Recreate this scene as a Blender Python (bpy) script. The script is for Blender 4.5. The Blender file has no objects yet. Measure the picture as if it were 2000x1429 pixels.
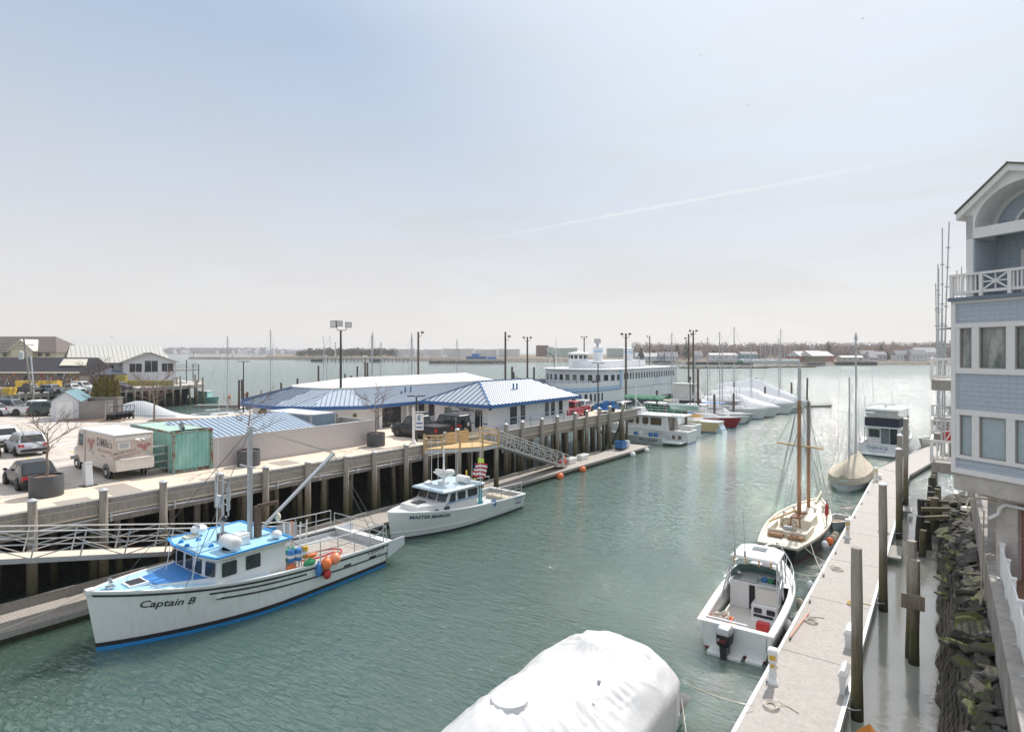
import bpy, math, random
from mathutils import Vector, Matrix, noise as mnoise
R=math.radians
sc=bpy.context.scene
COL=sc.collection
# ---------------------------------------------------------------- camera
YAW=R(36.2)
cam_d=bpy.data.cameras.new("camera"); cam=bpy.data.objects.new("camera",cam_d); COL.objects.link(cam)
cam.location=(0,0,12); cam.rotation_euler=(R(90),0,YAW)
cam_d.sensor_width=36; cam_d.lens=20.7; cam_d.shift_y=-(714.5-687)/2000
cam_d.clip_start=.1; cam_d.clip_end=20000
sc.camera=cam
CS,CC=math.sin(YAW),math.cos(YAW)
def cw(px,Y):                                    # ground point seen in photo column px at camera depth Y
    X=(px-1000)/1150*Y
    return (CC*X-CS*Y, CS*X+CC*Y)
def at(px,py,h):                                 # ground point seen at (px,py) on the level h
    return cw(px,(12-h)*1150/(py-687))
def hh(py,Y): return 12-(py-687)*Y/1150          # height seen at row py at depth Y
PA=R(1.94); PS,PC=math.sin(PA),math.cos(PA)
def pf(a,b): return (-34.27+a*PS+b*PC, a*PC-b*PS)   # wharf frame: a along its edge, b out over the water
# ---------------------------------------------------------------- light
SUN_EL=R(47); SUN_AZ=R(4.0)                       # azimuth measured from +Y towards -X
sun_d=bpy.data.lights.new("sun",'SUN'); sun_d.energy=3.1; sun_d.angle=R(.6); sun_d.color=(1,.955,.89)
sun=bpy.data.objects.new("sun",sun_d); COL.objects.link(sun)
sdir=Vector((-math.sin(SUN_AZ)*math.cos(SUN_EL),math.cos(SUN_AZ)*math.cos(SUN_EL),math.sin(SUN_EL)))
sun.rotation_euler=sdir.to_track_quat('Z','Y').to_euler()
world=bpy.data.worlds.new("World"); sc.world=world; world.use_nodes=True
nt=world.node_tree; N=nt.nodes; L=nt.links; N.clear()
def nd(t,**k):
    n=N.new(t)
    for a,b in k.items(): setattr(n,a,b)
    return n
def dirv(px,py):
    v=Vector(((px-1000)/1150,1,(687-py)/1150)); v.rotate(Matrix.Rotation(YAW,3,'Z')); return v.normalized()
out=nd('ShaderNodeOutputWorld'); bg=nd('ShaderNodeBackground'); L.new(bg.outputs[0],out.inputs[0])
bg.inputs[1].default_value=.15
sky=nd('ShaderNodeTexSky',sky_type='NISHITA',sun_disc=False,sun_elevation=SUN_EL,sun_rotation=-SUN_AZ,altitude=0,air_density=1.0,dust_density=.5,ozone_density=1.5)
tc=nd('ShaderNodeTexCoord')
def math_n(op,a,b=None,c=None):
    n=nd('ShaderNodeMath',operation=op)
    for i,v in enumerate((a,b,c)):
        if v is None: continue
        if isinstance(v,(int,float)): n.inputs[i].default_value=v
        else: L.new(v,n.inputs[i])
    return n.outputs[0]
def vdot(v):
    n=nd('ShaderNodeVectorMath',operation='DOT_PRODUCT'); L.new(tc.outputs['Generated'],n.inputs[0]); n.inputs[1].default_value=v; return n.outputs['Value']
sep=nd('ShaderNodeSeparateXYZ'); L.new(tc.outputs['Generated'],sep.inputs[0])
el=sep.outputs[2]
# thin cirrus veil: thicker low down and towards the sun, with faint streaks
mp=nd('ShaderNodeMapping'); L.new(tc.outputs['Generated'],mp.inputs[0]); mp.inputs['Rotation'].default_value=(.15,.2,R(20)); mp.inputs['Scale'].default_value=(1.2,3.2,9)
nz=nd('ShaderNodeTexNoise'); L.new(mp.outputs[0],nz.inputs[0]); nz.inputs['Scale'].default_value=1.6; nz.inputs['Detail'].default_value=6; nz.inputs['Roughness'].default_value=.55; nz.inputs['Distortion'].default_value=.5
streak=nd('ShaderNodeMapRange'); L.new(nz.outputs[0],streak.inputs[0]); streak.inputs[1].default_value=.42; streak.inputs[2].default_value=.72; streak.inputs[3].default_value=0; streak.inputs[4].default_value=.08
low=nd('ShaderNodeMapRange',interpolation_type='SMOOTHSTEP'); L.new(el,low.inputs[0]); low.inputs[1].default_value=-.02; low.inputs[2].default_value=.52; low.inputs[3].default_value=.95; low.inputs[4].default_value=.86
sd=nd('ShaderNodeMapRange',interpolation_type='SMOOTHSTEP'); L.new(vdot(sdir),sd.inputs[0]); sd.inputs[1].default_value=.70; sd.inputs[2].default_value=.97; sd.inputs[3].default_value=0; sd.inputs[4].default_value=.9
fac=math_n('ADD',streak.outputs[0],low.outputs[0])
# a contrail across the sky
d1,d2=dirv(900,476),dirv(1900,289); nn=d1.cross(d2).normalized(); tt=(d2-d1).normalized()
n2=nd('ShaderNodeTexNoise'); L.new(tc.outputs['Generated'],n2.inputs[0]); n2.inputs['Scale'].default_value=34; n2.inputs['Detail'].default_value=5
dist=math_n('ABSOLUTE',math_n('ADD',vdot(nn),math_n('MULTIPLY',math_n('SUBTRACT',n2.outputs[0],.5),.006)))
band=nd('ShaderNodeMapRange',interpolation_type='SMOOTHSTEP'); L.new(dist,band.inputs[0]); band.inputs[1].default_value=0; band.inputs[2].default_value=.0034; band.inputs[3].default_value=1; band.inputs[4].default_value=0
m=(d1+d2)*.5
al=math_n('ABSOLUTE',math_n('SUBTRACT',vdot(tt),float(m.dot(tt))))
ext=nd('ShaderNodeMapRange',interpolation_type='SMOOTHSTEP'); L.new(al,ext.inputs[0]); ext.inputs[1].default_value=.05; ext.inputs[2].default_value=.46; ext.inputs[3].default_value=.62; ext.inputs[4].default_value=0
trail=math_n('MULTIPLY',math_n('MULTIPLY',band.outputs[0],ext.outputs[0]),math_n('ADD',n2.outputs[0],.3))
fac=math_n('MINIMUM',fac,.97)
mx=nd('ShaderNodeMix',data_type='RGBA'); L.new(fac,mx.inputs[0]); L.new(sky.outputs[0],mx.inputs[6])
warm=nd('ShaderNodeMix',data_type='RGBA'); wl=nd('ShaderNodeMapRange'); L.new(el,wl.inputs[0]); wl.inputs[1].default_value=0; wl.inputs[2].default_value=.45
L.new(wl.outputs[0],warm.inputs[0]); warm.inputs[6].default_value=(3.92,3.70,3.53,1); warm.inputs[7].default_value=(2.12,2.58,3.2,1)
hiw=nd('ShaderNodeMix',data_type='RGBA'); hr=nd('ShaderNodeMapRange',interpolation_type='SMOOTHSTEP'); L.new(el,hr.inputs[0]); hr.inputs[1].default_value=.46; hr.inputs[2].default_value=.75; L.new(hr.outputs[0],hiw.inputs[0]); L.new(warm.outputs[2],hiw.inputs[6]); hiw.inputs[7].default_value=(5.0,5.2,5.5,1)  # brighter sky overhead, out of view, added to fill the shaded sides
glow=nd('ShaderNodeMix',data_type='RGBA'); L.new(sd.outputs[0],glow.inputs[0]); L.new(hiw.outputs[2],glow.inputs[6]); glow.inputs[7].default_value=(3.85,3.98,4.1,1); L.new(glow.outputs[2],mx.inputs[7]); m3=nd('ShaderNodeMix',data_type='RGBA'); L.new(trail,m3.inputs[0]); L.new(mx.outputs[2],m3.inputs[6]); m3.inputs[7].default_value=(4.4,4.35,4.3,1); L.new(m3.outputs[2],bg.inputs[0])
sc.view_settings.view_transform='Standard'; sc.view_settings.look='None'; sc.view_settings.exposure=.54; sc.view_settings.gamma=1
sc.cycles.max_bounces=6; sc.cycles.diffuse_bounces=3; sc.cycles.glossy_bounces=3; sc.cycles.transmission_bounces=3; sc.cycles.transparent_max_bounces=6
sc.cycles.use_denoising=True; sc.cycles.sample_clamp_indirect=6; sc.cycles.caustics_reflective=False; sc.cycles.caustics_refractive=False
# ---------------------------------------------------------------- mesh builder
def V(*a): return Vector(a)
class MB:
    def __init__(s): s.v=[]; s.f=[]; s.mi=[]; s.cur=0; s.T=None
    def add(s,vs,fs):
        o=len(s.v)
        for p in vs:
            p=Vector(p)
            s.v.append(s.T@p if s.T else p)
        for f in fs: s.f.append(tuple(i+o for i in f)); s.mi.append(s.cur)
    def box(s,x0,x1,y0,y1,z0,z1):
        s.add([(x0,y0,z0),(x1,y0,z0),(x1,y1,z0),(x0,y1,z0),(x0,y0,z1),(x1,y0,z1),(x1,y1,z1),(x0,y1,z1)],
              [(0,3,2,1),(4,5,6,7),(0,1,5,4),(1,2,6,5),(2,3,7,6),(3,0,4,7)]); return s
    def bar(s,p,q,w,h):                           # square-section bar between two points
        p=Vector(p); q=Vector(q); d=(q-p).normalized()
        u=d.cross(V(0,0,1))
        if u.length<1e-4: u=V(1,0,0)
        u.normalize(); k=u.cross(d); u*=w/2; k*=h/2
        vs=[p-u-k,p+u-k,p+u+k,p-u+k,q-u-k,q+u-k,q+u+k,q-u+k]
        s.add(vs,[(0,1,2,3),(7,6,5,4),(0,4,5,1),(1,5,6,2),(2,6,7,3),(3,7,4,0)]); return s
    def cyl(s,p,q,r0,r1=None,n=8,caps=True):
        r1=r0 if r1 is None else r1
        p=Vector(p); q=Vector(q); d=(q-p).normalized()
        u=d.orthogonal().normalized() if abs(d.z)<.999 else V(1,0,0); k=d.cross(u)
        vs=[];
        for c,r in ((p,r0),(q,r1)):
            for i in range(n):
                a=2*math.pi*i/n; vs.append(c+u*(r*math.cos(a))+k*(r*math.sin(a)))
        fs=[(i,(i+1)%n,n+(i+1)%n,n+i) for i in range(n)]
        if caps: fs+=[tuple(range(n-1,-1,-1)),tuple(range(n,2*n))]
        s.add(vs,fs); return s
    def tube(s,pts,r,n=6):
        for a,b in zip(pts[:-1],pts[1:]): s.cyl(a,b,r,r,n)
        return s
    def loft(s,rings,caps=True,closed=True):
        n=len(rings[0]); vs=[p for r in rings for p in r]; fs=[]
        for j in range(len(rings)-1):
            for i in range(n if closed else n-1):
                a=j*n+i; b=j*n+(i+1)%n; fs.append((a,b,b+n,a+n))
        if caps and closed: fs+=[tuple(range(n-1,-1,-1)),tuple(range((len(rings)-1)*n,len(rings)*n))]
        s.add(vs,fs); return s
    def prism(s,poly,z0,z1):
        return s.loft([[(x,y,z0) for x,y in poly],[(x,y,z1) for x,y in poly]])
    def side(s,prof,x0,x1):                       # profile in (y,z), extruded along x
        return s.loft([[(x0,y,z) for y,z in prof],[(x1,y,z) for y,z in prof]])
    def front(s,prof,y0,y1):                      # profile in (x,z), extruded along y
        return s.loft([[(x,y0,z) for x,z in prof],[(x,y1,z) for x,z in prof]])
    def lathe(s,prof,c=(0,0,0),n=14):
        c=Vector(c)
        return s.loft([[c+V(r*math.cos(2*math.pi*i/n),r*math.sin(2*math.pi*i/n),z) for i in range(n)] for r,z in prof])
    def ball(s,c,r,n=10,m=6):
        if not hasattr(r,'__len__'): r=(r,r,r)
        c=Vector(c); rings=[]
        for j in range(m+1):
            t=-math.pi/2+math.pi*j/m; q=max(math.cos(t),.02)
            rings.append([c+V(r[0]*q*math.cos(2*math.pi*i/n),r[1]*q*math.sin(2*math.pi*i/n),r[2]*math.sin(t)) for i in range(n)])
        return s.loft(rings)
    def quad(s,*p): s.add(p,[tuple(range(len(p)))]); return s
    def build(s,name,m,parent=None,smooth=False,bevel=0,loc=None,rz=0):
        me=bpy.data.meshes.new(name); me.from_pydata(s.v,[],s.f)
        ms=m if isinstance(m,(list,tuple)) else [m]
        for x in ms: me.materials.append(x)
        if len(ms)>1: me.polygons.foreach_set('material_index',s.mi)
        if smooth:
            me.polygons.foreach_set('use_smooth',[True]*len(me.polygons)); me.set_sharp_from_angle(angle=R(38))
        me.update()
        o=bpy.data.objects.new(name,me); COL.objects.link(o)
        if parent: o.parent=parent
        if loc: o.location=loc
        o.rotation_euler=(0,0,rz)
        if bevel:
            b=o.modifiers.new('bevel','BEVEL'); b.width=bevel; b.segments=2; b.limit_method='ANGLE'; b.angle_limit=R(40)
        return o
def tag(o,label,cat,group=None,kind=None):
    if label: o['label']=label
    if cat: o['category']=cat
    if group: o['group']=group
    if kind: o['kind']=kind
    return o
def thing(name,label,cat,loc=(0,0,0),rz=0,group=None):
    o=bpy.data.objects.new(name,None); COL.objects.link(o); o.location=(loc[0],loc[1],loc[2] if len(loc)>2 else 0); o.rotation_euler=(0,0,rz)
    o.empty_display_size=.3
    return tag(o,label,cat,group)
def dup(r,loc,rz=0,label=None,group=None):
    def cp(o,par):
        c=o.copy(); COL.objects.link(c)
        if par: c.parent=par
        for ch in list(kids.get(o.name,())): cp(ch,c)
        return c
    kids={}
    def walk(o):
        kids[o.name]=list(o.children)
        for c in o.children: walk(c)
    walk(r)
    c=cp(r,None); c.location=(loc[0],loc[1],loc[2] if len(loc)>2 else 0); c.rotation_euler=(0,0,rz)
    if label: c['label']=label
    if group: c['group']=group
    return c
_tc=[0]
def text_geo(body,size,shear=0,wide=1.0,bold=0):
    c=bpy.data.curves.new('letters','FONT'); c.body=body; c.size=size; c.shear=shear; c.align_x='CENTER'; c.offset=bold; c.resolution_u=2
    o=bpy.data.objects.new('letters',c); COL.objects.link(o)
    dg=bpy.context.evaluated_depsgraph_get(); me=o.evaluated_get(dg).to_mesh()
    vs=[Vector((v.co.x*wide,v.co.y,0)) for v in me.vertices]; fs=[tuple(p.vertices) for p in me.polygons]
    o.evaluated_get(dg).to_mesh_clear(); bpy.data.objects.remove(o); bpy.data.curves.remove(c)
    return vs,fs
def letters(body,size,m,parent,origin,ux,uy,name='lettering',**k):   # flat lettering on a plane spanned by ux,uy
    vs,fs=text_geo(body,size,**k); ux=Vector(ux).normalized(); uy=Vector(uy).normalized(); o=Vector(origin)
    b=MB(); b.add([o+ux*v.x+uy*v.y for v in vs],fs); return b.build(name,m,parent)
# ---------------------------------------------------------------- materials
def mat(name,c,rough=.6,metal=0,var=0,vs=4,bump=0,bs=20,stretch=None,c2=None,thr=(.45,.65),emit=0,spec=None,coat=0,trans=0):
    m=bpy.data.materials.new(name); m.use_nodes=True; t=m.node_tree; p=t.nodes['Principled BSDF']
    p.inputs['Base Color'].default_value=(*c,1); p.inputs['Roughness'].default_value=rough; p.inputs['Metallic'].default_value=metal
    if spec is not None: p.inputs['Specular IOR Level'].default_value=spec
    if coat: p.inputs['Coat Weight'].default_value=coat; p.inputs['Coat Roughness'].default_value=.08
    if trans: p.inputs['Transmission Weight'].default_value=trans
    if emit: p.inputs['Emission Color'].default_value=(*c,1); p.inputs['Emission Strength'].default_value=emit
    if var or bump or c2:
        co=t.nodes.new('ShaderNodeTexCoord'); mp=t.nodes.new('ShaderNodeMapping'); t.links.new(co.outputs['Object'],mp.inputs[0])
        if stretch: mp.inputs['Scale'].default_value=stretch
    if var or c2:
        n=t.nodes.new('ShaderNodeTexNoise'); t.links.new(mp.outputs[0],n.inputs[0]); n.inputs['Scale'].default_value=vs; n.inputs['Detail'].default_value=7; n.inputs['Roughness'].default_value=.62
        col=None
        if c2:
            r=t.nodes.new('ShaderNodeMapRange'); t.links.new(n.outputs[0],r.inputs[0]); r.inputs[1].default_value=thr[0]; r.inputs[2].default_value=thr[1]
            x=t.nodes.new('ShaderNodeMix'); x.data_type='RGBA'; t.links.new(r.outputs[0],x.inputs[0]); x.inputs[6].default_value=(*c,1); x.inputs[7].default_value=(*c2,1); col=x.outputs[2]
        if var:
            n3=t.nodes.new('ShaderNodeTexNoise'); t.links.new(mp.outputs[0],n3.inputs[0]); n3.inputs['Scale'].default_value=vs*2.3; n3.inputs['Detail'].default_value=8; n3.inputs['Roughness'].default_value=.7
            r=t.nodes.new('ShaderNodeMapRange'); t.links.new(n3.outputs[0],r.inputs[0]); r.inputs[1].default_value=.3; r.inputs[2].default_value=.7; r.inputs[3].default_value=1-var; r.inputs[4].default_value=1+var
            h=t.nodes.new('ShaderNodeVectorMath'); h.operation='SCALE'; t.links.new(r.outputs[0],h.inputs['Scale'])
            if col: t.links.new(col,h.inputs[0])
            else: h.inputs[0].default_value=c
            col=h.outputs[0]
        t.links.new(col,p.inputs['Base Color'])
    if bump:
        n=t.nodes.new('ShaderNodeTexNoise'); t.links.new(mp.outputs[0],n.inputs[0]); n.inputs['Scale'].default_value=bs; n.inputs['Detail'].default_value=5
        b=t.nodes.new('ShaderNodeBump'); b.inputs['Strength'].default_value=bump; b.inputs['Distance'].default_value=.03; t.links.new(n.outputs[0],b.inputs['Height']); t.links.new(b.outputs[0],p.inputs['Normal'])
    return m
def wall_bands(name,c,pitch,depth=.4,dark=.6,axis=2,var=.08,rough=.6,vert=None):  # clapboards, shingles, deck boards, corrugation: grooves every pitch metres along an axis
    m=mat(name,c,rough,var=var,vs=3); t=m.node_tree; p=t.nodes['Principled BSDF']; src=p.inputs['Base Color'].links[0].from_socket
    co=t.nodes.new('ShaderNodeTexCoord'); s=t.nodes.new('ShaderNodeSeparateXYZ'); t.links.new(co.outputs['Object'],s.inputs[0])
    def groove(o,pt,w):
        d=t.nodes.new('ShaderNodeMath'); d.operation='DIVIDE'; t.links.new(o,d.inputs[0]); d.inputs[1].default_value=pt
        f=t.nodes.new('ShaderNodeMath'); f.operation='FRACT'; t.links.new(d.outputs[0],f.inputs[0])
        r=t.nodes.new('ShaderNodeMapRange'); t.links.new(f.outputs[0],r.inputs[0]); r.inputs[1].default_value=0; r.inputs[2].default_value=w; r.inputs[3].default_value=0; r.inputs[4].default_value=1
        return r.outputs[0]
    g=groove(s.outputs[axis],pitch,.12)
    if vert:
        g2=groove(s.outputs[vert[0]],vert[1],.06); k=t.nodes.new('ShaderNodeMath'); k.operation='MULTIPLY'; t.links.new(g,k.inputs[0]); t.links.new(g2,k.inputs[1]); g=k.outputs[0]
    r=t.nodes.new('ShaderNodeMapRange'); t.links.new(g,r.inputs[0]); r.inputs[3].default_value=dark
    h=t.nodes.new('ShaderNodeVectorMath'); h.operation='SCALE'; t.links.new(src,h.inputs[0]); t.links.new(r.outputs[0],h.inputs['Scale']); t.links.new(h.outputs[0],p.inputs['Base Color'])
    b=t.nodes.new('ShaderNodeBump'); b.inputs['Strength'].default_value=depth; b.inputs['Distance'].default_value=.02; t.links.new(g,b.inputs['Height']); t.links.new(b.outputs[0],p.inputs['Normal'])
    return m
WHT=mat('white_paint',(.78,.78,.77),.45,var=.05,vs=2)
WALLW=wall_bands('white_panel_wall',(.74,.74,.74),1.2,.1,.93,axis=1,var=.04)
HULLW=mat('worn_white_hull',(.80,.80,.79),.3,var=.06,vs=2.2,c2=(.60,.55,.49),thr=(.58,.80),stretch=(1.3,1.3,.2),coat=.2)
GELC=mat('white_gelcoat',(.76,.76,.75),.22,var=.04,vs=1.5,coat=.3)
CREAM=mat('cream_deck',(.74,.68,.55),.4,var=.06,vs=3)
GRYP=mat('grey_paint',(.42,.44,.45),.45,var=.08)
LGRY=mat('pale_grey_paint',(.60,.62,.64),.4,var=.06)
BLK=mat('black_rubber',(.02,.02,.022),.6,var=.2)
DARK=mat('dark_metal',(.035,.035,.04),.45,var=.2)
STEEL=mat('stainless_steel',(.62,.62,.62),.25,metal=1)
ALU=mat('dull_aluminium',(.55,.55,.55),.42,metal=.75,var=.12,vs=3)
GALV=mat('galvanised_pipe',(.50,.51,.52),.5,metal=.4,var=.15)
MAST=mat('mast_aluminium',(.50,.51,.53),.4,metal=.4,var=.06)
GLASS=mat('dark_glass',(.018,.024,.028),.06,spec=.8)
BGLASS=mat('tinted_window',(.03,.036,.04),.08,spec=.9,var=.5,vs=1.2)
PGLASS=mat('pale_window',(.17,.20,.20),.08,spec=.9,var=.5,vs=.8)
WOODG=mat('weathered_grey_wood',(.30,.28,.255),.85,var=.28,vs=2.2,bump=.4,bs=14,stretch=(3,3,.5))
DECKW=wall_bands('weathered_deck_boards',(.40,.36,.32),.15,.4,.62,axis=1,var=.2,rough=.85)
FLOATD=wall_bands('grey_composite_deck',(.405,.372,.345),.14,.35,.74,axis=1,var=.17,rough=.75)
NEWW=mat('new_yellow_lumber',(.56,.38,.18),.7,var=.2,vs=3,stretch=(1,1,1))
TEAK=mat('varnished_wood',(.30,.15,.07),.35,var=.2,vs=4,coat=.3)
ROPE=mat('pale_rope',(.60,.56,.48),.9,var=.15,vs=30)
DROPE=mat('dark_line',(.12,.12,.12),.8)
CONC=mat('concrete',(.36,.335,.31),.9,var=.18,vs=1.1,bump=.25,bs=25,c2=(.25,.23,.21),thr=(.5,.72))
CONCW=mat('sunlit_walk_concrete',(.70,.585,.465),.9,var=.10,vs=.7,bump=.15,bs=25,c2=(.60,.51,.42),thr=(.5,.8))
ASPH=mat('worn_asphalt',(.55,.49,.435),.92,var=.2,vs=.45,bump=.2,bs=40,c2=(.40,.36,.325),thr=(.5,.68))
YEL=mat('yellow_road_paint',(.60,.40,.10),.8,var=.2,vs=6)
WPNT=mat('white_road_paint',(.72,.72,.70),.8,var=.15,vs=5)
SHRINK=mat('white_shrink_wrap',(.66,.655,.65),.34,var=.03,bump=.35,bs=5,spec=.4)
SHRINK2=mat('sunlit_shrink_wrap',(.82,.82,.82),.35,var=.02,bump=.3,bs=2)  # brighter copy of the wrap, sunlight put into its colour
BLUER=mat('blue_metal_roof',(.44,.50,.57),.5,metal=.1,var=.05,vs=1)
BLUED=mat('dark_blue_trim',(.045,.13,.33),.45,var=.08)
SKYB=mat('sky_blue_deck_paint',(.36,.62,.80),.5,var=.09,vs=3)
MIDB=mat('mid_blue_paint',(.05,.22,.55),.5,var=.12,vs=3)
BRTB=mat('bright_blue_paint',(.03,.27,.62),.45,var=.05)
RED=mat('red_paint',(.5,.03,.03),.4,var=.1)
ORNG=mat('orange_buoy',(.85,.20,.06),.45,var=.06)
GRN=mat('green_plastic',(.03,.28,.12),.45,var=.1)
LIME=mat('lime_flag',(.50,.72,.05),.7)
YELP=mat('yellow_plastic',(.65,.42,.05),.5,var=.1)
TANC=mat('tan_canvas',(.50,.44,.34),.85,var=.12,vs=2,bump=.3,bs=6)
def tide_mat():                                   # timber pile: silvery above the tide line, green then black below
    m=mat('tidal_timber',(.35,.31,.265),.9,var=.32,vs=2,bump=.6,bs=12,stretch=(4,4,.35)); t=m.node_tree; p=t.nodes['Principled BSDF']; src=p.inputs['Base Color'].links[0].from_socket
    g=t.nodes.new('ShaderNodeNewGeometry'); s=t.nodes.new('ShaderNodeSeparateXYZ'); t.links.new(g.outputs['Position'],s.inputs[0])
    n=t.nodes.new('ShaderNodeTexNoise'); t.links.new(g.outputs['Position'],n.inputs[0]); n.inputs['Scale'].default_value=1.5; n.inputs['Detail'].default_value=5
    a=t.nodes.new('ShaderNodeMath'); a.operation='MULTIPLY_ADD'; t.links.new(n.outputs[0],a.inputs[0]); a.inputs[1].default_value=1.3; t.links.new(s.outputs[2],a.inputs[2])
    r=t.nodes.new('ShaderNodeValToRGB'); d=t.nodes.new('ShaderNodeMath'); d.operation='DIVIDE'; t.links.new(a.outputs[0],d.inputs[0]); d.inputs[1].default_value=6; t.links.new(d.outputs[0],r.inputs[0])
    e=r.color_ramp.elements; e[0].position=.1; e[0].color=(.10,.11,.07,1); e[1].position=.72; e[1].color=(1,1,1,1)
    x=r.color_ramp.elements.new(.28); x.color=(.26,.27,.13,1); x=r.color_ramp.elements.new(.50); x.color=(.50,.46,.38,1)
    k=t.nodes.new('ShaderNodeMix'); k.data_type='RGBA'; k.blend_type='MULTIPLY'; k.inputs[0].default_value=1; t.links.new(src,k.inputs[6]); t.links.new(r.outputs[0],k.inputs[7]); t.links.new(k.outputs[2],p.inputs['Base Color'])
    return m
PILE=tide_mat()
rnd=random.Random(7)
# ---------------------------------------------------------------- water
def water_mat():
    m=bpy.data.materials.new('harbour_water'); m.use_nodes=True; t=m.node_tree; p=t.nodes['Principled BSDF']
    g=t.nodes.new('ShaderNodeNewGeometry'); s=t.nodes.new('ShaderNodeSeparateXYZ'); t.links.new(g.outputs['Position'],s.inputs[0])
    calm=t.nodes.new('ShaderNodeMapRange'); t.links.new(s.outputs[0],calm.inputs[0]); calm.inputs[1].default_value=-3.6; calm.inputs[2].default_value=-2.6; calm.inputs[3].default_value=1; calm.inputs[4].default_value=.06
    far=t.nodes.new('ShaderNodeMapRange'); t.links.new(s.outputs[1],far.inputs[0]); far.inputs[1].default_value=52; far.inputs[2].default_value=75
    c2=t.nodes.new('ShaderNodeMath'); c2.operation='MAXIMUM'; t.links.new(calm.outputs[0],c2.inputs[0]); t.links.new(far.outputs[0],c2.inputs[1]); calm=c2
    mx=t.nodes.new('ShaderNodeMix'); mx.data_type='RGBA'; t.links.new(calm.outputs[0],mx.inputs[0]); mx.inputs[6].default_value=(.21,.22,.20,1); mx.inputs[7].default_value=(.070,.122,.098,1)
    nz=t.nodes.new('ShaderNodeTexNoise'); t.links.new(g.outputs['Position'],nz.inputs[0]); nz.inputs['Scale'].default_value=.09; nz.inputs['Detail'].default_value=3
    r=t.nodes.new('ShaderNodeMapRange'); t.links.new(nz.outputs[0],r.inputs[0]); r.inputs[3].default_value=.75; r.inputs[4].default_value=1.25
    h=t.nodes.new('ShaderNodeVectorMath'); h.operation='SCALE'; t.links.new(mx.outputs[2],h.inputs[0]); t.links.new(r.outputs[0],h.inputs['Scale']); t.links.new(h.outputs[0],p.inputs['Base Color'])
    p.subsurface_method='BURLEY'; p.inputs['Subsurface Weight'].default_value=.85; p.inputs['Subsurface Scale'].default_value=3.5; p.inputs['Subsurface Radius'].default_value=(.7,1,.9); p.inputs['Roughness'].default_value=.04; dl=t.nodes.new('ShaderNodeVectorMath'); dl.operation='LENGTH'; t.links.new(g.outputs['Position'],dl.inputs[0]); rf=t.nodes.new('ShaderNodeMapRange'); t.links.new(dl.outputs['Value'],rf.inputs[0]); rf.inputs[1].default_value=40; rf.inputs[2].default_value=300; rf.inputs[3].default_value=.04; rf.inputs[4].default_value=.2; t.links.new(rf.outputs[0],p.inputs['Roughness']); p.inputs['IOR'].default_value=2.1; p.inputs['Specular IOR Level'].default_value=.5
    last=None
    for sc_,st,dist,rot,str_ in ((.55,(1,2.8,1),.32,20,.6),(1.7,(1,3.6,1),.15,30,1.1),(4.6,(1,3.0,1),.028,38,.9)):
        mp=t.nodes.new('ShaderNodeMapping'); t.links.new(g.outputs['Position'],mp.inputs[0]); mp.inputs['Rotation'].default_value=(0,0,R(-rot)); mp.inputs['Scale'].default_value=st
        n=t.nodes.new('ShaderNodeTexNoise'); t.links.new(mp.outputs[0],n.inputs[0]); n.inputs['Scale'].default_value=sc_; n.inputs['Detail'].default_value=3; n.inputs['Distortion'].default_value=.6
        b=t.nodes.new('ShaderNodeBump'); b.inputs['Distance'].default_value=dist
        k=t.nodes.new('ShaderNodeMath'); k.operation='MULTIPLY'; t.links.new(calm.outputs[0],k.inputs[0]); k.inputs[1].default_value=str_; fd=t.nodes.new('ShaderNodeMapRange'); t.links.new(dl.outputs['Value'],fd.inputs[0]); fd.inputs[1].default_value=50; fd.inputs[2].default_value=500; fd.inputs[3].default_value=1; fd.inputs[4].default_value=.35; k2=t.nodes.new('ShaderNodeMath'); k2.operation='MULTIPLY'; t.links.new(k.outputs[0],k2.inputs[0]); t.links.new(fd.outputs[0],k2.inputs[1]); k=k2; t.links.new(k.outputs[0],b.inputs['Strength'])
        t.links.new(n.outputs[0],b.inputs['Height'])
        if last: t.links.new(last,b.inputs['Normal'])
        last=b.outputs[0]
    t.links.new(last,p.inputs['Normal']); return m
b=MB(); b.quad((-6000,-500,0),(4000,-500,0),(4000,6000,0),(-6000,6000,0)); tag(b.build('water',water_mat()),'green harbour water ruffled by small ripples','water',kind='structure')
# ---------------------------------------------------------------- wharf with car park
def pz(a,b_,z): x,y=pf(a,b_); return (x,y,z)
lot=[(-40,0),(71,0),(71,-13),(53,-13),(53,-37),(29,-37),(27,-52),(25,-62),(-40,-62)]
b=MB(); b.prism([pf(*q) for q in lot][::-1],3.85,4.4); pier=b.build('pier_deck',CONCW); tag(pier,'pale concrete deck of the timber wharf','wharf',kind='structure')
b=MB(); b.add([pz(a,c,4.404) for a,c in ((-39,-5.3),(18.9,-5.3),(18.9,-9.5),(32,-9.5),(32,-11.5),(52,-11.5),(52,-36),(29.5,-36),(27.5,-50),(25.5,-61),(-39,-61))],[tuple(range(10,-1,-1))])
tag(b.build('parking_lot',ASPH),'worn pale asphalt of the car park','car park',kind='structure')
b=MB()
def pline(a0,b0,a1,b1,w,z=4.409):
    p=Vector(pf(a0,b0)); q=Vector(pf(a1,b1)); d=(q-p).normalized(); n=Vector((-d.y,d.x))*w/2
    b.quad((*(p-n),z),(*(q-n),z),(*(q+n),z),(*(p+n),z))
for k in range(-2,6): pline(8.8+k*2.75-2.75*0,-5.5,8.8+k*2.75,-10.6,.11)
for k in range(-3,7): pline(10.2+k*2.75,-15.2,10.2+k*2.75,-20.2,.11)
pline(-2,-20.25,27,-20.25,.11)
for k in range(7): pline(5.5+k*1.1,-27.5,7.2+k*1.1,-31,.16)
pline(5.5,-27.5,12.1,-27.5,.14); pline(7.2,-31,13.8,-31,.14)
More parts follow.
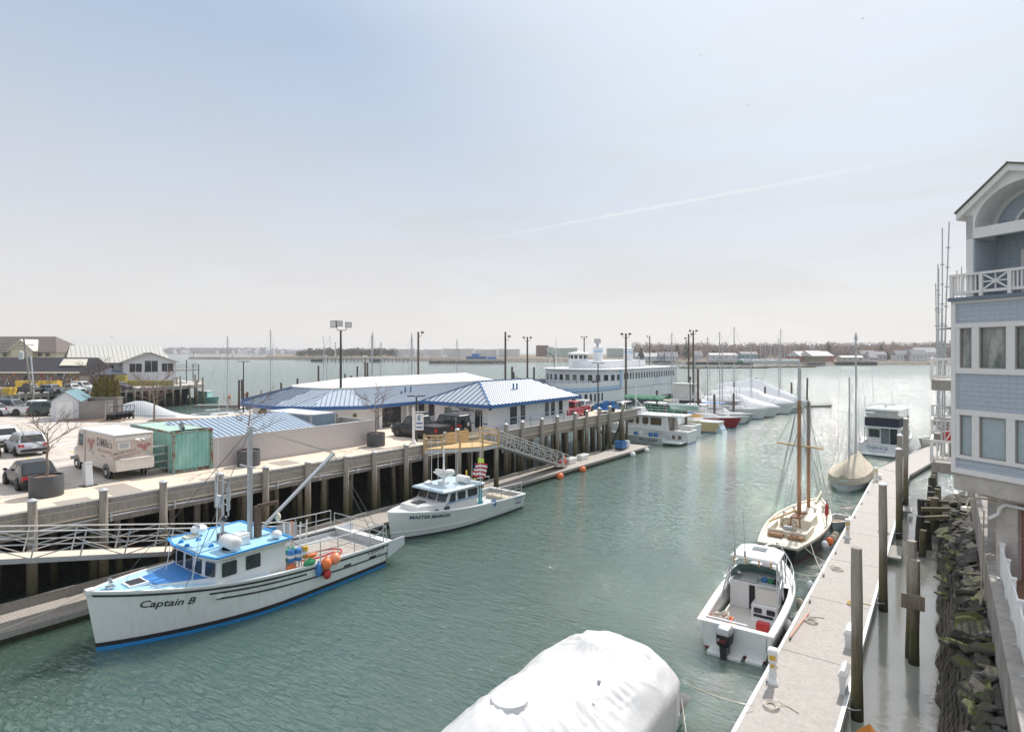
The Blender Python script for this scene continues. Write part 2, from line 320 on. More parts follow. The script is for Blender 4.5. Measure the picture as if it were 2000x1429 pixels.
b.build('parking_lines',YEL,pier)
b=MB()
for k in range(5): pline(22.2+k*1.9,-33.5,21.6+k*1.9,-36.2,.14)
for k in range(2): pline(14.5+k*.9,-24.3,17.2+k*.9,-25.6,.3)
b.build('white_lines',WPNT,pier)
PAV=mat('brown_pavers',(.36,.31,.27),.9,var=.12,vs=6)
b=MB()
for a0,b0,w,d in ((10.2,-2.4,1.5,1.3),(12.6,-4.6,1.5,3.2),(17.2,-2.2,1.6,1.3),(4,-4.4,1.6,3),(22.5,-3.8,1.5,1.8),(26,-2.0,1.5,1.2),(30,-4,1.5,2.2)):
    b.add([pz(a0,b0,4.405),pz(a0+w,b0,4.405),pz(a0+w,b0+d,4.405),pz(a0,b0+d,4.405)],[(3,2,1,0)])
b.build('paver_inset',PAV,pier)
# timber edge of the wharf
b=MB()
for k in range(-6,12):
    a0=k*6.0+rnd.uniform(-.4,.4)
    b.bar(pz(k*6.0,-.15,4.53),pz(k*6.0+5.97,-.15,4.53),.34,.26)
b.build('edge_beam',WOODG,pier,bevel=.02)
b=MB()
b.bar(pz(-38,-.06,4.16),pz(71,-.06,4.16),.16,.40); b.bar(pz(-38,-.28,3.62),pz(71,-.28,3.62),.3,.42)
b.bar(pz(71.06,-.1,4.1),pz(71.06,-12.9,4.1),.16,.5)
b.build('stringer',PILE,pier)
b=MB(); b.tube([pz(a,.12,3.72+.05*math.sin(a*.6)) for a in range(-10,37,2)],.045,6)
for a in range(-9,36,3): b.box(pf(a,.1)[0]-.05,pf(a,.1)[0]+.05,pf(a,.1)[1]-.05,pf(a,.1)[1]+.05,3.5,3.9)
b.build('conduit_pipe',GALV,pier)
# stone bank added under the deck so no bright light passes
ROCKD=mat('dark_rock',(.028,.026,.022),.85,var=.5,vs=1.2,bump=.8,bs=3)  # under-deck shade put into the near-black rock colour
b=MB(); rows=[]
for a in [x*1.0 for x in range(-30,50)]:
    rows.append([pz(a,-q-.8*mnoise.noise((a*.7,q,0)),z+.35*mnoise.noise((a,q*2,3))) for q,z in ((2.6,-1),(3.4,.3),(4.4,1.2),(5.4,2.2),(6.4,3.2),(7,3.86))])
b.loft(rows,caps=False,closed=False); tag(b.build('shore_bank',ROCKD,smooth=True),'dark rock bank added beneath the wharf to keep out light','bank',kind='structure')
b=MB(); b.bar(pz(27.2,-36.9,2),pz(27.2,-61,2),.3,3.9); b.bar(pz(-40,-62,2),pz(25,-62,2),.3,3.9); b.bar(pz(29,-37.05,2),pz(53,-37.05,2),.3,3.9); b.build('bulkhead',ROCKD,pier)  # backing walls added round the deck so no light passes below
# ---------------------------------------------------------------- timber piles of the wharf
def pa(px,b0):                                    # where photo column px crosses the line b=b0 of the wharf
    k1,k2=cw(px,1); Y=(b0-34.27*PC)/(k1*PC-k2*PS); return ((Y*k1+34.27)*PS+Y*k2*PC)
def pile(x,y,top,r,label,group,lean=(0,0),cap=True,m=None,name='timber_pile'):
    b=MB(); n=12; rings=[]
    for j in range(9):
        z=-1.2+(top+1.2)*j/8; q=r*(1.06-.12*j/8)
        rings.append([(lean[0]*(z-top)+q*(1+.07*math.sin(3*i+j*1.3))*math.cos(2*math.pi*i/n),lean[1]*(z-top)+q*(1+.07*math.cos(2*i-j))*math.sin(2*math.pi*i/n),z) for i in range(n)])
    b.loft(rings); o=b.build(name,m or PILE,smooth=True,loc=(x,y,0)); tag(o,label,'pile',group)
    if cap:
        c=MB(); c.lathe([(r*1.08,top-.03),(r*1.12,top+.03),(.02,top+.13)],n=12); c.build('pile_cap',cap if not cap is True else GALV,o)
    return o
ORD='first second third fourth fifth sixth seventh eighth ninth tenth eleventh twelfth thirteenth fourteenth fifteenth sixteenth seventeenth eighteenth nineteenth twentieth'.split()
edge=[(63,5.15),(202,5.12),(319,5.05),(428,5.0),(519,4.95),(601,4.82),(676,4.78),(731,4.75),(793,4.9),(831,5.1),(893,5.5),(988,5.3),(1020,5.3),(1058,5.3),(1088,5.3),(1123,5.35),(1146,5.4),(1170,5.5),(1191,5.5),(1216,5.6)]
for i,(px,top) in enumerate(edge):
    a=pa(px,.2); x,y=pf(a,.2)
    pile(x,y,top,.2,f'grey capped timber pile at the wharf edge, {ORD[i]} along from the near end','piles along the wharf edge',(rnd.uniform(-.006,.006),rnd.uniform(-.006,.006)))
k=0
for row,b0 in ((0,-.75),(1,-2.7)):
    for i in range(34):
        a=5+i*2.0+rnd.uniform(-.5,.5)+row
        if a>70: continue
        x,y=pf(a,b0+rnd.uniform(-.2,.2)); k+=1
        pile(x,y,3.84,rnd.uniform(.15,.21),'dark weedy timber pile standing in the shade under the wharf deck','piles under the wharf deck',(rnd.uniform(-.03,.03),rnd.uniform(-.03,.03)),cap=False,name='underdeck_pile')
for i in range(12):
    a=53+i*1.6; x,y=pf(a,-5-rnd.uniform(0,6.5)); pile(x,y,3.84,.18,'dark weedy timber pile standing in the shade under the wharf deck','piles under the wharf deck',cap=False,name='underdeck_pile')
for i,(a0,b0,a1,b1) in enumerate(((66,-.9,69,-.9),(70.6,-4,70.6,-9))):
    b=MB(); b.bar(pz(a0,b0,.6),pz(a1,b1,3.8),.22,.22); tag(b.build('brace_timber',PILE),['dark slanting timber brace between the end piles of the wharf','dark slanting timber brace across the outer end of the wharf'][i],'brace','wharf braces')
# ---------------------------------------------------------------- floats
def float_dock(name,label,poly,top,m,edge_m,group=None,z0=-.15):
    b=MB(); b.prism(poly,top-.07,top); o=b.build(name,m); tag(o,label,'float',group)
    b=MB(); cx=sum(p[0] for p in poly)/len(poly)
    ins=[(p[0]+(cx-p[0])*.06,p[1]) for p in poly]; b.prism(ins,z0,top-.07); b.build('pontoon',PILE,o)
    b=MB(); pp=poly+[poly[0]]
    for p,q in zip(pp[:-1],pp[1:]): b.bar((*p,top-.105),(*q,top-.105),.12,.24)
    b.build('edge_board',edge_m,o); return o
fp=[pf(-8,.55),pf(-8,3.0),pf(68.2,3.0),pf(68.2,-.1),pf(62,.35),pf(62,.55)]
fl=float_dock('floating_dock','long weathered board float lying below the timber wharf',fp,.5,DECKW,WOODG)
b=MB(); b.bar(pz(-8,.66,.72),pz(20,.66,.72),.08,.44); b.build('back_board',WOODG,fl)
b=MB(); b.bar(pz(20.4,.66,.62),pz(60,.66,.62),.2,.24); b.build('bull_rail',WOODG,fl)
fr=float_dock('floating_dock','long grey composite float beside the rock bank and its tall piles',[(-5.12,5),(-2.58,5),(-2.58,66.2),(-5.12,68.5)],.5,FLOATD,LGRY)
f2=float_dock('floating_dock','outer grey float angling away from the end of the long composite float',[(-5.1,68.54),(-2.56,66.24),(2.2,93),(-.3,94)],.5,FLOATD,WOODG)
b=MB()
for s in (12.3,18.4,24.6,30.7,36.9,43,49,55.2,61.3): b.box(-5.05,-2.65,s-.012,s+.012,.501,.506)
b.build('deck_seam',DARK,fr)
for q in ((-2.55,-1.9,39.5,42,.3,.42),(-2.55,-1.8,51.5,53,.3,.42)):
    b=MB(); b.box(*q); b.build('pile_bracket',WOODG,fr)
# pile hoops and cleats belong to the float
for s in (22.2,32.2,45.2,56.3):
    b=MB(); b.tube([(-2.44+.3*math.cos(a/10*math.pi*2)+.02,s+.3*math.sin(a/10*math.pi*2),.42) for a in range(11)],.022,5); b.build('pile_hoop',GALV,fr)
for i,s in enumerate((14.5,17.2,21.8,25.6,29.9,33.8,38,41.5,47,51.5,56,60.5,64.5)):
    b=MB(); x=-4.93; b.box(x-.03,x+.03,s-.05,s+.05,.5,.57); b.bar((x,s-.14,.585),(x,s+.14,.585),.05,.05); b.build('dock_cleat',DARK,fr)
for i,(x,y,top,r,txt) in enumerate(((-2.28,22.2,5.6,.17,'tallest bare brown timber pile at the float edge, no cap, beside the white dock box'),(-2.25,32.2,5.85,.175,'brown timber pile with white cone cap beside the second hoop of the float'),(-2.3,45.2,5.75,.17,'slim grey timber pile with white cone cap at the middle of the long float'),(-2.35,55.6,6.75,.18,'taller of two grey piles standing together by the float bend'),(-2.5,50.6,6.0,.175,'shorter of two grey piles standing together by the float bend'),(.62,78.0,6.2,.2,'grey pile on the far side of the outer angled float'))):
    o=pile(x,y,top,r,txt,'tall piles of the composite float',(rnd.uniform(-.004,.004),0),cap=(WHT if i else False),name='timber_pile')
for i,(x,y,top,r,txt) in enumerate(((-.98,27.9,4.6,.17,'taller stub of the pair of old piles bolted together in the still water'),(-.86,27.45,4.0,.17,'shorter stub of the pair of old piles bolted together in the still water'),(-.75,20.35,1.05,.13,'short black rotten stub standing alone in the still water'))):
    pile(x,y,top,r,txt,'old pile stubs by the rock bank',(.01,.01),cap=False,name='pile_stub')
b=MB(); b.box(-1.3,-.55,27.1,27.25,2.2,2.75); tag(b.build('pile_waler',PILE),'short split timber bolted across the pair of old piles','timber')
# dock pedestals and boxes
def pedestal(x,y,rz,label):
    t=thing('dock_pedestal',label,'power pedestal',(x,y,.5),rz,'white power pedestals on the float')
    b=MB(); b.loft([[(-w,-w,z),(w,-w,z),(w,w,z),(-w,w,z)] for w,z in ((.2,0),(.2,.05),(.12,.18),(.10,.72),(.12,.76))]); b.build('post',WHT,t)
    b=MB(); b.box(-.14,.14,-.14,.14,.76,1.08); b.loft([[(-w,-w,z),(w,-w,z),(w,w,z),(-w,w,z)] for w,z in ((.15,1.08),(.15,1.16),(.1,1.2))]); b.build('head',WHT,t)
    b=MB(); b.box(-.1,.1,-.16,-.142,.84,1.0); b.build('lamp_lens',YELP,t)
    b=MB(); b.box(-.06,.06,-.118,-.105,.56,.68); b.build('socket_cover',YELP,t)
    return t
p1=pedestal(-4.78,21.9,.1,'white power pedestal with yellow lens beside the outboard motor boat')
dup(p1,(-4.75,41.6,.5),.1,'white power pedestal with yellow lens beside the black hulled ketch')
dup(p1,(-4.8,61.8,.5),.1,'white power pedestal with yellow lens beside the canvas covered sailboat')
dup(p1,(-3.6,74.5,.5),.1,'white power pedestal beside the stern of the flybridge cruiser')
dup(p1,(-.55,87.5,.5),.1,'white power pedestal far along the outer angled float')
def dock_box(x,y,rz,L,label,W=.6,H=.62):
    t=thing('dock_box',label,'dock box',(x,y,.5),rz,'white dock boxes on the floats')
    b=MB(); b.loft([[(-W/2+i,-L/2+i,z),(W/2-i,-L/2+i,z),(W/2-i,L/2-i,z),(-W/2+i,L/2-i,z)] for i,z in ((.04,0),(0,H*.75))]); b.build('body',GELC,t)
    b=MB(); b.loft([[(-W/2+i,-L/2+i,z),(W/2-i,-L/2+i,z),(W/2-i,L/2-i,z),(-W/2+i,L/2-i,z)] for i,z in ((-.03,H*.76),(-.03,H*.84),(.06,H))]); b.build('lid',GELC,t)
dock_box(-2.85,26.6,0,1.0,'white dock box on the float between the two brown piles',.5,.7)
dock_box(-2.72,22.9,0,.9,'narrow white dock box at the float edge by the tallest brown pile',.22,.8)
dock_box(-4.75,62.9,0,.8,'small white dock box by the covered sailboat',.5,.42)
dock_box(-.35,74.0,R(-12),1.3,'white dock box on the outer angled float',.8,.7)
dock_box(*pf(52.8,1.4),0,1.5,'long white dock box by the foot of the far gangway',.7,.6)
dock_box(*pf(55.5,1.2),0,1.6,'grey white dock box next along from the gangway foot',.7,.55)
# fenders and drums on the long float
for i,(a,txt,m,rr) in enumerate(((47.9,'orange ball fender on the float, first beyond the far gangway',ORNG,.36),(52.0,'orange ball fender on the float, second beyond the far gangway',ORNG,.34),(63,'white ball fender under the float, first of the white pair',WHT,.34),(66.7,'white ball fender under the float, second of the white pair',WHT,.3))):
    b=MB(); x,y=pf(a,3.35); b.ball((0,0,.1),rr,14,9); b.lathe([(.08,rr*.9+.1),(.06,rr+.2)],n=8); o=b.build('ball_fender',m,smooth=True,loc=(x,y,.1)); tag(o,txt,'fender','ball fenders along the float')
def drum(x,y,z,m,label,group,r=.29,h=.88):
    b=MB(); b.lathe([(r,0),(r,.3*h),(r*1.04,.32*h),(r,.35*h),(r,.65*h),(r*1.04,.67*h),(r,.7*h),(r,h),(r*.9,h),(r*.9,h-.03),(.01,h-.03)],n=16); tag(b.build('plastic_drum',m,smooth=True,loc=(x,y,z)),label,'drum',group)
BLUP=mat('blue_plastic',(.04,.18,.42),.45,var=.12)
x,y=pf(64.6,1.1); drum(x,y,.5,BLUP,'blue plastic drum standing on the float beside the blue tote',None)
x,y=pf(65.3,1.5); drum(x,y,.5,WHT,'white plastic drum standing on the float beside the blue tote',None)
t=thing('fish_tote','blue fish tote on a low cart at the float end','tote',(*pf(63.6,1.5),.5),0)
b=MB(); b.loft([[(-w,-w*1.1,z),(w,-w*1.1,z),(w,w*1.1,z),(-w,w*1.1,z)] for w,z in ((.48,.22),(.52,.9),(.56,.92),(.56,.98),(.5,.98),(.46,.5))]); b.build('tub',BLUP,t)
b=MB(); b.box(-.5,.5,-.55,.55,.12,.21)
for sx in (-.4,.4):
    for sy in (-.42,.42): b.cyl((sx-.04,sy,.11),(sx+.04,sy,.11),.11,.11,10)
b.build('cart',DARK,t)
for i,(x,y,rz_,m_,txt) in enumerate(((-4.5,20.4,.2,ROPE,'small coil of pale line beside the cleat where the wrapped boat is tied'),(-4.55,27.8,1.1,ROPE,'coil of pale line on the float by the outboard motor boat'),(-3.3,30.8,.5,YELP,'coil of yellow power cord on the middle of the composite float'),(-4.5,35.2,2.0,ROPE,'coil of pale line on the float by the yacht stern'),(-3.0,44.0,2.0,GRN,'coil of green hose on the float by the slim grey pile'))):
    t=thing('line_coil',txt,'rope',(x,y,.5),rz_); b=MB(); b.tube([((.13+.004*a)*math.cos(a*.6),(.17+.004*a)*math.sin(a*.6),.03+.002*a) for a in range(34)]+[(.5,.2,.02),(.8,-.05,.02)],.016,5); b.build('coil',m_,t,smooth=True)
# lobster crates / box stack near gangway foot
for i,(a,bb,m,txt) in enumerate(((51.6,1.2,RED,'red plastic crate on the float at the gangway foot'),(52.1,.9,GRYP,'grey crate on the float behind the red crate'))):
    t=thing('fish_crate',txt,'crate',(*pf(a,bb),.5))
    b=MB(); b.box(-.3,.3,-.4,.4,0,.05)
    for sx in (-.29,.27): b.box(sx,sx+.03,-.4,.4,.05,.38)
    for sy in (-.4,.37): b.box(-.26,.27,sy,sy+.03,.05,.38)
    b.build('body',m,t); b=MB(); b.box(-.33,.33,-.43,.43,.34,.4); b.build('rim',m,t)
t=thing('rope_coil','orange rope hung coiled on a white post at the gangway foot','rope',(*pf(51.1,1.6),.5))
b=MB(); b.cyl((0,0,0),(0,0,1.2),.12,.12,10); b.lathe([(.13,1.2),(.02,1.3)],n=10); b.build('post',WHT,t)
b=MB()
for k in range(4): b.tube([(.16+.02*k,.2*math.cos(j/8*6.283),.6+.28*math.sin(j/8*6.283)) for j in range(9)],.025,5)
b.build('coil',ORNG,t)
# ---------------------------------------------------------------- gangways
def gangway(label,P,Q,width,n,m,hr=1.1,loop=False,deck=CONCW):
    t=thing('gangway',label,'gangway',P); P=Vector((0,0,0)); Q=Vector(Q)-t.location; d=Q-P; L_=d.length; f=d.normalized(); sv=f.cross(V(0,0,1)).normalized(); up=sv.cross(f)
    b=MB(); b.bar(P+up*.02,Q+up*.02,width-.1,.05); b.build('walkway_deck',deck,t)
    for sgn in (-1,1):
        o=sv*(sgn*width/2); b=MB()
        b.bar(P+o-up*.06,Q+o-up*.06,.08,.20)
        b.cyl(P+o+up*hr,Q+o+up*hr,.035); b.cyl(P+o+up*hr*.52,Q+o+up*hr*.52,.026)
        for k in range(n+1):
            c=P+o+d*(k/n); b.bar(c-up*.05,c+up*hr,.055,.055)
            if k<n:
                e=P+o+d*((k+1)/n); 
                if k%2==0: b.bar(c+up*hr,e+up*hr*.52,.04,.04); b.bar(c+up*hr*.52,e,.04,.04)
                else: b.bar(c+up*hr*.52,e+up*hr,.04,.04); b.bar(c,e+up*hr*.52,.04,.04)
        if loop:
            b.tube([Q+o+up*hr,Q+o+up*hr+f*.5,Q+o+up*(hr*.9)+f*.72,Q+o+up*(hr*.6)+f*.72,Q+o+up*(hr*.5)+f*.5,Q+o+up*hr*.5],.035,6)
        b.build('side_truss',m,t)
    return t
gangway('long pale metal gangway sloping down beside the blue and white workboat',(-32.15,-.6,5.1),(-31.3,20.3,.62),1.25,12,ALU,1.15,True)
gangway('metal truss gangway sloping down from the yellow timber landing',pz(38.6,2.35,4.42),pz(50.6,1.75,.62),1.25,11,ALU,1.1,False,WOODG)
t=thing('timber_landing','new yellow timber landing with railings at the head of the gangway','landing',(*pf(37,1.5),4.1),-PA)
def lp(a,b_): return (b_-1.5,a-37)
pl=[(33.2,.35),(35.3,2.2),(37,3.1),(39.1,3.0),(39.8,.35)]
b=MB(); b.prism([lp(*q) for q in pl],.2,.3); b.build('landing_deck',NEWW,t)
b=MB(); qq=[lp(*q) for q in pl]
for p,q in zip(qq[:-1],qq[1:]): b.bar((*p,.06),(*q,.06),.06,.26)
b.build('rim_joist',GALV,t)
rails=[qq[0],qq[1],qq[2]]
b=MB()
for p,q in ((qq[0],qq[1]),(qq[1],qq[2])):
    for z in (.55,.85,1.12): b.bar((*p,.2+z),(*q,.2+z),.05,.12)
b.build('rail',NEWW,t)
b=MB(); b.bar((*qq[3],1.3),(*qq[4],1.3),.05,.12); b.bar((*qq[3],.95),(*qq[4],.95),.05,.12); b.bar((*qq[3],.2),(*qq[3],1.35),.06,.06); b.build('rail',NEWW,t)
for q in qq+[((qq[0][0]+qq[1][0])/2,(qq[0][1]+qq[1][1])/2)]:
    b=MB(); b.box(q[0]-.06,q[0]+.06,q[1]-.06,q[1]+.06,-.1,1.4); b.build('post',NEWW,t)
b=MB(); b.box(-1.3,-1.2,-1.2,1.4,.35,1.25); b.build('back_panel',NEWW,t)
for a,bb in ((35.3,2.1),(37,2.95),(39,2.85)):
    x,y=pf(a,bb); pile(x,y,4.1,.2,'weedy pile holding up the yellow timber landing','piles under the landing',cap=False)
# ---------------------------------------------------------------- boats: shared hull geometry (bow at the origin pointing to -Y)
class Hull:
    def __init__(s,L,B,zb,zst,rake=.5,um=.55,pe=2.2,tw=.88,wl=.82,flare=1.3,tr=0,sheerp=1.7,zmin=-.45,stern_round=0):
        s.L,s.B,s.zb,s.zst,s.rake,s.um,s.pe,s.tw,s.wl,s.flare,s.tr,s.sp,s.zmin,s.sr=L,B,zb,zst,rake,um,pe,tw,wl,flare,tr,sheerp,zmin,stern_round
    def shape(s,u,pe,tw):
        if u<s.um: return (1-(1-u/s.um)**pe)**.95
        k=(u-s.um)/(1-s.um); v=1-(1-tw)*k*k
        if s.sr: v*=math.sqrt(max(1-(max(k-.55,0)/.45)**2.4*s.sr,.0004))
        return v
    def zs(s,u): return s.zst+(s.zb-s.zst)*(1-u)**s.sp
    def hb(s,u,z):
        b=s.B/2*s.shape(u,s.pe,s.tw); w=s.B/2*s.wl*s.shape(u,max(s.pe*.72,1.05),s.tw*.95)
        if z<0: return w*(1+z*.55)
        return w+(b-w)*min(z/s.zs(u),1.2)**s.flare
    def y(s,u,z): return u*s.L-s.rake*(z/s.zb)*(1-u)**3+s.tr*(z/s.zb)*u**6
    def pt(s,u,z,side=1,off=0):
        e=1e-3
        p=V(side*s.hb(u,z),s.y(u,z),z)
        if off:
            q=V(side*s.hb(min(u+.01,1),z),s.y(min(u+.01,1),z),z)-V(side*s.hb(max(u-.01,0),z),s.y(max(u-.01,0),z),z)
            n=V(q.y,-q.x,0).normalized()*side; p+=n*off
        return p
    US=[0,.01,.03,.06,.1,.15,.2,.27,.34,.42,.5,.58,.66,.74,.82,.88,.93,.965,.985,1]
    def shell(s,name,m,parent,top=0,thick=0):
        nz=9; b=MB()
        for side in (1,-1):
            rows=[[s.pt(u,s.zmin+(s.zs(u)+top-s.zmin)*j/nz,side) for j in range(nz+1)] for u in s.US]
            if side<0: rows=[r[::-1] for r in rows]
            b.loft(rows,caps=False,closed=False)
        tz=[s.zmin+(s.zs(1)+top-s.zmin)*j/nz for j in range(nz+1)]
        b.add([s.pt(1,z,1) for z in tz]+[s.pt(1,z,-1) for z in tz],[(j,j+1,nz+2+j,nz+1+j) for j in range(nz)])
        return b.build(name,m,parent,smooth=True)
    def strip(s,name,m,parent,u0,u1,f0,f1,off=.012,sides=(1,-1),transom=False,n=26):
        b=MB()
        g=lambda f,u: f(u) if callable(f) else max(f,-.03)
        for side in sides:
            us=[u0+(u1-u0)*j/n for j in range(n+1)]
            A=[s.pt(u,g(f0,u),side,off) for u in us]; B_=[s.pt(u,g(f1,u),side,off) for u in us]
            A0=[s.pt(u,g(f0,u),side,-.01) for u in us]; B0=[s.pt(u,g(f1,u),side,-.01) for u in us]
            b.loft([[a0,a,c,c0] for a0,a,c,c0 in zip(A0,A,B_,B0)])
        if transom:
            z0,z1=g(f0,1),g(f1,1); y0,y1=s.y(1,z0)+off,s.y(1,z1)+off; b.quad((s.hb(1,z0),y0,z0),(-s.hb(1,z0),y0,z0),(-s.hb(1,z1),y1,z1),(s.hb(1,z1),y1,z1))
        return b.build(name,m,parent,smooth=False)
    def deck(s,name,m,parent,u0,u1,dz=-.06,inset=.03,z=None,n=24):
        b=MB(); us=[u0+(u1-u0)*j/n for j in range(n+1)]
        zz=lambda u: (z if z is not None else s.zs(u)+dz)
        P=[s.pt(u,zz(u),1) for u in us]
        vs=[(max(p.x-inset,0),p.y,p.z) for p in P]+[(-max(p.x-inset,0),p.y,p.z) for p in P]
        b.add(vs,[(j,j+1,n+2+j,n+1+j) for j in range(n)]); return b.build(name,m,parent)
    def rail(s,name,m,parent,u0=0,u1=1,w=.1,h=.06,dz=0,n=26,transom=True):
        b=MB()
        for side in (1,-1):
            us=[u0+(u1-u0)*j/n for j in range(n+1)]
            P=[s.pt(u,s.zs(u)+dz,side,.02) for u in us]; Q=[V((abs(p.x)-w if abs(p.x)>w else 0)*side,p.y,p.z) for p in P]
            b.loft([[p-V(0,0,h/2),p+V(0,0,h/2),q+V(0,0,h/2),q-V(0,0,h/2)] for p,q in zip(P,Q)])
        if transom and u1>=1:
            p=s.pt(1,s.zs(1)+dz,1); b.box(-p.x,p.x,p.y-w,p.y+.02,p.z-h/2,p.z+h/2)
        return b.build(name,m,parent)
    def text(s,body,size,m,parent,uc,zc,side=1,name='lettering',**k):
        vs,fs=text_geo(body,size,**k); b=MB(); out=[]
        for v in vs:
            u=uc+side*v.x/s.L; out.append(s.pt(u,zc(u)+v.y if callable(zc) else zc+v.y,side,.016))
        b.add(out,fs); return b.build(name,m,parent)
def panel(name,m,parent,c,ux,uy,w,h,t=.015,r=.05,poly=None):
    c=Vector(c); ux=Vector(ux).normalized(); uy=Vector(uy).normalized(); n=ux.cross(uy).normalized()
    if poly is None:
        poly=[]
        for sx,sy,a0 in ((1,-1,-90),(1,1,0),(-1,1,90),(-1,-1,180)):
            for a in (0,45,90):
                q=R(a0+a); poly.append((sx*(w/2-r)+r*math.cos(q),sy*(h/2-r)+r*math.sin(q)))
    b=MB(); b.loft([[c+ux*x+uy*y-n*.01 for x,y in poly],[c+ux*x+uy*y+n*t for x,y in poly]]); return b.build(name,m,parent)
def railing(parent,m,pts,posts,r=.02,name='handrail',lower=0):
    b=MB(); b.tube(pts,r,6)
    if lower: b.tube([Vector(p)-V(0,0,lower) for p in pts],r*.8,6)
    for p,q in posts: b.cyl(p,q,r*.9,r*.9,6)
    return b.build(name,m,parent,smooth=True)
def wires(parent,segs,r=.008,m=None,name='rigging'):
    b=MB()
    for p,q in segs: b.cyl(p,q,r,r,4)
    return b.build(name,m or DROPE,parent)
def loose_line(name,label,p,q,sag,r=.018,m=None,group='mooring lines',n=10):
    p=Vector(p); q=Vector(q); b=MB(); b.tube([p.lerp(q,i/n)-V(0,0,sag*4*(i/n)*(1-i/n)) for i in range(n+1)],r,5); return tag(b.build(name,m or ROPE,smooth=True),label,'rope',group)
# ---------------------------------------------------------------- the blue and white workboat
cb=thing('fishing_boat','white fishing boat with bright blue decks, grey mast and long boom','boat',(-27.42,9.25,0),R(-.3))
H=Hull(13.2,5.15,2.5,1.42,rake=.42,um=.5,pe=2.3,tw=.94,wl=.91,flare=1.2,sheerp=1.9)
H.shell('hull',HULLW,cb)
H.strip('boot_stripe',BRTB,cb,0,1,-.3,.17,.04,transom=True)
H.strip('waterline_stripe',BLK,cb,0,1,.17,.33,.045,transom=True)
H.strip('rub_rail',BLK,cb,.012,1,lambda u:H.zs(u)-.20,lambda u:H.zs(u)-.12,.03)
H.strip('guard_strake',BLK,cb,.27,.60,lambda u:H.zs(u)-.40,lambda u:H.zs(u)-.33,.025)
H.strip('guard_strake',BLK,cb,.29,1,lambda u:H.zs(u)-.68,lambda u:H.zs(u)-.61,.025)
H.rail('gunwale',WHT,cb,0,1,.16,.06)
H.deck('foredeck',SKYB,cb,0,.47,-.035,.02); H.deck('working_deck',GRYP,cb,.44,1,z=1.02,inset=.12)
H.text('Captain B',.44,BLK,cb,.165,lambda u:H.zs(u)-.72,shear=.35,bold=.006)
H.text('Captain B',.3,BLK,cb,.93,lambda u:H.zs(u)-.34,shear=.35); H.text('HARBOR, ME.',.14,BLK,cb,.93,lambda u:H.zs(u)-.56)
b=MB()
for side in (1,-1):
    for u,dz in ((.66,.5),(.77,.5),(.9,.52)):
        P=[H.pt(u+d,H.zs(u)-dz-c,side,.012) for d,c in ((0,0),(.035,0),(.035,.1),(0,.1))]; b.quad(*P)
b.build('scupper',BLK,cb)
b=MB(); yb=H.y(1,.8)                              # stern platform carried past the transom
for sx in (-1,1):
    x=sx*H.hb(1,1.3); b.loft([[(x,yb-.02,1.42),(x,yb-.02,.55),(x*.98,yb+1.25,.95),(x*.98,yb+1.25,1.42)],[(x-sx*.08,yb-.02,1.42),(x-sx*.08,yb-.02,.55),(x*.98-sx*.08,yb+1.25,.95),(x*.98-sx*.08,yb+1.25,1.42)]])
b.box(-H.hb(1,1.3)+.08,H.hb(1,1.3)-.08,yb-.02,yb+1.25,.9,1.0); b.build('stern_platform',LGRY,cb)
# raised trunk ahead of the wheelhouse
tz=1.95; b=MB(); tr=[(-.7,1.75),(.7,1.75),(1.75,3.7),(1.75,4.0),(-1.75,4.0),(-1.75,3.7)]
b.loft([[(x,y,1.7) for x,y in tr],[(x*.97,y+.03,tz+.27-(y-1.9)*.03) for x,y in tr]]); b.build('trunk_side',WHT,cb)
b=MB(); b.add([(x*.95,y+.05,tz+.276-(y-1.9)*.03) for x,y in tr],[(0,1,2,3,4,5)]); b.build('trunk_top',MIDB,cb)
b=MB(); b.loft([[(x,y,H.zs(.1)-.06+z) for x,y in ((-.42,1.0),(.42,1.0),(.42,1.75),(-.42,1.75))] for z in (0,.12)]); h_=b.build('deck_hatch',WHT,cb,loc=(0,0,-.02)); b=MB(); b.box(-.33,.33,1.09,1.66,H.zs(.1)+.06,H.zs(.1)+.075); b.build('hatch_pane',DARK,h_)
b=MB(); b.cyl((0,.45,2.3),(0,.45,2.78),.07); b.cyl((-.22,.45,2.66),(.22,.45,2.66),.04); b.box(-.16,.16,.3,.6,2.4,2.46); b.build('mooring_bitt',STEEL,cb)
b=MB(); b.box(-.16,.16,-.42,-.1,2.36,2.58); b.build('stem_head',WHT,cb,bevel=.04)
# wheelhouse
hw=2.18; y0,y1=3.65,7.0
b=MB(); rf=3.02
plan0=[(-hw,y0+.1),(-hw*.55,y0-.12),(hw*.55,y0-.12),(hw,y0+.1),(hw,y1),(-hw,y1)]
b.loft([[(x,y,1.35) for x,y in plan0],[(x*.985,y+(.0 if y>y0+1 else .07),rf) for x,y in plan0]]); b.build('wheelhouse',WHT,cb,bevel=.03)
pr=[(-hw-.12,y0+.0),(-hw*.5,y0-.28),(hw*.5,y0-.28),(hw+.12,y0+.0),(hw+.14,y1+.25),(-hw-.14,y1+.25)]
b=MB(); b.loft([[(x,y,rf) for x,y in pr],[(x,y,rf+.10) for x,y in pr]]); ro=b.build('roof',WHT,cb,bevel=.02)
b=MB()
for p,q in zip(pr,pr[1:]+pr[:1]):
    b.bar((*p,rf+.125),(*q,rf+.125),.11,.06)
b.build('roof_edge',BRTB,ro)
b=MB(); b.add([(x*.95,y0-.2 if y<y0 else y,rf+.106) for x,y in pr],[(0,1,2,3,4,5)]); b.build('roof_top',SKYB,ro)
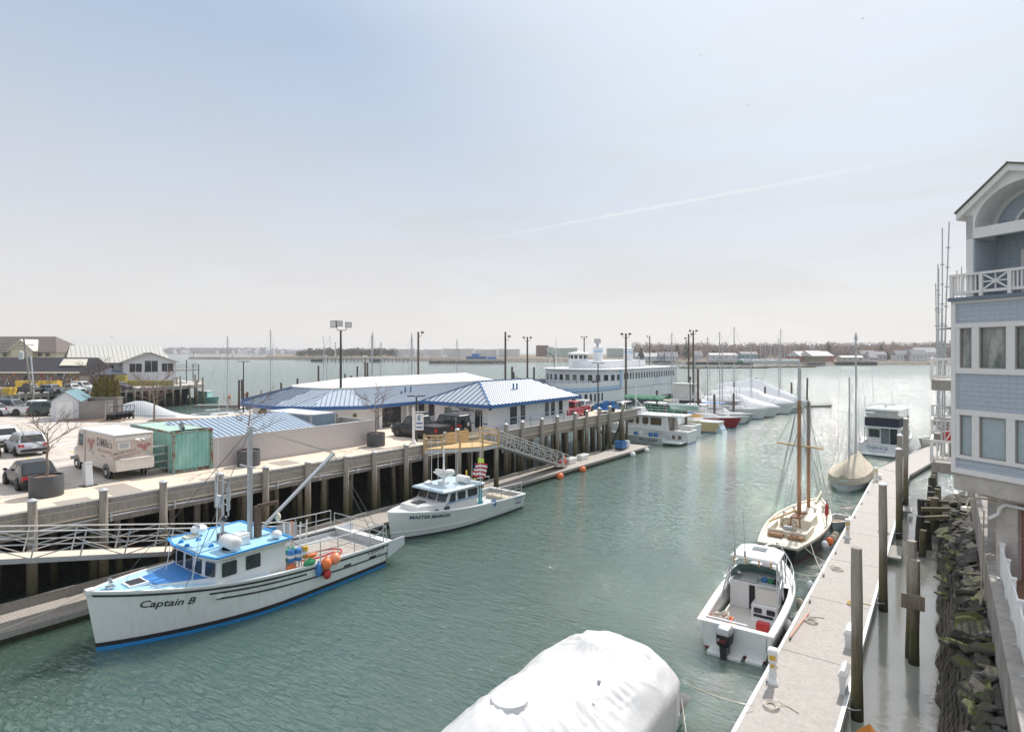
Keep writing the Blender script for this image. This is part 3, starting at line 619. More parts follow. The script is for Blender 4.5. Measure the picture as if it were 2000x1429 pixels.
for x,yy,ang in ((-1.7,y0+.0,12),(-.85,y0-.1,0),(0,y0-.11,0),(.85,y0-.1,0),(1.7,y0+.0,-12)):
    a=R(-ang); panel('window',GLASS,cb,(x,yy+.0,2.56),(math.cos(a),math.sin(a),0),(0,.045,1),.56,.6)
for s in (1,-1):
    for yy in (y0+.62,y0+1.72): panel('window',BGLASS,cb,(s*(hw-.012),yy,2.52),(0,s,0),(0,0,1),.66 if yy<y0+1 else .7,.62)
letters('ME 7780A',.13,BLK,cb,(hw+.012,y0+.62,2.9),(0,1,0),(0,0,1))
b=MB(); b.cyl((hw+.05,y0+.3,2.98),(hw+.05,y1,2.93),.022); b.build('gutter_pipe',CREAM,cb)
for s in (1,-1):
    b=MB(); b.tube([(s*.9,y0-.3,rf+.06),(s*1.75,y0-.05,rf+.06)],.03); b.build('grab_bar',WOODG,cb)
# roof gear
t_=rf+.11
b=MB(); b.lathe([(.02,0),(.3,0),(.36,.08),(.36,.2),(.28,.29),(.02,.31)],n=18); b.build('radar_dome',WHT,cb,smooth=True,loc=(-1.7,y0+1.15,t_+.16))
b=MB(); b.box(-.7,-.2,-.3,.3,0,.1); b.build('hatch_box',CREAM,cb,loc=(-1.2,y0+.75,t_)); b=MB(); b.loft([[(-.7,.3,.1),(-.2,.3,.1),(-.2,.36,.1),(-.7,.36,.1)],[(-.7,.42,.55),(-.2,.42,.55),(-.2,.48,.55),(-.7,.48,.55)]]); b.build('hatch_lid',GRYP,cb,loc=(-1.2,y0+.6,t_))
rt=MB(); n=14
rt.loft([[(x,.34*math.cos(2*math.pi*i/n)*k,.3+.3*math.sin(2*math.pi*i/n)*k) for i in range(n)] for x,k in ((-.55,.55),(-.5,.85),(-.42,1),(.42,1),(.5,.85),(.55,.55))]); lr=rt.build('life_raft',GELC,cb,smooth=True,loc=(1.6,y0+.95,t_+.06))
b=MB(); b.box(-.4,.4,-.3,.3,-.05,.02)
for x in (-.25,.25): b.lathe([(.345,-.02),(.345,.02)],n=16)
b.v=[Vector(p) for p in b.v]; b.build('cradle',STEEL,lr)
b=MB(); b.box(-.35,.35,-.25,.25,0,.42); b.box(-.3,.3,-.28,.28,.42,.5); b.build('vent_box',GELC,cb,bevel=.03,loc=(1.15,y0+1.7,t_))
b=MB(); b.ball((0,0,.2),(.28,.25,.2)); b.build('vent_cowl',GELC,cb,smooth=True,loc=(1.8,y1-.25,t_))
# antenna mast
for x_,y_ in ((-1.2,3.75),(-.4,3.65),(.5,4.3),(-.9,4.4)): b=MB(); b.box(x_-.06,x_+.06,y_-.1,y_+.1,t_,t_+.06); b.cyl((x_,y_-.08,t_+.1),(x_,y_+.08,t_+.1),.04); b.build('roof_cleat',BRTB,cb)
b=MB(); b.bar((-1.1,y0-.17,rf+.13),(1.1,y0-.17,rf+.13),.05,.05); b.build('visor_bar',WOODG,cb)
b=MB(); b.cyl((-.1,5.15,t_),(-.1,5.15,t_+3.1),.07,.05); 
for z,w in ((1.7,.62),(2.0,.7),(2.75,.3)): b.cyl((-.1-w,5.15,t_+z),(-.1+w,5.15,t_+z),.03)
for x,z0,z1 in ((-.72,1.4,2.9),(-.55,1.5,2.6),(.5,1.2,2.8),(.38,1.4,2.5),(.6,1.5,3.0)): b.cyl((x-.1,5.15,t_+z0),(x-.1,5.15,t_+z1),.035)
b.cyl((-.5,4.7,t_),(-.1,5.15,t_+1.2),.025); b.cyl((.4,4.7,t_),(-.1,5.15,t_+1.2),.025); b.build('antenna_mast',GALV,cb)
b=MB(); b.box(-.62,-.2,5.08,5.2,t_+1.5,t_+2.05); b.build('floodlight',LGRY,cb)
b=MB(); b.cyl((-.2,4.9,t_),(-.14,5.0,t_+7.6),.022,.01); b.build('whip_antenna',WHT,cb)
b=MB(); b.box(-.3,.3,4.95,5.35,t_,t_+.3); b.ball((.15,5.1,t_+1.05),.14); b.build('winch_motor',DARK,cb)
# mast, boom, derrick gear
mx,my=.68,6.05
b=MB(); b.bar((mx,my,2.2),(mx,my,8.45),.18,.18); b.build('mast',GALV,cb)
b=MB(); b.bar((mx-.65,my-.13,6.55),(mx+.65,my-.13,6.55),.06,.07); b.build('crosstree',GALV,cb)
b=MB(); b.bar((mx+.16,my+.3,3.1),(mx+.16,my+.3,4.6),.3,.24); b.bar((mx+.16,my+.3,4.6),(mx+.75,my+1.0,4.75),.16,.16); b.build('mast_bracket',mat('rusty_steel',(.13,.085,.06),.8,var=.3),cb)
bt=V(.5,10.95,6.46); b0_=V(mx+.15,my+.25,3.3)
b=MB(); b.cyl(b0_,bt,.085,.11,10); b.build('boom',MAST,cb,smooth=True)
b=MB(); b.ball(b0_.lerp(bt,.24)+V(.08,0,-.2),(.2,.12,.22),8,6); b.build('block',CREAM,cb)
wires(cb,[((mx,my,8.4),bt),((mx+.04,my+.05,8.35),bt+V(0,-.1,.1))],.028,ROPE,'topping_lift')
wires(cb,[(bt,(1.9,12.9,2.0)),(bt-V(0,.1,0),(1.9,12.3,2.2)),(bt-V(0,.15,.1),bt-V(0,.15,.7)),(b0_.lerp(bt,.3),b0_.lerp(bt,.85)-V(0,0,.2)),((mx,my,8.3),(-2,1.9,2.2)),((mx,my,8.3),(1.75,2.6,2.1)),((mx,my,6.5),(.3,9.2,5.6)),((mx,my,4.2),(1.9,8.5,2.0))],.014,None,'rigging')
for s in (-1,1):
    b=MB(); b.cyl((s*1.2+.35,2.9,1.9),(s*1.2+.5,3.2,t_+.9),.018); b.build('whip_antenna',WHT,cb)
# aft deck rails and fittings
pp=[]; top=[]
for u in (.58,.66,.74,.82,.9,.975):
    p=H.pt(u,H.zs(u),1)-V(.08,0,0); pp.append((p,p+V(0,0,1.05))); top.append(p+V(0,0,1.05))
rl=railing(cb,GALV,top,pp,.028,'deck_rail',.45)
pp=[]; top=[]
for u in (.66,.8,.9,.975):
    p=H.pt(u,H.zs(u),-1)+V(.08,0,0); pp.append((p,p+V(0,0,1.05))); top.append(p+V(0,0,1.05))
railing(cb,GALV,top,pp,.028,'deck_rail',.45)
xs=H.hb(1,1.4)-.1; railing(cb,GALV,[(-xs,13.1,2.3),(xs,13.1,2.3)],[((x,13.1,1.4),(x,13.1,2.3)) for x in (-xs,-xs/3,xs/3,xs)],.025,'stern_rail',.4)
wires(cb,[((xs,13.1,2.3),(xs,11.2,1.4)),((xs,11.2,2.3),(xs,13.1,1.4))],.02,GALV,'rail_brace')
b=MB(); x=-H.hb(.7,1.5)+.12; b.box(x-.03,x+.03,7.2,9.3,1.4,2.35); b.build('side_panel',BRTB,cb)
b=MB(); b.box(x-.03,x+.03,9.33,10.6,1.4,2.35); b.build('side_panel',GRYP,cb)
b=MB(); b.box(-1.4,1.4,7.4,12.6,1.03,1.09); b.build('deck_mat',DECKW,cb)
b=MB(); b.tube([(.8+.6*math.cos(a/9*4.6),9.9+1.3*math.sin(a/9*4.6),1.16+.02*a) for a in range(14)],.045,6); b.build('deck_hose',RED,cb,smooth=True)
b=MB(); b.box(.7,1.7,7.35,7.9,1.02,1.75); b.build('engine_box',CREAM,cb,bevel=.03)
b=MB(); b.box(-.5,.6,7.5,8.3,1.03,1.6); b.build('hauler_box',GRYP,cb,bevel=.03)
HW=cb.matrix_basis.copy()
def onboat(root,x,y,z):
    c,s_=math.cos(root.rotation_euler[2]),math.sin(root.rotation_euler[2]); x*=root.scale[0]; y*=root.scale[1]; return (root.location[0]+c*x-s_*y,root.location[1]+s_*x+c*y,root.location[2]+z)
for i,(x,y,z,m,r,txt) in enumerate(((2.68,8.9,1.5,ORNG,(.27,.27,.3),'big orange ball buoy hanging over the side of the blue and white fishing boat'),(2.7,9.4,1.62,mat('salmon_buoy',(.9,.33,.18),.45),(.27,.27,.3),'paler salmon ball buoy hanging beside the big orange one'),(2.62,8.5,1.3,MIDB,(.15,.15,.36),'blue sausage fender hanging by the orange ball buoy'),(2.45,8.1,1.72,GRN,(.16,.34,.2),'green float lying on the rail by the orange ball buoy'),(2.68,8.95,.98,RED,(.2,.2,.26),'small red buoy hanging under the orange ball buoy'),(2.2,8.4,1.95,ORNG,(.12,.3,.14),'orange oblong float on the rail behind the green float'),(2.0,7.4,1.45,ORNG,(.13,.32,.3),'orange life ring float leaning at the back of the wheelhouse'))):
    b=MB(); b.ball((0,0,0),r,14,9); b.cyl((0,0,r[2]*.9),(0,0,r[2]*1.2),.05); tag(b.build('buoy',m,smooth=True,loc=onboat(cb,x,y,z)),txt,'buoy','buoys on the blue and white fishing boat')
for i,(x,y,m,fl) in enumerate(((1.6,7.35,GRN,None),(1.9,7.45,MIDB,None),(1.5,7.7,GRN,None),(2.0,7.8,MIDB,LGRY),(1.9,8.2,YELP,LIME))):
    t=thing('marker_buoy',['marker pole with green and white float, first from the wheelhouse','marker pole with blue and white float, second from the wheelhouse','marker pole with green float and orange staff, third from the wheelhouse','marker pole with blue float and pale pennant','marker pole with yellow net float and lime pennant'][i],'marker buoy',onboat(cb,x,y,1.05),.3*i,'marker poles on the blue and white fishing boat')
    ln=(.08*(i-2),.05*i)
    b=MB(); b.cyl((0,0,0),(ln[0],ln[1],2.6),.04,.035); b.build('staff',WHT if i!=2 else ORNG,t)
    b=MB(); b.lathe([(.02,.75),(.17,.8),(.2,1.0)],n=10); b.build('float_band',m,t,smooth=True)
    b=MB(); b.lathe([(.2,1.0),(.2,1.15)],n=10); b.build('float_band',WHT,t,smooth=True)
    b=MB(); b.lathe([(.2,1.15),(.17,1.36),(.02,1.4)],n=10); b.build('float_band',MIDB if i%2 else m,t,smooth=True)
    if fl: b=MB(); b.loft([[(0,0,2.4),(0,.02,2.4)],[(.12,.1,1.9),(.12,.12,1.9)],[(.38,.25,1.75),(.38,.27,1.75)]],closed=False,caps=False); b.build('pennant',fl,t)
loose_line('mooring_line','thin bow line of the blue and white fishing boat running back to the near float',onboat(cb,-.3,.1,2.4),(*pf(4.0,2.7),.55),.3,.014)
loose_line('mooring_line','spring line of the blue and white fishing boat tied to the float amidships',onboat(cb,-2.5,6.5,1.6),(*pf(11,2.8),.55),.1,.016)
loose_line('mooring_line','stern line of the blue and white fishing boat tied to the float',onboat(cb,-2.4,13.0,1.4),(*pf(25,2.8),.55),.1,.016)
# ---------------------------------------------------------------- the pale grey lobster boat
mm=thing('lobster_boat','pale grey lobster boat with radar mast and a striped flag at its stern rails','boat',(-28.3,25.7,0),R(-3.6))
G=Hull(11.5,3.9,1.85,1.12,rake=.35,um=.5,pe=2.5,tw=.9,wl=.86,flare=1.2)
MMH=mat('pale_grey_gelcoat',(.70,.70,.68),.28,var=.05,vs=1.5,coat=.3); BGR=mat('blue_grey_roof',(.50,.60,.66),.4,var=.05)
G.shell('hull',MMH,mm); G.strip('boot_stripe',mat('dark_bottom_paint',(.03,.04,.05),.5),mm,0,1,-.3,.14,.03,transom=True)
G.strip('spray_rail',WHT,mm,0,.5,lambda u:.36+.1*(1-u),lambda u:.42+.1*(1-u),.03); G.strip('spray_rail',WHT,mm,.75,1,lambda u:.42,lambda u:.5,.03)
G.rail('gunwale',WHT,mm,0,1,.2,.09); G.deck('foredeck',LGRY,mm,0,.45,-.03,.02); G.deck('cockpit_floor',LGRY,mm,.42,1,z=.62,inset=.1)
G.text('MASTER MARION',.30,mat('navy_paint',(.02,.03,.10),.5),mm,.2,lambda u:G.zs(u)-.42,shear=.2,bold=.008,wide=1.1)
G.text('MASTER MARION',.15,MIDB,mm,.93,lambda u:G.zs(u)-.2,bold=.005); G.text('PORTLAND ME',.13,MIDB,mm,.93,lambda u:G.zs(u)-.38); G.text('1280433',.26,DARK,mm,.935,lambda u:G.zs(u)-.66,bold=.006)
b=MB(); tr=[(-.9,1.3),(.9,1.3),(1.5,3.3),(1.5,6.4),(-1.5,6.4),(-1.5,3.3)]; b.loft([[(x,y,1.15) for x,y in tr],[(x*.93,y+.12*(y<2),1.98) for x,y in tr]]); b.build('trunk_cabin',MMH,mm,bevel=.05)
b=MB(); b.box(-.35,.35,1.9,2.6,1.98,2.05); b.build('deck_hatch',DARK,mm)
b=MB(); tr=[(-1.48,3.35),(1.48,3.35),(1.5,6.55),(-1.5,6.55)]; b.loft([[(x,y,1.9) for x,y in tr],[(x*.96,y+(.35 if y<4 else 0),2.62) for x,y in tr]]); b.build('wheelhouse',MMH,mm,bevel=.03)
for x in (-.97,0,.97): panel('windshield',BGLASS if x<.5 else BGLASS,mm,(x*.99,3.51,2.28),(1,0,0),(0,.34,.72),.84,.62)
for s in (1,-1):
    panel('window',GLASS,mm,(s*1.485,3.98,2.24),(0,s,0),(0,0,1),0,0,poly=[(s*q[0],q[1]) for q in (((-.35,-.27),(.25,-.27),(.25,.27),(-.12,.27)) if s>0 else ((.25,-.27),(-.35,-.27),(-.12,.27),(.25,.27)))])
    for yy,w in ((4.82,.75),(5.9,.95)): panel('window',GLASS,mm,(s*1.475,yy,2.24),(0,s,0),(0,0,1),w,.52)
    panel('porthole',GLASS,mm,(s*1.43,2.55,1.6),(0,s,0),(0,0,1),.42,.2,r=.09); panel('porthole',GLASS,mm,(s*1.47,3.45,1.62),(0,s,0),(0,0,1),.5,.24,r=.1)
    b=MB(); b.bar((s*1.5,3.4,1.92),(s*1.5,6.5,1.92),.03,.05); b.build('cabin_stripe',MIDB,mm)
b=MB(); tr=[(-1.62,3.05),(1.62,3.05),(1.66,7.0),(-1.66,7.0)]; b.loft([[(x,y,2.62) for x,y in tr],[(x,y,2.72) for x,y in tr],[(x*.9,y*.96+.2,2.79) for x,y in tr]]); b.build('roof',BGR,mm,bevel=.03)
b=MB(); b.box(-.28,.28,4.3,4.8,2.78,3.0); b.cyl((0,4.55,3.0),(0,4.55,4.9),.1,.05); b.loft([[(-.2,4.45,3.25),(.2,4.45,3.25),(.2,4.7,3.25),(-.2,4.7,3.25)],[(-.85,4.3,3.6),(.85,4.3,3.6),(.85,4.85,3.6),(-.85,4.85,3.6)]]); b.box(-.06,.06,4.5,4.6,4.7,5.3); b.build('radar_mast',GELC,mm)
b=MB(); b.box(-.7,.7,4.4,4.56,3.66,3.8); b.build('radar_bar',GELC,mm); b=MB(); b.lathe([(.02,0),(.3,0),(.34,.1),(.28,.24),(.02,.28)],n=14); b.build('radar_dome',WHT,mm,smooth=True,loc=(.55,4.6,3.62))
b=MB(); b.lathe([(.02,0),(.28,0),(.3,.12),(.02,.26)],n=12); b.build('satellite_dome',WHT,mm,smooth=True,loc=(-.95,4.0,2.8))
lr2=MB(); lr2.loft([[(x,.3*k*math.cos(i*.449),.3+.28*k*math.sin(i*.449)) for i in range(14)] for x,k in ((-.55,.6),(-.46,1),(.46,1),(.55,.6))]); lr2.build('life_raft',GELC,mm,smooth=True,loc=(.75,5.7,2.78))
b=MB(); b.cyl((.3,6.5,2.8),(.3,6.5,3.5),.06); b.build('epirb',YELP,mm)
for x,y,h in ((-.75,4.1,3.4),(-.2,4.2,3.5),(.3,4.3,3.4),(.9,5.0,2.3),(1.45,4.3,4.9),(1.55,6.6,4.9)):
    b=MB(); b.cyl((x,y,2.7 if x<1.4 else 1.5),(x,y,2.7+h),.022,.01); b.build('whip_antenna',WHT,mm)
pp=[];top=[]
for u in (.66,.75,.83,.9,.965):
    p=G.pt(u,G.zs(u),1)-V(.12,0,0); pp.append((p,p+V(0,0,.95))); top.append(p+V(0,0,.95))
railing(mm,GALV,top,pp,.028,'deck_rail',.42)
pp=[];top=[]
for u in (.66,.75,.83,.9,.965):
    p=G.pt(u,G.zs(u),-1)+V(.12,0,0); pp.append((p,p+V(0,0,.95))); top.append(p+V(0,0,.95))
railing(mm,GALV,top,pp,.028,'deck_rail',.42)
b=MB(); b.box(.5,1.1,6.7,7.4,.63,1.3); b.build('engine_box',GRYP,mm); b=MB(); b.box(-1.2,1.2,10.2,10.9,.63,.9); b.build('stern_seat',TANC,mm)
b=MB(); b.box(1.35,1.55,6.6,6.8,1.0,2.3); b.build('bait_post',mat('teal_paint',(.05,.35,.42),.5),mm)
# its ensign: red and white stripes with a blue canton, moving in the breeze
t=thing('ensign_flag','red and white striped flag with blue corner flying over the lobster boat','flag',onboat(mm,.75,6.6,2.7))
b=MB(); b.cyl((0,0,-.1),(0,0,3.9),.025,.018); b.build('flag_staff',STEEL,t)
fm=[RED,WHT]; b=MB(); W=.9; Hf=.95
def fw(u,v): return (.803*u*W+.12*math.sin(u*7+v), .59*u*W+.2*math.sin(u*6+v*1.5), .45+Hf*v-.16*u-.12*math.sin(u*6))
for i in range(7):
    b.cur=i%2
    for j in range(10): b.quad(fw(j/10,i/7),fw((j+1)/10,i/7),fw((j+1)/10,(i+1)/7),fw(j/10,(i+1)/7))
b.build('flag_cloth',fm,t)
b=MB()
for j in range(4): b.quad(*[tuple(a+d for a,d in zip(fw(x/10,y),(.012,-.016,0))) for x,y in ((j,4/7),(j+1,4/7),(j+1,1),(j,1))])
b.build('flag_canton',mat('navy_cloth',(.03,.05,.2),.8),t)
t=thing('marker_buoy','dark marker pole with lime pennant standing at the lobster boat rail','marker buoy',onboat(mm,-.9,8.6,.63),R(-10),None)
b=MB(); b.cyl((0,0,0),(.3,.1,3.4),.03,.02); b.build('staff',DARK,t); b=MB(); b.lathe([(.02,1.1),(.16,1.2),(.18,1.7),(.02,1.85)],n=9); b.build('float_body',mat('olive_float',(.22,.26,.03),.6),t)
b=MB(); b.loft([[(.27,.1,2.75),(.27,.12,2.75)],[(.3,.1,3.4),(.3,.12,3.4)],[(.75,.3,3.0),(.75,.32,3.0)]],closed=False,caps=False); b.quad((.28,.1,2.7),(.78,.3,2.8),(.75,.3,3.35),(.31,.1,3.4)); b.build('pennant',LIME,t)
b=MB(); b.ball((0,0,0),(.22,.22,.26),10,7); tag(b.build('buoy',BLUP,loc=onboat(mm,1.75,7.8,1.15)),'blue bag of gear hung at the lobster boat rail','buoy')
# ---------------------------------------------------------------- shrink wrapped yacht close by
sw=thing('wrapped_boat','big boat sealed in white shrink wrap with a round vent on top','boat',(-8.4,6.2,0),0)
prof=[(0,1.1,2.6,2.0),(1.4,1.7,3.0,2.15),(3,2.0,3.35,2.2),(5.2,2.1,3.72,2.25),(6.6,2.12,3.4,2.3),(8.3,2.15,3.2,2.35),(9.7,2.15,3.3,2.4),(10.6,2.08,3.12,2.3),(11.4,1.9,2.8,2.15),(11.9,1.62,2.4,1.95),(12.25,1.2,2.0,1.7)]
FR=random.Random(31); FOLDS=[(FR.uniform(-.75,.75),FR.uniform(3.5,12),FR.choice((.3,1.2,2.2,1.6))+FR.uniform(-.3,.3),FR.uniform(.2,.6),FR.uniform(.012,.03)*FR.choice((1,1,-1))) for _ in range(60)]
b=MB(); rings=[]; n=26
def swp(k,y,w,zr,ze):
    x=(k/n*2-1); ax=abs(x)
    if ax>.86: return V(w*math.copysign(1,x),y,ze-.22-(ax-.86)/.14*(ze-1.1))
    q=ax/.86; z=ze+(zr-ze)*(1-q**1.7)-.22*q**7
    wr=.16*mnoise.noise((x*2.3,y*.9,1.7))+.05*mnoise.noise((x*7+y*1.3,y*1.6,.3))*(.4+q)
    sag=-.28*math.exp(-((y-7.6)/1.0)**2)*math.exp(-((x-.25)/.3)**2)+.20*math.exp(-((y-7.0)/.4)**2)*math.exp(-((x-.3)/.16)**2)+.2*math.exp(-((y-9.3)/.35)**2)*math.exp(-((x+.05)/.1)**2)
    # pull creases fanning from the high points
    cr=0
    for cx,cy in ((-.02,5.2),(.3,7.0),(-.05,9.4)):
        dx,dy=(x-cx)*2.1,(y-cy); rr=math.hypot(dx,dy)+.05
        cr+=.02*math.sin(math.atan2(dy,dx)*13+cx*9)*math.exp(-((rr-.8)/.75)**2)
    cr+=.022*math.sin(y*19+2*math.sin(y*3))*math.exp(-((x-.52-.05*math.sin(y*1.7))/.10)**2)+.018*math.sin(y*15+x*9)*math.exp(-((x+.45+.06*math.sin(y*2.1))/.09)**2)*(y>6)+.03*math.sin(x*34+y)*math.exp(-((y-10.4-.3*math.sin(x*5))/.35)**2)
    for fx,fy,ang,ln,am in FOLDS:
        dx,dy=(x-fx)*2.1,(y-fy); a_=dx*math.cos(ang)+dy*math.sin(ang); c_=-dx*math.sin(ang)+dy*math.cos(ang)
        cr+=am*math.exp(-(a_/ln)**2)*math.exp(-(c_/.04)**2)
    return V(w*q*math.copysign(1,x)*.985,y,z+wr*(1-q**6)+sag+cr)
def lerp_prof(y):
    for p,q in zip(prof[:-1],prof[1:]):
        if y<=q[0]:
            k=(y-p[0])/(q[0]-p[0]); k=k*k*(3-2*k)*.5+k*.5; return [p[i]+(q[i]-p[i])*k for i in (1,2,3)]
    return prof[-1][1:]
n=110; NY=230
for j in range(NY+1):
    y=12.25*j/NY; w,zr,ze=lerp_prof(y); rings.append([swp(k,y,w,zr,ze) for k in range(n+1)])
w,zr,ze=prof[-1][1:]; rings.append([V(p.x*.97,12.42+.02*math.sin(i),min(p.z,1.9)) for i,p in enumerate(rings[-1])]); rings.append([V(p.x*.97,12.45,.9) for p in rings[-1]])
b.loft(rings,caps=False,closed=False); b.build('wrap',SHRINK,sw,smooth=True)
b=MB(); b.lathe([(.46,-.35),(.46,.0),(.44,.04),(.3,.08),(.02,.09)],n=28); b.build('vent_cap',SHRINK,sw,smooth=True,loc=(-.02,5.2,3.66))
K=Hull(12.4,4.15,1.2,1.0,rake=.4,um=.5,pe=2.2,tw=.92,wl=.88); K.shell('hull',GELC,sw)
b=MB(); b.cyl((1.05,7.7,3.2),(1.05,7.75,3.31),.05,.05); b.build('vent_button',GRYP,sw)
loose_line('mooring_line','pale mooring line from the wrapped boat to the float cleat, the tauter one',(-6.5,18.3,1.5),(-4.9,19.9,.62),.08)
loose_line('mooring_line','pale mooring line from the wrapped boat dropping slackly towards the water',(-6.45,17.6,1.4),(-4.95,14.7,.6),.2)
# ---------------------------------------------------------------- vehicles (front towards +Y)
def paint(name,c): return mat(name,c,.38,coat=.15)
CHROME=mat('bright_trim',(.6,.6,.6),.2,metal=.9); TYRE=mat('tyre_rubber',(.022,.022,.022),.8); RIMM=mat('alloy_rim',(.5,.5,.5),.35,metal=.7)
TAIL=mat('red_tail_lens',(.45,.02,.02),.25); LENS=mat('clear_lamp_lens',(.6,.6,.58),.1)
def vehicle(name,label,cat,x,y,z,rz,m,L_,W,H,hood,base,top,kind='car',group=None,clear=.24,lowm=None):
    # base/top: y of the cabin's front and rear at belt and roof, as fractions from the front
    t=thing(name,label,cat,(x,y,z),rz,group); w=W/2; yf=L_/2; Y=lambda f:yf-f*L_
    belt=H*.60 if kind!='pickup' else H*.60; hz=belt-.06
    st=[(0,.72,clear+.18,hz-.28),(.015,.86,clear+.05,hz-.14),(.06,.95,clear,hz-.05),(.16,.985,clear,hz),(base[0],1,clear,belt),(base[1],1,clear,belt)]
    if kind=='pickup': st+=[(.97,.99,clear+.1,belt-.02),(1,.96,clear+.18,belt-.04)]
    else: st+=[(.955,.96,clear+.05,belt-.02),(.985,.92,clear+.12,belt-.12),(1,.84,clear+.2,belt-.3)]
    b=MB(); rings=[]
    for f,k,z0,z1 in st:
        a=w*k; yy=Y(f); h=z1-z0
        rings.append([(-a*.9,yy,z0),(a*.9,yy,z0),(a*.97,yy,z0+.12*h),(a,yy,z0+.45*h),(a*.975,yy,z0+.8*h),(a*.9,yy,z1),(a*.6,yy,z1+.02),(-a*.6,yy,z1+.02),(-a*.9,yy,z1),(-a*.975,yy,z0+.8*h),(-a,yy,z0+.45*h),(-a*.97,yy,z0+.12*h)])
    b.loft(rings); b.build('body',m,t,smooth=True)
    cb_=(Y(base[0]),Y(base[1])); ct=(Y(top[0]),Y(top[1])); wb,wt=w*.93,w*.76
    z0,z1=belt-.03,H-.06
    b=MB(); b.loft([[(-wb,cb_[1],z0),(wb,cb_[1],z0),(wb,cb_[0],z0),(-wb,cb_[0],z0)],[(-wt,ct[1],z1),(wt,ct[1],z1),(wt,ct[0],z1),(-wt,ct[0],z1)],[(-wt*.86,ct[1]+.1,H),(wt*.86,ct[1]+.1,H),(wt*.86,ct[0]-.14,H),(-wt*.86,ct[0]-.14,H)]]); b.build('cabin',m,t,smooth=False,bevel=.05)
    def on(u,v,s):                                # point on the cabin side: u along (0 front..1 rear), v up
        yb=cb_[0]+(cb_[1]-cb_[0])*u; yt=ct[0]+(ct[1]-ct[0])*u
        return V(s*(wb+(wt-wb)*v+.008),yb+(yt-yb)*v,z0+(z1-z0)*v)
    nwin={'car':(( .06,.46),(.5,.82),(.85,.95)),'pickup':((.08,.5),(.55,.93),None),'van':((.05,.32),(.36,.64),(.67,.95))}[kind]
    for s in (1,-1):
        for q in nwin:
            if not q: continue
            u0,u1=q; P=[on(u0+.0,.14,s),on(u1,.14,s),on(u1,.86,s),on(u0+.03,.86,s)]
            b=MB(); b.quad(*(P if s<0 else P[::-1])); b.build('side_window',GLASS if (s>0)!=(u0>.4) else BGLASS,t)
    for f,nm in ((0,'windscreen'),(1,'rear_window')):
        yb,yt=cb_[f],ct[f]; d=.012 if f==0 else -.012
        b=MB(); g=lambda v,k:(k*(wb+(wt-wb)*v)*.86,yb+(yt-yb)*v+d,z0+(z1-z0)*v+.01)
        P=[g(.12,-1),g(.12,1),g(.9,1),g(.9,-1)]; b.quad(*(P[::-1] if f==0 else P)); b.build(nm,GLASS,t)
    wr=.33 if kind!='pickup' else .40
    if kind=='pickup' and L_>5: ax=(.17,.78)
    else: ax=(.19,.80)
    for f in ax:
        for s in (1,-1):
            b=MB(); b.cyl((s*(w-.0),Y(f),wr+.02),(s*(w+.012),Y(f),wr+.02),wr*1.17,wr*1.17,20); b.build('wheel_arch',BLK,t)
            b=MB(); b.lathe([(wr*.6,-.11),(wr*.93,-.11),(wr,-.06),(wr,.06),(wr*.93,.11),(wr*.6,.11)],n=22); 
            b.v=[V(p.z+s*(w-.06),Y(f)+p.x,wr+p.y) for p in b.v]; o=b.build('wheel',TYRE,t,smooth=True)
            b=MB(); b.cyl((s*(w-.0),Y(f),wr),(s*(w+.05),Y(f),wr),wr*.62,wr*.5,16); b.build('rim',RIMM,o)
            b=MB()
            for k in range(5):
                a=k*1.2566; b.bar((s*(w+.053),Y(f)+.1*wr*math.cos(a+.6),wr+.1*wr*math.sin(a+.6)),(s*(w+.053),Y(f)+wr*.42*math.cos(a+.6),wr+wr*.42*math.sin(a+.6)),.012,wr*.16)
            b.build('rim_gap',DARK,o)
    for s in (1,-1):
        b=MB(); b.box(s*w*.55 if s>0 else -w*.88,s*w*.88 if s>0 else -w*.55,Y(.05),Y(.012),hz-.3,hz-.14); b.build('headlight',LENS,t)
        b=MB()
        if kind=='pickup': b.box(s*w*.97-.06,s*w*.97+.06,Y(1)-.02,Y(.975),belt-.42,belt-.08)
        else: b.loft([[(s*w*k,Y(f),z) for k,f in ((.62,1.0),(.93,.985),(.96,.94),(.62,.97))] for z in (belt-.30,belt-.06)])
        b.build('taillight',TAIL,t)
        b=MB(); b.ball((s*(w+.1),Y(base[0]+.07),belt+.08),(.11,.06,.08),8,5); b.build('door_mirror',m,t,smooth=True)
    b=MB(); b.box(-w*.5,w*.5,Y(.02),Y(0)+.015,clear+.25,hz-.2); b.build('grille',BLK,t)
    b=MB(); b.box(-w*.84,w*.84,Y(1)-.06,Y(.97),clear+.12,clear+.30); b.build('rear_bumper',lowm or BLK,t)
    b=MB(); b.box(-.16,.16,Y(1)-.075,Y(1)-.0,clear+.36,clear+.48); b.build('number_plate',WHT,t)
    if kind=='pickup':
        y0_,y1_=Y(base[1])-.05,Y(.985); b=MB(); b.box(-w*.84,w*.84,y1_+.02,y0_,belt-.02,belt+.03); b.build('bed_cover',BLK,t)
        b=MB(); 
        for s in (1,-1): b.box(s*w*.93-.05,s*w*.93+.05,y1_,y0_,belt-.02,belt+.05)
        b.build('bed_rail',m,t)
    return t
def V2(a,b_): return pf(a,b_)
NP=-PA
DG=4.41
x,y=V2(10.65,-8.2); vehicle('parked_car','black hatchback parked behind the round planter','car',x,y,DG,R(90)+NP,paint('black_car_paint',(.012,.013,.016)),4.3,1.78,1.46,.2,(.25,.95),(.44,.80),'car')
x,y=V2(13.4,-21.9); vehicle('parked_car','silver crossover with red tail lamps parked beyond the black hatchback','car',x,y,DG,R(90)+NP,paint('silver_car_paint',(.42,.44,.48)),4.5,1.82,1.6,.2,(.26,.95),(.42,.84),'car')
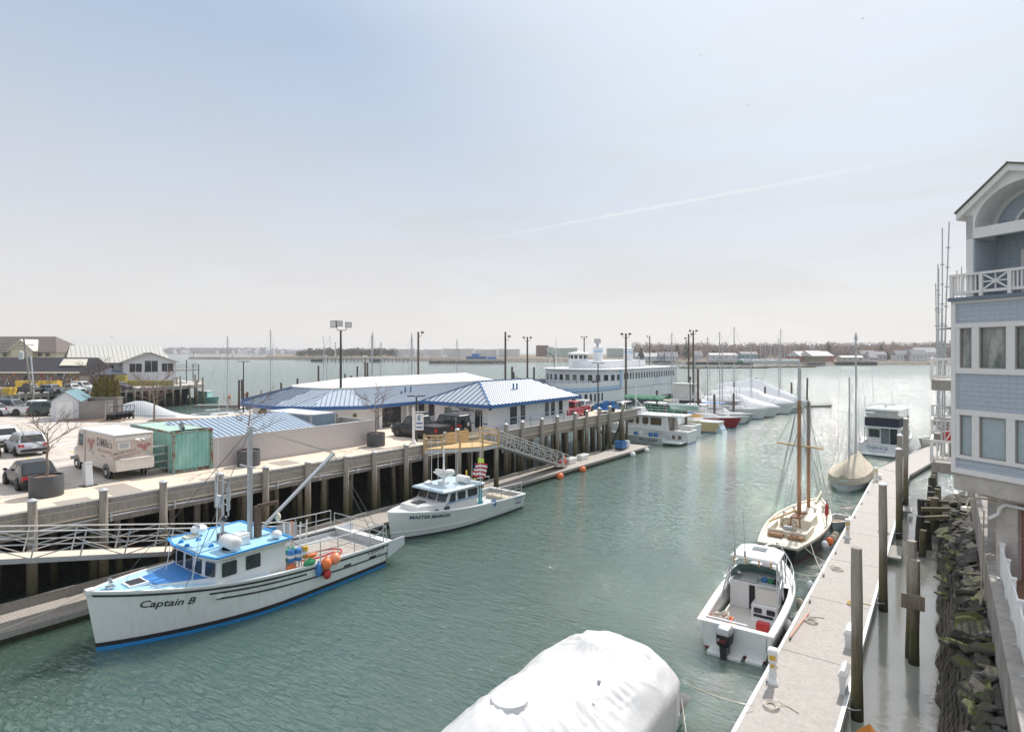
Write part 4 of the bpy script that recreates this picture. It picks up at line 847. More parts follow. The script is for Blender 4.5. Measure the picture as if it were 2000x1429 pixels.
x,y=V2(11.0,-20.7-.8); vehicle('parked_car','dark grey car nosing in beside the silver crossover','car',x-1.2,y-.1,DG,R(-90)+NP,paint('charcoal_car_paint',(.05,.055,.065)),4.5,1.82,1.5,.2,(.26,.95),(.42,.84),'car')
x,y=V2(13.2,-28.5); vehicle('parked_car','white car cut by the picture edge beyond the silver crossover','car',x,y,DG,R(90)+NP,paint('white_car_paint',(.7,.7,.7)),4.5,1.82,1.55,.2,(.26,.95),(.42,.84),'car')
x,y=at(66,817,4.4); a1=math.atan2(at(90,812,4.4)[1]-at(44,817,4.4)[1],at(90,812,4.4)[0]-at(44,817,4.4)[0])-R(90)
x,y=cw(70,70.5); vehicle('pickup_truck','white pickup truck with open bed in the far row of the car park','pickup truck',x,y,DG,R(-52)+NP+R(36)*0,paint('white_truck_paint',(.68,.68,.68)),5.6,1.95,1.85,.2,(.27,.62),(.36,.585),'pickup')
x,y=cw(20,72.5); vehicle('parked_car','dark blue grey SUV beside the white pickup truck','car',x,y,DG,R(-52),paint('slate_car_paint',(.06,.08,.11)),4.9,1.95,1.8,.2,(.24,.96),(.36,.9),'van')
x,y=cw(2,71); vehicle('parked_car','silver car behind the tail of the white pickup truck','car',x+.4,y-.8,DG,R(-52),paint('pale_car_paint',(.5,.5,.52)),4.6,1.85,1.5,.2,(.26,.95),(.42,.84),'car')
x,y=cw(104,70.5); vehicle('parked_car','dark green minivan with its tail lamps beside the white shed','car',x,y,DG,R(-28),paint('dark_green_paint',(.05,.075,.07)),4.8,1.95,1.75,.2,(.22,.96),(.36,.88),'van')
x,y=V2(37.4,-4.6); vehicle('pickup_truck','black crew cab pickup parked by the yellow timber landing','pickup truck',x,y,DG,R(90)+NP+R(1),paint('black_truck_paint',(.012,.014,.02)),5.9,2.02,1.92,.2,(.25,.60),(.34,.57),'pickup',lowm=CHROME)
x,y=V2(40.6,-4.2); t=vehicle('parked_jeep','dark boxy jeep with spare wheel on its tail, behind the black pickup','jeep',x,y,DG,R(90)+NP,paint('dark_jeep_paint',(.02,.022,.024)),4.2,1.85,1.85,.2,(.3,.98),(.36,.97),'van')
b=MB(); b.cyl((.1,-2.12,1.05),(.1,-2.36,1.05),.38,.38,20); sp=b.build('spare_wheel',TYRE,t); b=MB(); b.cyl((.1,-2.365,1.05),(.1,-2.38,1.05),.2,.2,14); b.build('rim',RIMM,sp)
x,y=V2(60.2,-3.0); vehicle('pickup_truck','red pickup at the end of the blue roofed office','pickup truck',x,y,DG,R(185)+NP,paint('red_truck_paint',(.42,.02,.025)),5.4,1.95,1.85,.2,(.25,.60),(.34,.57),'pickup')
x,y=V2(65.5,-5.0); vehicle('parked_car','silver sedan parked near the outer end of the wharf','car',x,y,DG,R(188)+NP,paint('silver_sedan_paint',(.5,.5,.52)),4.6,1.82,1.5,.2,(.26,.9),(.42,.75),'car')
t=thing('cargo_trailer','blue utility trailer with blue drums parked at the wharf end','trailer',(*V2(66.5,-2.0),4.41),NP)
b=MB(); b.box(-.9,.9,-1.6,1.6,.4,.5); 
for sx in (-.9,.86): b.box(sx,sx+.04,-1.6,1.6,.5,1.0)
b.build('tray',BLUP,t)
for sx in (-.95,.95): b=MB(); b.cyl((sx-.08,0,.32),(sx+.08,0,.32),.32,.32,14); b.build('wheel',TYRE,t)
for k,(dx,dy) in enumerate(((-.4,.8),(.4,.9),(.1,-.6))): drum(*V2(66.5+dy,-2.0+dx),4.92,BLUP,'blue drum standing in the utility trailer','drums in the utility trailer')
# ---------------------------------------------------------------- food truck in plastic wrap
FT=mat('cream_truck_skin',(.56,.47,.41),.38,var=.07,vs=1.2,coat=.35); FTW=mat('plastic_film',(.70,.66,.62),.16,var=.12,vs=2.5,bump=.9,bs=4)
ft=thing('food_truck','cream step van food truck wrapped in clear plastic with crab drawings','food truck',(*V2(15.0,-5.6),4.41),R(90)+NP+R(1))
# local: rear at y=0, front to +Y (away from the water), near side = -x ... width 2.1
b=MB(); b.side([(0,.55),(0,2.95),(.1,3.02),(4.9,2.98),(5.3,2.85),(5.62,1.75),(5.62,.55)],-1.08,1.08); b.build('body',FT,ft,bevel=.06)
b=MB(); b.side([(5.6,.55),(5.6,1.72),(6.7,1.5),(6.85,1.3),(6.85,.6)],-.85,.85); b.build('hood',FTW,ft,bevel=.08)
b=MB(); b.box(-1.0,1.0,6.85,7.0,.5,.75); b.build('front_bumper',GRYP,ft)
b=MB(); b.loft([[(-1.12,-.03,3.0),(1.12,-.03,3.0),(1.12,5.2,2.97),(-1.12,5.2,2.97)],[(-1.05,.05,3.08),(1.05,.05,3.08),(1.05,5.0,3.06),(-1.05,5.0,3.06)]]); b.build('roof_wrap',mat('white_film',(.74,.72,.70),.25,bump=.6,bs=4),ft,bevel=.03)
for s in (-1,1):
    panel('side_window',PGLASS,ft,(s*1.085,4.85,2.25),(0,s,0),(0,0,1),.62,.85); b=MB(); b.bar((s*1.09,4.2,.6),(s*1.09,4.2,2.95),.04,.02); b.build('door_seam',GRYP,ft)
panel('windscreen',PGLASS,ft,(0,5.5,2.35),(-1,0,0),(0,-.24,1),1.7,.75)
for f in (1.0,5.55):
    for s in (-1,1):
        b=MB(); b.lathe([(.22,-.12),(.36,-.12),(.4,-.06),(.4,.06),(.36,.12),(.22,.12)],n=20); b.v=[V(p.z+s*.98,f+p.x,.4+p.y) for p in b.v]; o=b.build('wheel',TYRE,ft,smooth=True)
        b=MB(); b.cyl((s*.98,f,.4),(s*1.12,f,.4),.23,.18,14); b.build('rim',RIMM,o)
        b=MB(); b.cyl((s*1.079,f,.52),(s*1.09,f,.52),.52,.52,22); b.build('wheel_arch',mat('shaded_arch',(.2,.19,.18),.6),ft)
# rear serving side faces the water
b=MB(); b.box(-1.02,1.02,-.28,.0,.62,1.35); b.build('rear_bumper',FTW,ft,bevel=.04)
b=MB(); b.box(-.85,.98,-.36,-.0,1.32,1.44); b.build('serving_shelf',FTW,ft,bevel=.03)
panel('rear_window',GRYP,ft,(-.52,-.005,2.28),(1,0,0),(0,0,1),.5,.32); panel('window_frame',WHT,ft,(-.52,-.0,2.28),(1,0,0),(0,0,1),.62,.44,t=.006)
b=MB()
for k in range(9):
    a=k*.7; b.loft([[(.1+.05*k,-.03,2.72),(.16+.05*k,-.03,2.72)],[(.12+.09*k-.1,-.16-.05*(k%3),2.62-.05*(k%4)),(.2+.09*k-.1,-.14,2.6)]],closed=False,caps=False)
b.box(-1.0,.95,-.03,.01,2.62,2.86); b.build('loose_wrap',FTW,ft)
LT=mat('dark_letter_paint',(.07,.06,.08),.5); RLT=mat('faded_red_letters',(.44,.19,.17),.5)
sx=-1.086
letters('DiMillo\'s',.80,LT,ft,(sx,1.28,2.12),(0,-1,0),(0,0,1),wide=.78,bold=.012); letters('ON THE ROAD',.30,RLT,ft,(sx,1.25,1.72),(0,-1,0),(0,0,1)); letters('catering',.17,LT,ft,(sx,1.5,1.45),(0,-1,0),(0,0,1))
letters('LOBSTER ROLLS',.19,LT,ft,(-.55,-.013,1.78),(1,0,.18),(-.18,0,1)); letters('CLAM CHOWDER',.19,RLT,ft,(-.35,-.014,1.56),(1,0,.18),(-.18,0,1))
def crab(o,ux,uy,s):
    ux,uy=Vector(ux),Vector(uy); n=ux.cross(uy)*.004; o=Vector(o)+n
    def blob(cx,cy,r,q=1): return [o+ux*(s*(cx+r*math.cos(i*.628)))+uy*(s*(cy+q*r*math.sin(i*.628))) for i in range(10)]
    b=MB()
    for c in ((0,0,.30,.62),(-.42,.2,.21,.85),(.42,.24,.21,.85),(-.2,.26,.08,1.3),(.1,.28,.08,1.3),(.06,-.25,.16,1.1)): b.quad(*blob(*c))
    b.build('crab_emblem',RLT,ft)
    for c in ((-.22,-.45,.17,1),(.26,-.62,.17,1)): b=MB(); b.quad(*blob(*c)); b.build('wheel_emblem',GRYP,ft)
ft.scale=(1,1.1,.88)
crab((sx,3.25,2.1),(0,-1,0),(0,0,1),.95); crab((.55,-.012,2.05),(1,0,0),(0,0,1),.62)
# wire rack between truck and container
t=thing('wire_rack','tall wire shelf rack standing between food truck and container','rack',(*V2(16.35,-5.9),4.41),NP+R(90))
b=MB()
for dx in (-.6,.6):
    for dy in (-.28,.28): b.cyl((dx,dy,0),(dx,dy,1.75),.02)
b.build('frame',GALV,t)
for z in (.3,.75,1.2,1.7): b=MB(); b.box(-.6,.6,-.28,.28,z,z+.03); b.build('shelf',GALV,t)
# ---------------------------------------------------------------- teal shipping container
TEALC=mat('chalky_teal_paint',(.23,.47,.42),.6,var=.16,vs=1.6,c2=(.33,.55,.50),thr=(.45,.7),stretch=(1,1,.35)); RUST=mat('rusty_teal_edge',(.24,.38,.33),.75,var=.2,vs=3,c2=(.22,.09,.04),thr=(.46,.56))
ct=thing('shipping_container','weathered teal shipping container with rusty corner posts beside the food truck','container',(*V2(16.95,-4.98),4.41),NP)
W_,L_,H_=2.44,6.9,2.59     # container spans +Y by 2.44 (towards the office) and -X by 6.06
def corr(p0,p1,z0,z1,n,d):
    p0=Vector(p0); p1=Vector(p1); dv=(p1-p0)/n; nr=V(dv.y,-dv.x,0).normalized()*d; b=MB(); pts=[]
    for k in range(n): pts+=[p0+dv*k,p0+dv*(k+.3),p0+dv*(k+.42)-nr,p0+dv*(k+.86)-nr]
    pts.append(p1); b.loft([[p+V(0,0,z0) for p in pts],[p+V(0,0,z1) for p in pts]],caps=False,closed=False); return b
corr((-L_+.1,.03,0),(-.1,.03,0),.18,H_-.1,22,.04).build('side_panel',TEALC,ct); corr((-L_+.1,W_-.03,0),(-.1,W_-.03,0),.18,H_-.1,22,-.04).build('side_panel',TEALC,ct)
corr((-.05,.1,0),(-.05,W_-.1,0),.18,H_-.1,9,.05).build('end_panel',TEALC,ct); corr((-L_+.05,.1,0),(-L_+.05,W_-.1,0),.18,H_-.1,9,-.05).build('end_panel',TEALC,ct)
for x in (-L_,-.14):
    for y in (0,W_-.14): b=MB(); b.box(x,x+.14,y,y+.14,0,H_); b.build('corner_post',RUST,ct)
b=MB()
for z in (.02,H_-.13):
    b.box(-L_+.14,-.14,.005,.1,z,z+.12); b.box(-L_+.14,-.14,W_-.1,W_-.005,z,z+.12); b.box(-.1,-.005,.14,W_-.14,z,z+.12); b.box(-L_+.005,-L_+.1,.14,W_-.14,z,z+.12)
b.build('rail_frame',RUST,ct)
b=MB(); pts=[]
for k in range(40): pts+=[(-L_+.14+k*.145,H_-.06),(-L_+.14+k*.145+.07,H_-.06),(-L_+.14+k*.145+.085,H_-.03),(-L_+.14+k*.145+.13,H_-.03)]
b.loft([[(x,.1,z) for x,z in pts],[(x,W_-.1,z) for x,z in pts]],caps=False,closed=False); b.build('roof_panel',mat('pale_teal_roof',(.52,.68,.60),.6,var=.1,vs=2),ct)
b=MB(); b.bar((-4.1,2.2,H_+.06),(-.9,1.0,H_+.06),.16,.12); tag(b.build('steel_beam',DARK,loc=(*V2(16.95,-4.98),4.41),rz=NP),'dark steel beam lying across the container roof','beam')
# ---------------------------------------------------------------- pale board fence, lean-to roof, blue container
FEN=wall_bands('pale_board_fence',(.52,.485,.475),.14,.25,.9,axis=1,var=.05)
fe=thing('board_fence','pale grey board fence along the wharf walkway with blue lean-to behind','fence',(*V2(19.4,-4.95),4.4),NP)
b=MB(); b.box(-.08,0,0,13.2,0,1.92); b.build('fence_panel',FEN,fe)
b=MB(); b.box(-.1,.03,-.02,13.22,1.92,1.97); b.build('top_rail',LGRY,fe)
b=MB(); b.box(-4.4,-.1,13.1,13.2,0,1.9); b.build('end_panel',mat('grey_fence_end',(.40,.38,.36),.8,var=.1),fe)
b=MB(); b.box(-4.4,-4.3,7.5,13.1,0,1.9); b.build('rear_panel',WOODG,fe)
SEAMD=mat('deep_blue_seam',(.085,.13,.21),.55)
def seamroof(name,poly,m,parent,n,dirp,seam_m=None,h=.055):       # flat roof facet with standing seams; poly: eave a,b then top c,d
    a,b_,c,d=[Vector(p) for p in poly]; k=MB(); nr=(b_-a).cross(d-a).normalized()
    if nr.z<0: nr=-nr
    k.quad(a,b_,c,d); k.quad(*[p-nr*.05 for p in (d,c,b_,a)])
    o=k.build(name,m,parent); s=MB()
    L0=(b_-a).length; e=(b_-a).normalized(); up=nr.cross(e)
    # seams run straight up the slope, clipped by the facet sides
    cx=[(p-a).dot(e) for p in (a,b_,c,d)]; cy=[abs((p-a).dot(up)) for p in (a,b_,c,d)]; sg=1 if (d-a).dot(up)+(c-a).dot(up)>0 else -1
    hgt=max(cy); lo,hi=min(cx),max(cx); step=L0/n
    x=lo+step*.5
    while x<hi:
        def yat(x):
            # facet interval of y at x
            pts=list(zip(cx,cy)); ys=[]
            for (x0,y0_),(x1,y1_) in zip(pts,pts[1:]+pts[:1]):
                if min(x0,x1)-1e-6<=x<=max(x0,x1)+1e-6 and abs(x1-x0)>1e-6: ys.append(y0_+(y1_-y0_)*(x-x0)/(x1-x0))
            return (min(ys),max(ys)) if len(ys)>1 else None
        r=yat(x)
        if r and r[1]-r[0]>.05:
            p=a+e*x+up*(sg*r[0]); q=a+e*x+up*(sg*r[1]); s.bar(p+nr*h*.5,q+nr*h*.5,.04,h)
        x+=step
    s.build('roof_seam',seam_m or SEAMD,o); return o
lt=thing('lean_to','blue metal lean-to roof on posts behind the pale fence','lean-to roof',(*V2(20,-5.2),4.4),NP)
seamroof('roof',[(0,-1.6,1.9),(0,7.3,1.9),(-4.6,7.3,2.75),(-4.6,-1.6,2.75)],mat('bright_blue_sheet',(.36,.44,.53),.5,metal=.1,var=.05),lt,24,0,None,.03)
b=MB(); b.bar((.03,-1.6,1.86),(.03,7.3,1.86),.05,.14); b.build('gutter',BLUED,lt)
for yy in (-1.4,3,7.1):
    for xx in (-.2,-4.5): b=MB(); b.box(xx-.05,xx+.05,yy-.05,yy+.05,0,1.85 if xx>-1 else 2.65); b.build('post',LGRY,lt)
t=thing('shipping_container','slate blue container standing behind the pale fence beyond the lean-to','container',(*V2(28.2,-7.4),4.4),NP+R(4))
BSL=mat('slate_container_paint',(.22,.30,.38),.6,var=.15)
corr((-6,0,0),(0,0,0),.1,2.5,20,.04).build('side_panel',BSL,t); corr((0,0,0),(0,2.44,0),.1,2.5,9,.04).build('end_panel',BSL,t); corr((-6,2.44,0),(0,2.44,0),.1,2.5,20,-.04).build('side_panel',BSL,t)
b=MB(); b.box(-6,0,0,2.44,2.5,2.58); b.build('roof_panel',mat('pale_container_roof',(.55,.58,.6),.6),t)
b=MB()
for q in ((-.12,.02,-.02,.12),(-.12,.02,2.32,2.46)): b.box(*q,0,2.6)
b.build('corner_post',GRYP,t)
t=thing('flatbed_rack','pale timber stack lying behind the far end of the pale fence','timber',(*V2(29.5,-6.0),4.4),NP)
for k in range(3): b=MB(); b.box(-.9+.1*k,.3-.1*k,0,3,.6+.4*k,.95+.4*k); b.build('timber',WHT if k==2 else WOODG,t)
# ---------------------------------------------------------------- planters with bare young trees
BARK=mat('grey_bark',(.23,.19,.16),.9,var=.25,vs=5); TWIG=mat('brown_twig',(.20,.145,.12),.9); PLNT=mat('charcoal_planter',(.075,.078,.085),.6,var=.1,vs=2); SOIL=mat('dry_soil',(.24,.14,.09),1,var=.3,vs=10)
def bare_tree(t,h,rad,seed,z=0,spread=.9,depth=5,n0=6,up=.35,trunkh=.4):
    r=random.Random(seed); tk=MB(); br=MB()
    p0=V(0,0,z); top=V(r.uniform(-.05,.05)*h,r.uniform(-.05,.05)*h,z+h*.92)
    pts=[p0.lerp(top,k/5)+V(r.uniform(-.02,.02)*h,r.uniform(-.02,.02)*h,0)*(0<k<5) for k in range(6)]
    for k in range(5): tk.cyl(pts[k],pts[k+1],rad*(1-.17*k),rad*(1-.17*(k+1)),7)
    def grow(p,d,l,rr,dep):
        q=p
        for k in range(2):
            d=(d+V(r.uniform(-.3,.3),r.uniform(-.3,.3),r.uniform(-.1,.25))).normalized(); e=q+d*l/2; br.cyl(q,e,rr*(1-.3*k),rr*(.7-.25*k),4,False); q=e
            if dep>0:
                for _ in range(2 if dep>1 else 3):
                    a=r.uniform(0,6.28); dd=(d+V(math.cos(a),math.sin(a),r.uniform(-.2,.5))*.75).normalized(); grow(q,dd,l*r.uniform(.5,.75),rr*.5,dep-1)
    for i in range(n0):
        f=trunkh+(1-trunkh)*i/n0; k=min(int(f*5),4); p=pts[k].lerp(pts[k+1],f*5-k); a=i*2.4+r.uniform(-.4,.4)
        grow(p,V(math.cos(a)*spread,math.sin(a)*spread,up+.3*f).normalized(),h*r.uniform(.28,.42),rad*.42,depth-3)
    tk.build('trunk',BARK,t,smooth=True); br.build('crown',TWIG,t)
def planter(a,b_,tree,seed,label,tlabel,R_=.75,H_=1.1):
    t=thing('round_planter',label,'planter',(*V2(a,b_),4.4),0,'charcoal planters on the wharf')
    b=MB(); b.lathe([(R_*.97,0),(R_,.05),(R_,H_-.03),(R_*.98,H_),(R_*.93,H_),(R_*.92,H_-.14)],n=30); b.build('pot',PLNT,t,smooth=True)
    b=MB(); b.lathe([(R_*.92,H_-.13),(.02,H_-.06)],n=24); b.build('soil',SOIL,t)
    if tree:
        q=thing('bare_tree',tlabel,'tree',(*V2(a,b_),4.4+H_-.1),0,None); bare_tree(q,tree,.085,seed,0,1.0,5,7,.25)
planter(10.45,-4.35,2.9,5,'charcoal round planter behind the black hatchback','bare young tree in the planter by the black hatchback')
planter(21.3,-4.0,3.4,17,'charcoal planter against the middle of the pale fence','bare young tree in the planter at the middle of the pale fence',.72,1.05)
planter(31.9,-3.9,3.3,9,'charcoal planter at the far end of the pale fence','bare young tree in the planter at the fence end',.72,1.05)
# pay station
t=thing('pay_station','leaning pale grey pay station post on the walkway by the food truck','pay station',(*V2(12.6,-5.3),4.4),NP+R(100))
b=MB(); b.side([(-.16,.0),(.16,.0),(.34,1.25),(.02,1.38)],-.2,.2); b.build('post',LGRY,t,bevel=.03); b=MB(); b.box(-.35,.35,-.3,.3,0,.05); b.build('base_plate',DARK,t)
b=MB(); b.quad((-.14,.025,1.0),(.14,.025,1.0),(.14,.0,1.25),(-.14,.0,1.25)); b.build('screen',DARK,t)
# ---------------------------------------------------------------- street lamps and flood lights
LPOST=mat('dark_bronze_post',(.045,.04,.04),.5)
def area_lamp(x,y,z,H_,rz,label,arm=.75):
    t=thing('street_lamp',label,'street lamp',(x,y,z),rz,'slim twin head lamps')
    b=MB(); b.cyl((0,0,0),(0,0,H_),.09,.065,10); b.build('post',LPOST,t)
    for s in (-1,1): b=MB(); b.box(s*.08 if s>0 else -arm,arm if s>0 else -.08,-.12,.12,H_-.03,H_+.05); b.build('lamp_head',LPOST,t)
x,y=V2(35.1,-2.6); area_lamp(x,y,4.4,hh(772,50.2)-4.4,YAW,'slim twin head lamp beside the black pickup')
x,y=cw(1168,70.5); area_lamp(x,y,4.4,hh(709,70.5)-4.4,YAW,'slim twin head lamp near the silver sedan at the wharf end')
x,y=cw(475.5,78); area_lamp(x,y,4.0,hh(706,78)-4.0,YAW,'slim twin head lamp standing past the round end of the restaurant office')
t=thing('floodlight_pole','tall dark pole carrying three floodlights behind the pale fence','light pole',(*V2(38.2,-17.4),4.4),YAW)
Yf=61.0; Hf=hh(645,Yf)-4.4
b=MB(); b.cyl((0,0,0),(0,0,Hf),.15,.10,10); b.build('post',LPOST,t)
b=MB(); b.tube([(-.42,0,Hf+.5),(-.38,0,Hf+.05),(-.2,0,Hf),(.45,0,Hf),(.6,0,Hf+.1),(.62,0,Hf+.4)],.035,6); b.build('bracket',LPOST,t)
for x,z,rzz,s in ((-.62,Hf+.7,-.5,1),(-.2,Hf+.75,.6,.8),(.75,Hf+.62,.5,.8)):
    b=MB(); c,s_=math.cos(rzz),math.sin(rzz)
    def T(px_,py_,pz_): return (x+(c*px_-s_*py_)*s,(s_*px_+c*py_)*s,z+(pz_+py_*.35)*s)
    b.loft([[T(-.3,.25,-.2),T(.3,.25,-.2),T(.3,.25,.2),T(-.3,.25,.2)],[T(-.42,-.22,-.36),T(.42,-.22,-.36),T(.42,-.22,.36),T(-.42,-.22,.36)]]); o=b.build('floodlight',LPOST,t)
    b=MB(); b.quad(T(-.36,-.235,-.3),T(.36,-.235,-.3),T(.36,-.235,.3),T(-.36,-.235,.3)); b.build('lamp_glass',LENS,o)
def timber_lamp(px,Y,ytop,base,label,heads=((-1,0),(1,0)),r=.17,name='light_pole'):
    x,y=cw(px,Y); H_=hh(ytop,Y)-base; t=thing(name,label,'light pole',(x,y,base),YAW,'timber light poles of the marina')
    b=MB(); b.cyl((0,0,-1),(0,0,H_),r*1.15,r*.85,9); b.build('post',mat('brown_pole_timber',(.12,.09,.075),.9,var=.2) if 'brown_pole_timber' not in bpy.data.materials else bpy.data.materials['brown_pole_timber'],t)
    for s,dz in heads:
        b=MB(); b.tube([(0,0,H_-.8+dz),(s*.45,0,H_-.6+dz),(s*.6,0,H_-.15+dz)],.035,5); b.lathe([(.1,H_+.1+dz),(.26,H_-.05+dz),(.24,H_-.2+dz),(.02,H_-.15+dz)],c=(s*.62,0,0),n=9); b.build('lamp_head',DARK,t)
for a_ in ((817,88,648,0,'timber light pole with one lamp, standing before the white oil tanks',((1,0),)),(987,92,648,0,'thickest timber light pole, one lamp, beyond the middle of the blue roof',((1,-.6),)),(1030,104,658,0,'timber light pole with two lamps between thick pole and ferry'),(1141,150,657,0,'timber light pole with two lamps behind the wheelhouse of the ferry'),(1222.5,92,651,0,'dark timber light pole with two lamps in front of the ferry side'),(1269,160,656,0,'timber light pole with one lamp rising behind the ferry stern',((-1,0),)),(1345,118,652,0,'thinner of the two brown poles past the ferry end',((1,0),(-1,-.8))),(1354,112,645,0,'taller of the two brown poles past the ferry end, two lamps')):
    timber_lamp(*a_)
t=thing('light_pole','short slim lamp post at the green canopied boat','light pole',(*cw(1348,96),0),YAW); b=MB(); b.cyl((0,0,0),(0,0,hh(742,96)),.1,.07); b.build('post',LPOST,t); b=MB(); b.lathe([(.02,0),(.16,.1),(.16,.45),(.02,.6)],c=(0,0,hh(742,96)),n=8); b.build('lamp_head',DARK,t)
# hanging sign post
t=thing('sign_post','white post with hanging sign boards beside the tail of the black pickup','sign',(*V2(34.4,-2.2),4.4),YAW)
b=MB(); b.box(-.09,.09,-.09,.09,0,2.9); b.lathe([(.1,2.9),(.02,3.05)],n=8); b.loft([[(-w,-w,z),(w,-w,z),(w,w,z),(-w,w,z)] for w,z in ((.25,0),(.25,.06),(.1,.35))]); b.box(.09,.95,-.04,.04,2.6,2.68); b.build('post',WHT,t)
b=MB(); b.box(.16,.82,-.04,.04,1.15,2.5); sb=b.build('sign_board',WHT,t)
b=MB(); b.tube([(.5+.15*math.cos(a/6*4.5+.6),-.05,2.15+.2*math.sin(a/6*4.5+.6)) for a in range(7)],.035,5); b.ball((.5,-.05,2.12),(.07,.02,.1)); b.build('emblem',BLUED,sb)
for z in (1.32,1.65): b=MB(); b.box(.24,.74,-.055,-.042,z,z+.12); b.build('lettering',BLUED,sb)
# ---------------------------------------------------------------- waterfront offices with blue roofs
def win(parent,c,ux,w,h,frame=WHT,glass=BGLASS,fw=.07,name='window',mull=0):
    c=Vector(c); ux=Vector(ux).normalized(); uy=V(0,0,1); n=ux.cross(uy)
    o=panel(name,frame,parent,c,ux,uy,w+2*fw,h+2*fw,t=.03,r=.01); 
    p=panel('pane',glass,o,c+n*.03,ux,uy,w,h,t=.006,r=.01)
    for k in range(mull):
        b=MB(); q=c+n*.05+ux*(w*((k+1)/(mull+1)-.5)); b.bar(q-uy*h/2,q+uy*h/2,.05,.02); b.build('mullion',frame,o)
    return o
of=thing('office_building','long white office with octagonal end and blue seamed roof under a white upper roof','building',(*pf(0,0),4.4),NP)
# local frame: x = b (out to the water), y = a
wp=[(-12.7,62),(-12.7,37.2),(-15.2,34.0),(-18.6,32.3),(-24,32.3),(-28,34.4),(-31,38),(-31,62)]
b=MB(); b.loft([[(x,y,0) for x,y in wp],[(x,y,2.5) for x,y in wp]]); b.build('wall',WALLW,of)
ep=[(-11.6,62),(-11.6,36.8),(-14.6,33.1),(-18.4,31.2),(-24.3,31.2),(-28.8,33.6),(-32,37.4),(-32,62)]
tp=[(-16.6,62),(-16.6,39.0),(-17.8,37.4),(-19.6,36.6),(-23.4,36.6),(-25.6,37.6),(-27,39.2),(-27,62)]
ze,zt=2.42,3.72
for i,n in ((0,72),(1,11),(2,10),(3,14),(4,11),(5,11)):
    e0,e1=ep[i],ep[i+1]; t0,t1=tp[i],tp[i+1]
    seamroof('roof_facet',[(*e0,ze),(*e1,ze),(*t1,zt),(*t0,zt)],BLUER,of,n,0)
b=MB()
for e0,e1 in zip(ep[:-1],ep[1:]): b.bar((*e0,ze-.14),(*e1,ze-.14),.12,.34)
b.build('fascia',BLUED,of)
b=MB(); b.add([(x*.995,y,ze-.2) for x,y in ep],[tuple(range(len(ep)))]); b.build('soffit',WHT,of)
b=MB(); cx=-21.8; hp=[(cx+(x-cx)*1.01,y-.05,zt) for x,y in tp]; b.loft([[(x,y,zt-.05) for x,y,z in hp],[(x,y,zt+.14) for x,y,z in hp]])
rd0=(cx,42.5,zt+.95); rd1=(cx,62,zt+.95)
top=[V(x,y,zt+.15) for x,y,z in hp]
b.add(top+[V(*rd0),V(*rd1)],[(0,1,8,9),(1,2,8),(2,3,8),(3,4,8),(4,5,8),(5,6,8),(6,7,9,8)]); b.build('upper_roof',mat('white_membrane',(.72,.70,.67),.6,var=.05),of)
for yy,xx in ((44.5,-14.6),(45.3,-14.6),(43.6,-14.2)): b=MB(); b.cyl((xx,yy,2.9),(xx,yy,3.75 if yy>44 else 3.4),.08); b.build('roof_vent',BLUED,of)
# arched opening and portholes on the octagon
ax=Vector((ep[1][0]-ep[2][0],ep[1][1]-ep[2][1],0))
def onwall(i,f,z): 
    p=Vector((*wp[i],0)).lerp(Vector((*wp[i+1],0)),f); return V(p.x,p.y,z)
def wdir(i): return (Vector((*wp[i],0))-Vector((*wp[i+1],0))).normalized()
c=onwall(3,.62,1.15); u=wdir(3); arch=[(1.25*math.cos(R(a)),1.05*math.sin(R(a))-.25) for a in range(0,181,12)]
panel('arch_window',DARK,of,c+V(0,0,0),u,(0,0,1),0,0,poly=arch); nrm=u.cross(V(0,0,1))
letters("DIMILLO'S",.5,mat('gold_letters',(.55,.40,.10),.5),of,c+nrm*.03+V(0,0,.22),u,(0,0,1),wide=.75,bold=.015); letters('MARINA',.34,bpy.data.materials['gold_letters'],of,c+nrm*.03+V(0,0,-.14),u,(0,0,1),wide=.9,bold=.015)
for i,f in ((2,.75),(2,.2),(1,.6),(1,.15)):
    c=onwall(i,f,1.45); u=wdir(i); nn_=u.cross(V(0,0,1)); b=MB(); b.cyl(c-nn_*.01,c+nn_*.05,.24,.24,16); o=b.build('porthole',TANC,of); b=MB(); b.cyl(c+nn_*.05,c+nn_*.06,.15,.15,14); b.build('pane',BGLASS,o)
# entrance on the front; a dark panel paints the shade of its recess
u=wdir(0)
def fw_(y,z,d=0): return V(-12.7+d,y,z)
b=MB(); b.box(-12.75,-12.66,39.2,42.2,0,2.2); b.build('entrance_shade',mat('shaded_interior',(.05,.045,.04),.8),of)
for y in (39.4,40.4,41.4): panel('glass_door',BGLASS,of,fw_(y+.3,1.15,.06),(0,1,0),(0,0,1),.8,2.0,r=.01)
b=MB(); b.box(-12.4,-12.2,39.2,42.6,2.02,2.42); b.build('sign_board',WHT,of)
letters('ENTRANCE',.34,DARK,of,(-12.19,40.9,2.12),(0,1,0),(0,0,1),wide=1.1,bold=.01)
for y in (39.1,42.6,43.4): b=MB(); b.box(-12.3,-12.05,y-.13,y+.13,0,2.4); b.build('post',WHT,of)
b=MB(); b.box(-12.72,-12.65,43.6,62,.85,.97); b.build('wall_stripe',BLUED,of)
for y in (45.1,46.6,51.5,53.2): win(of,fw_(y,1.35,.0),(0,1,0),.85,1.5)
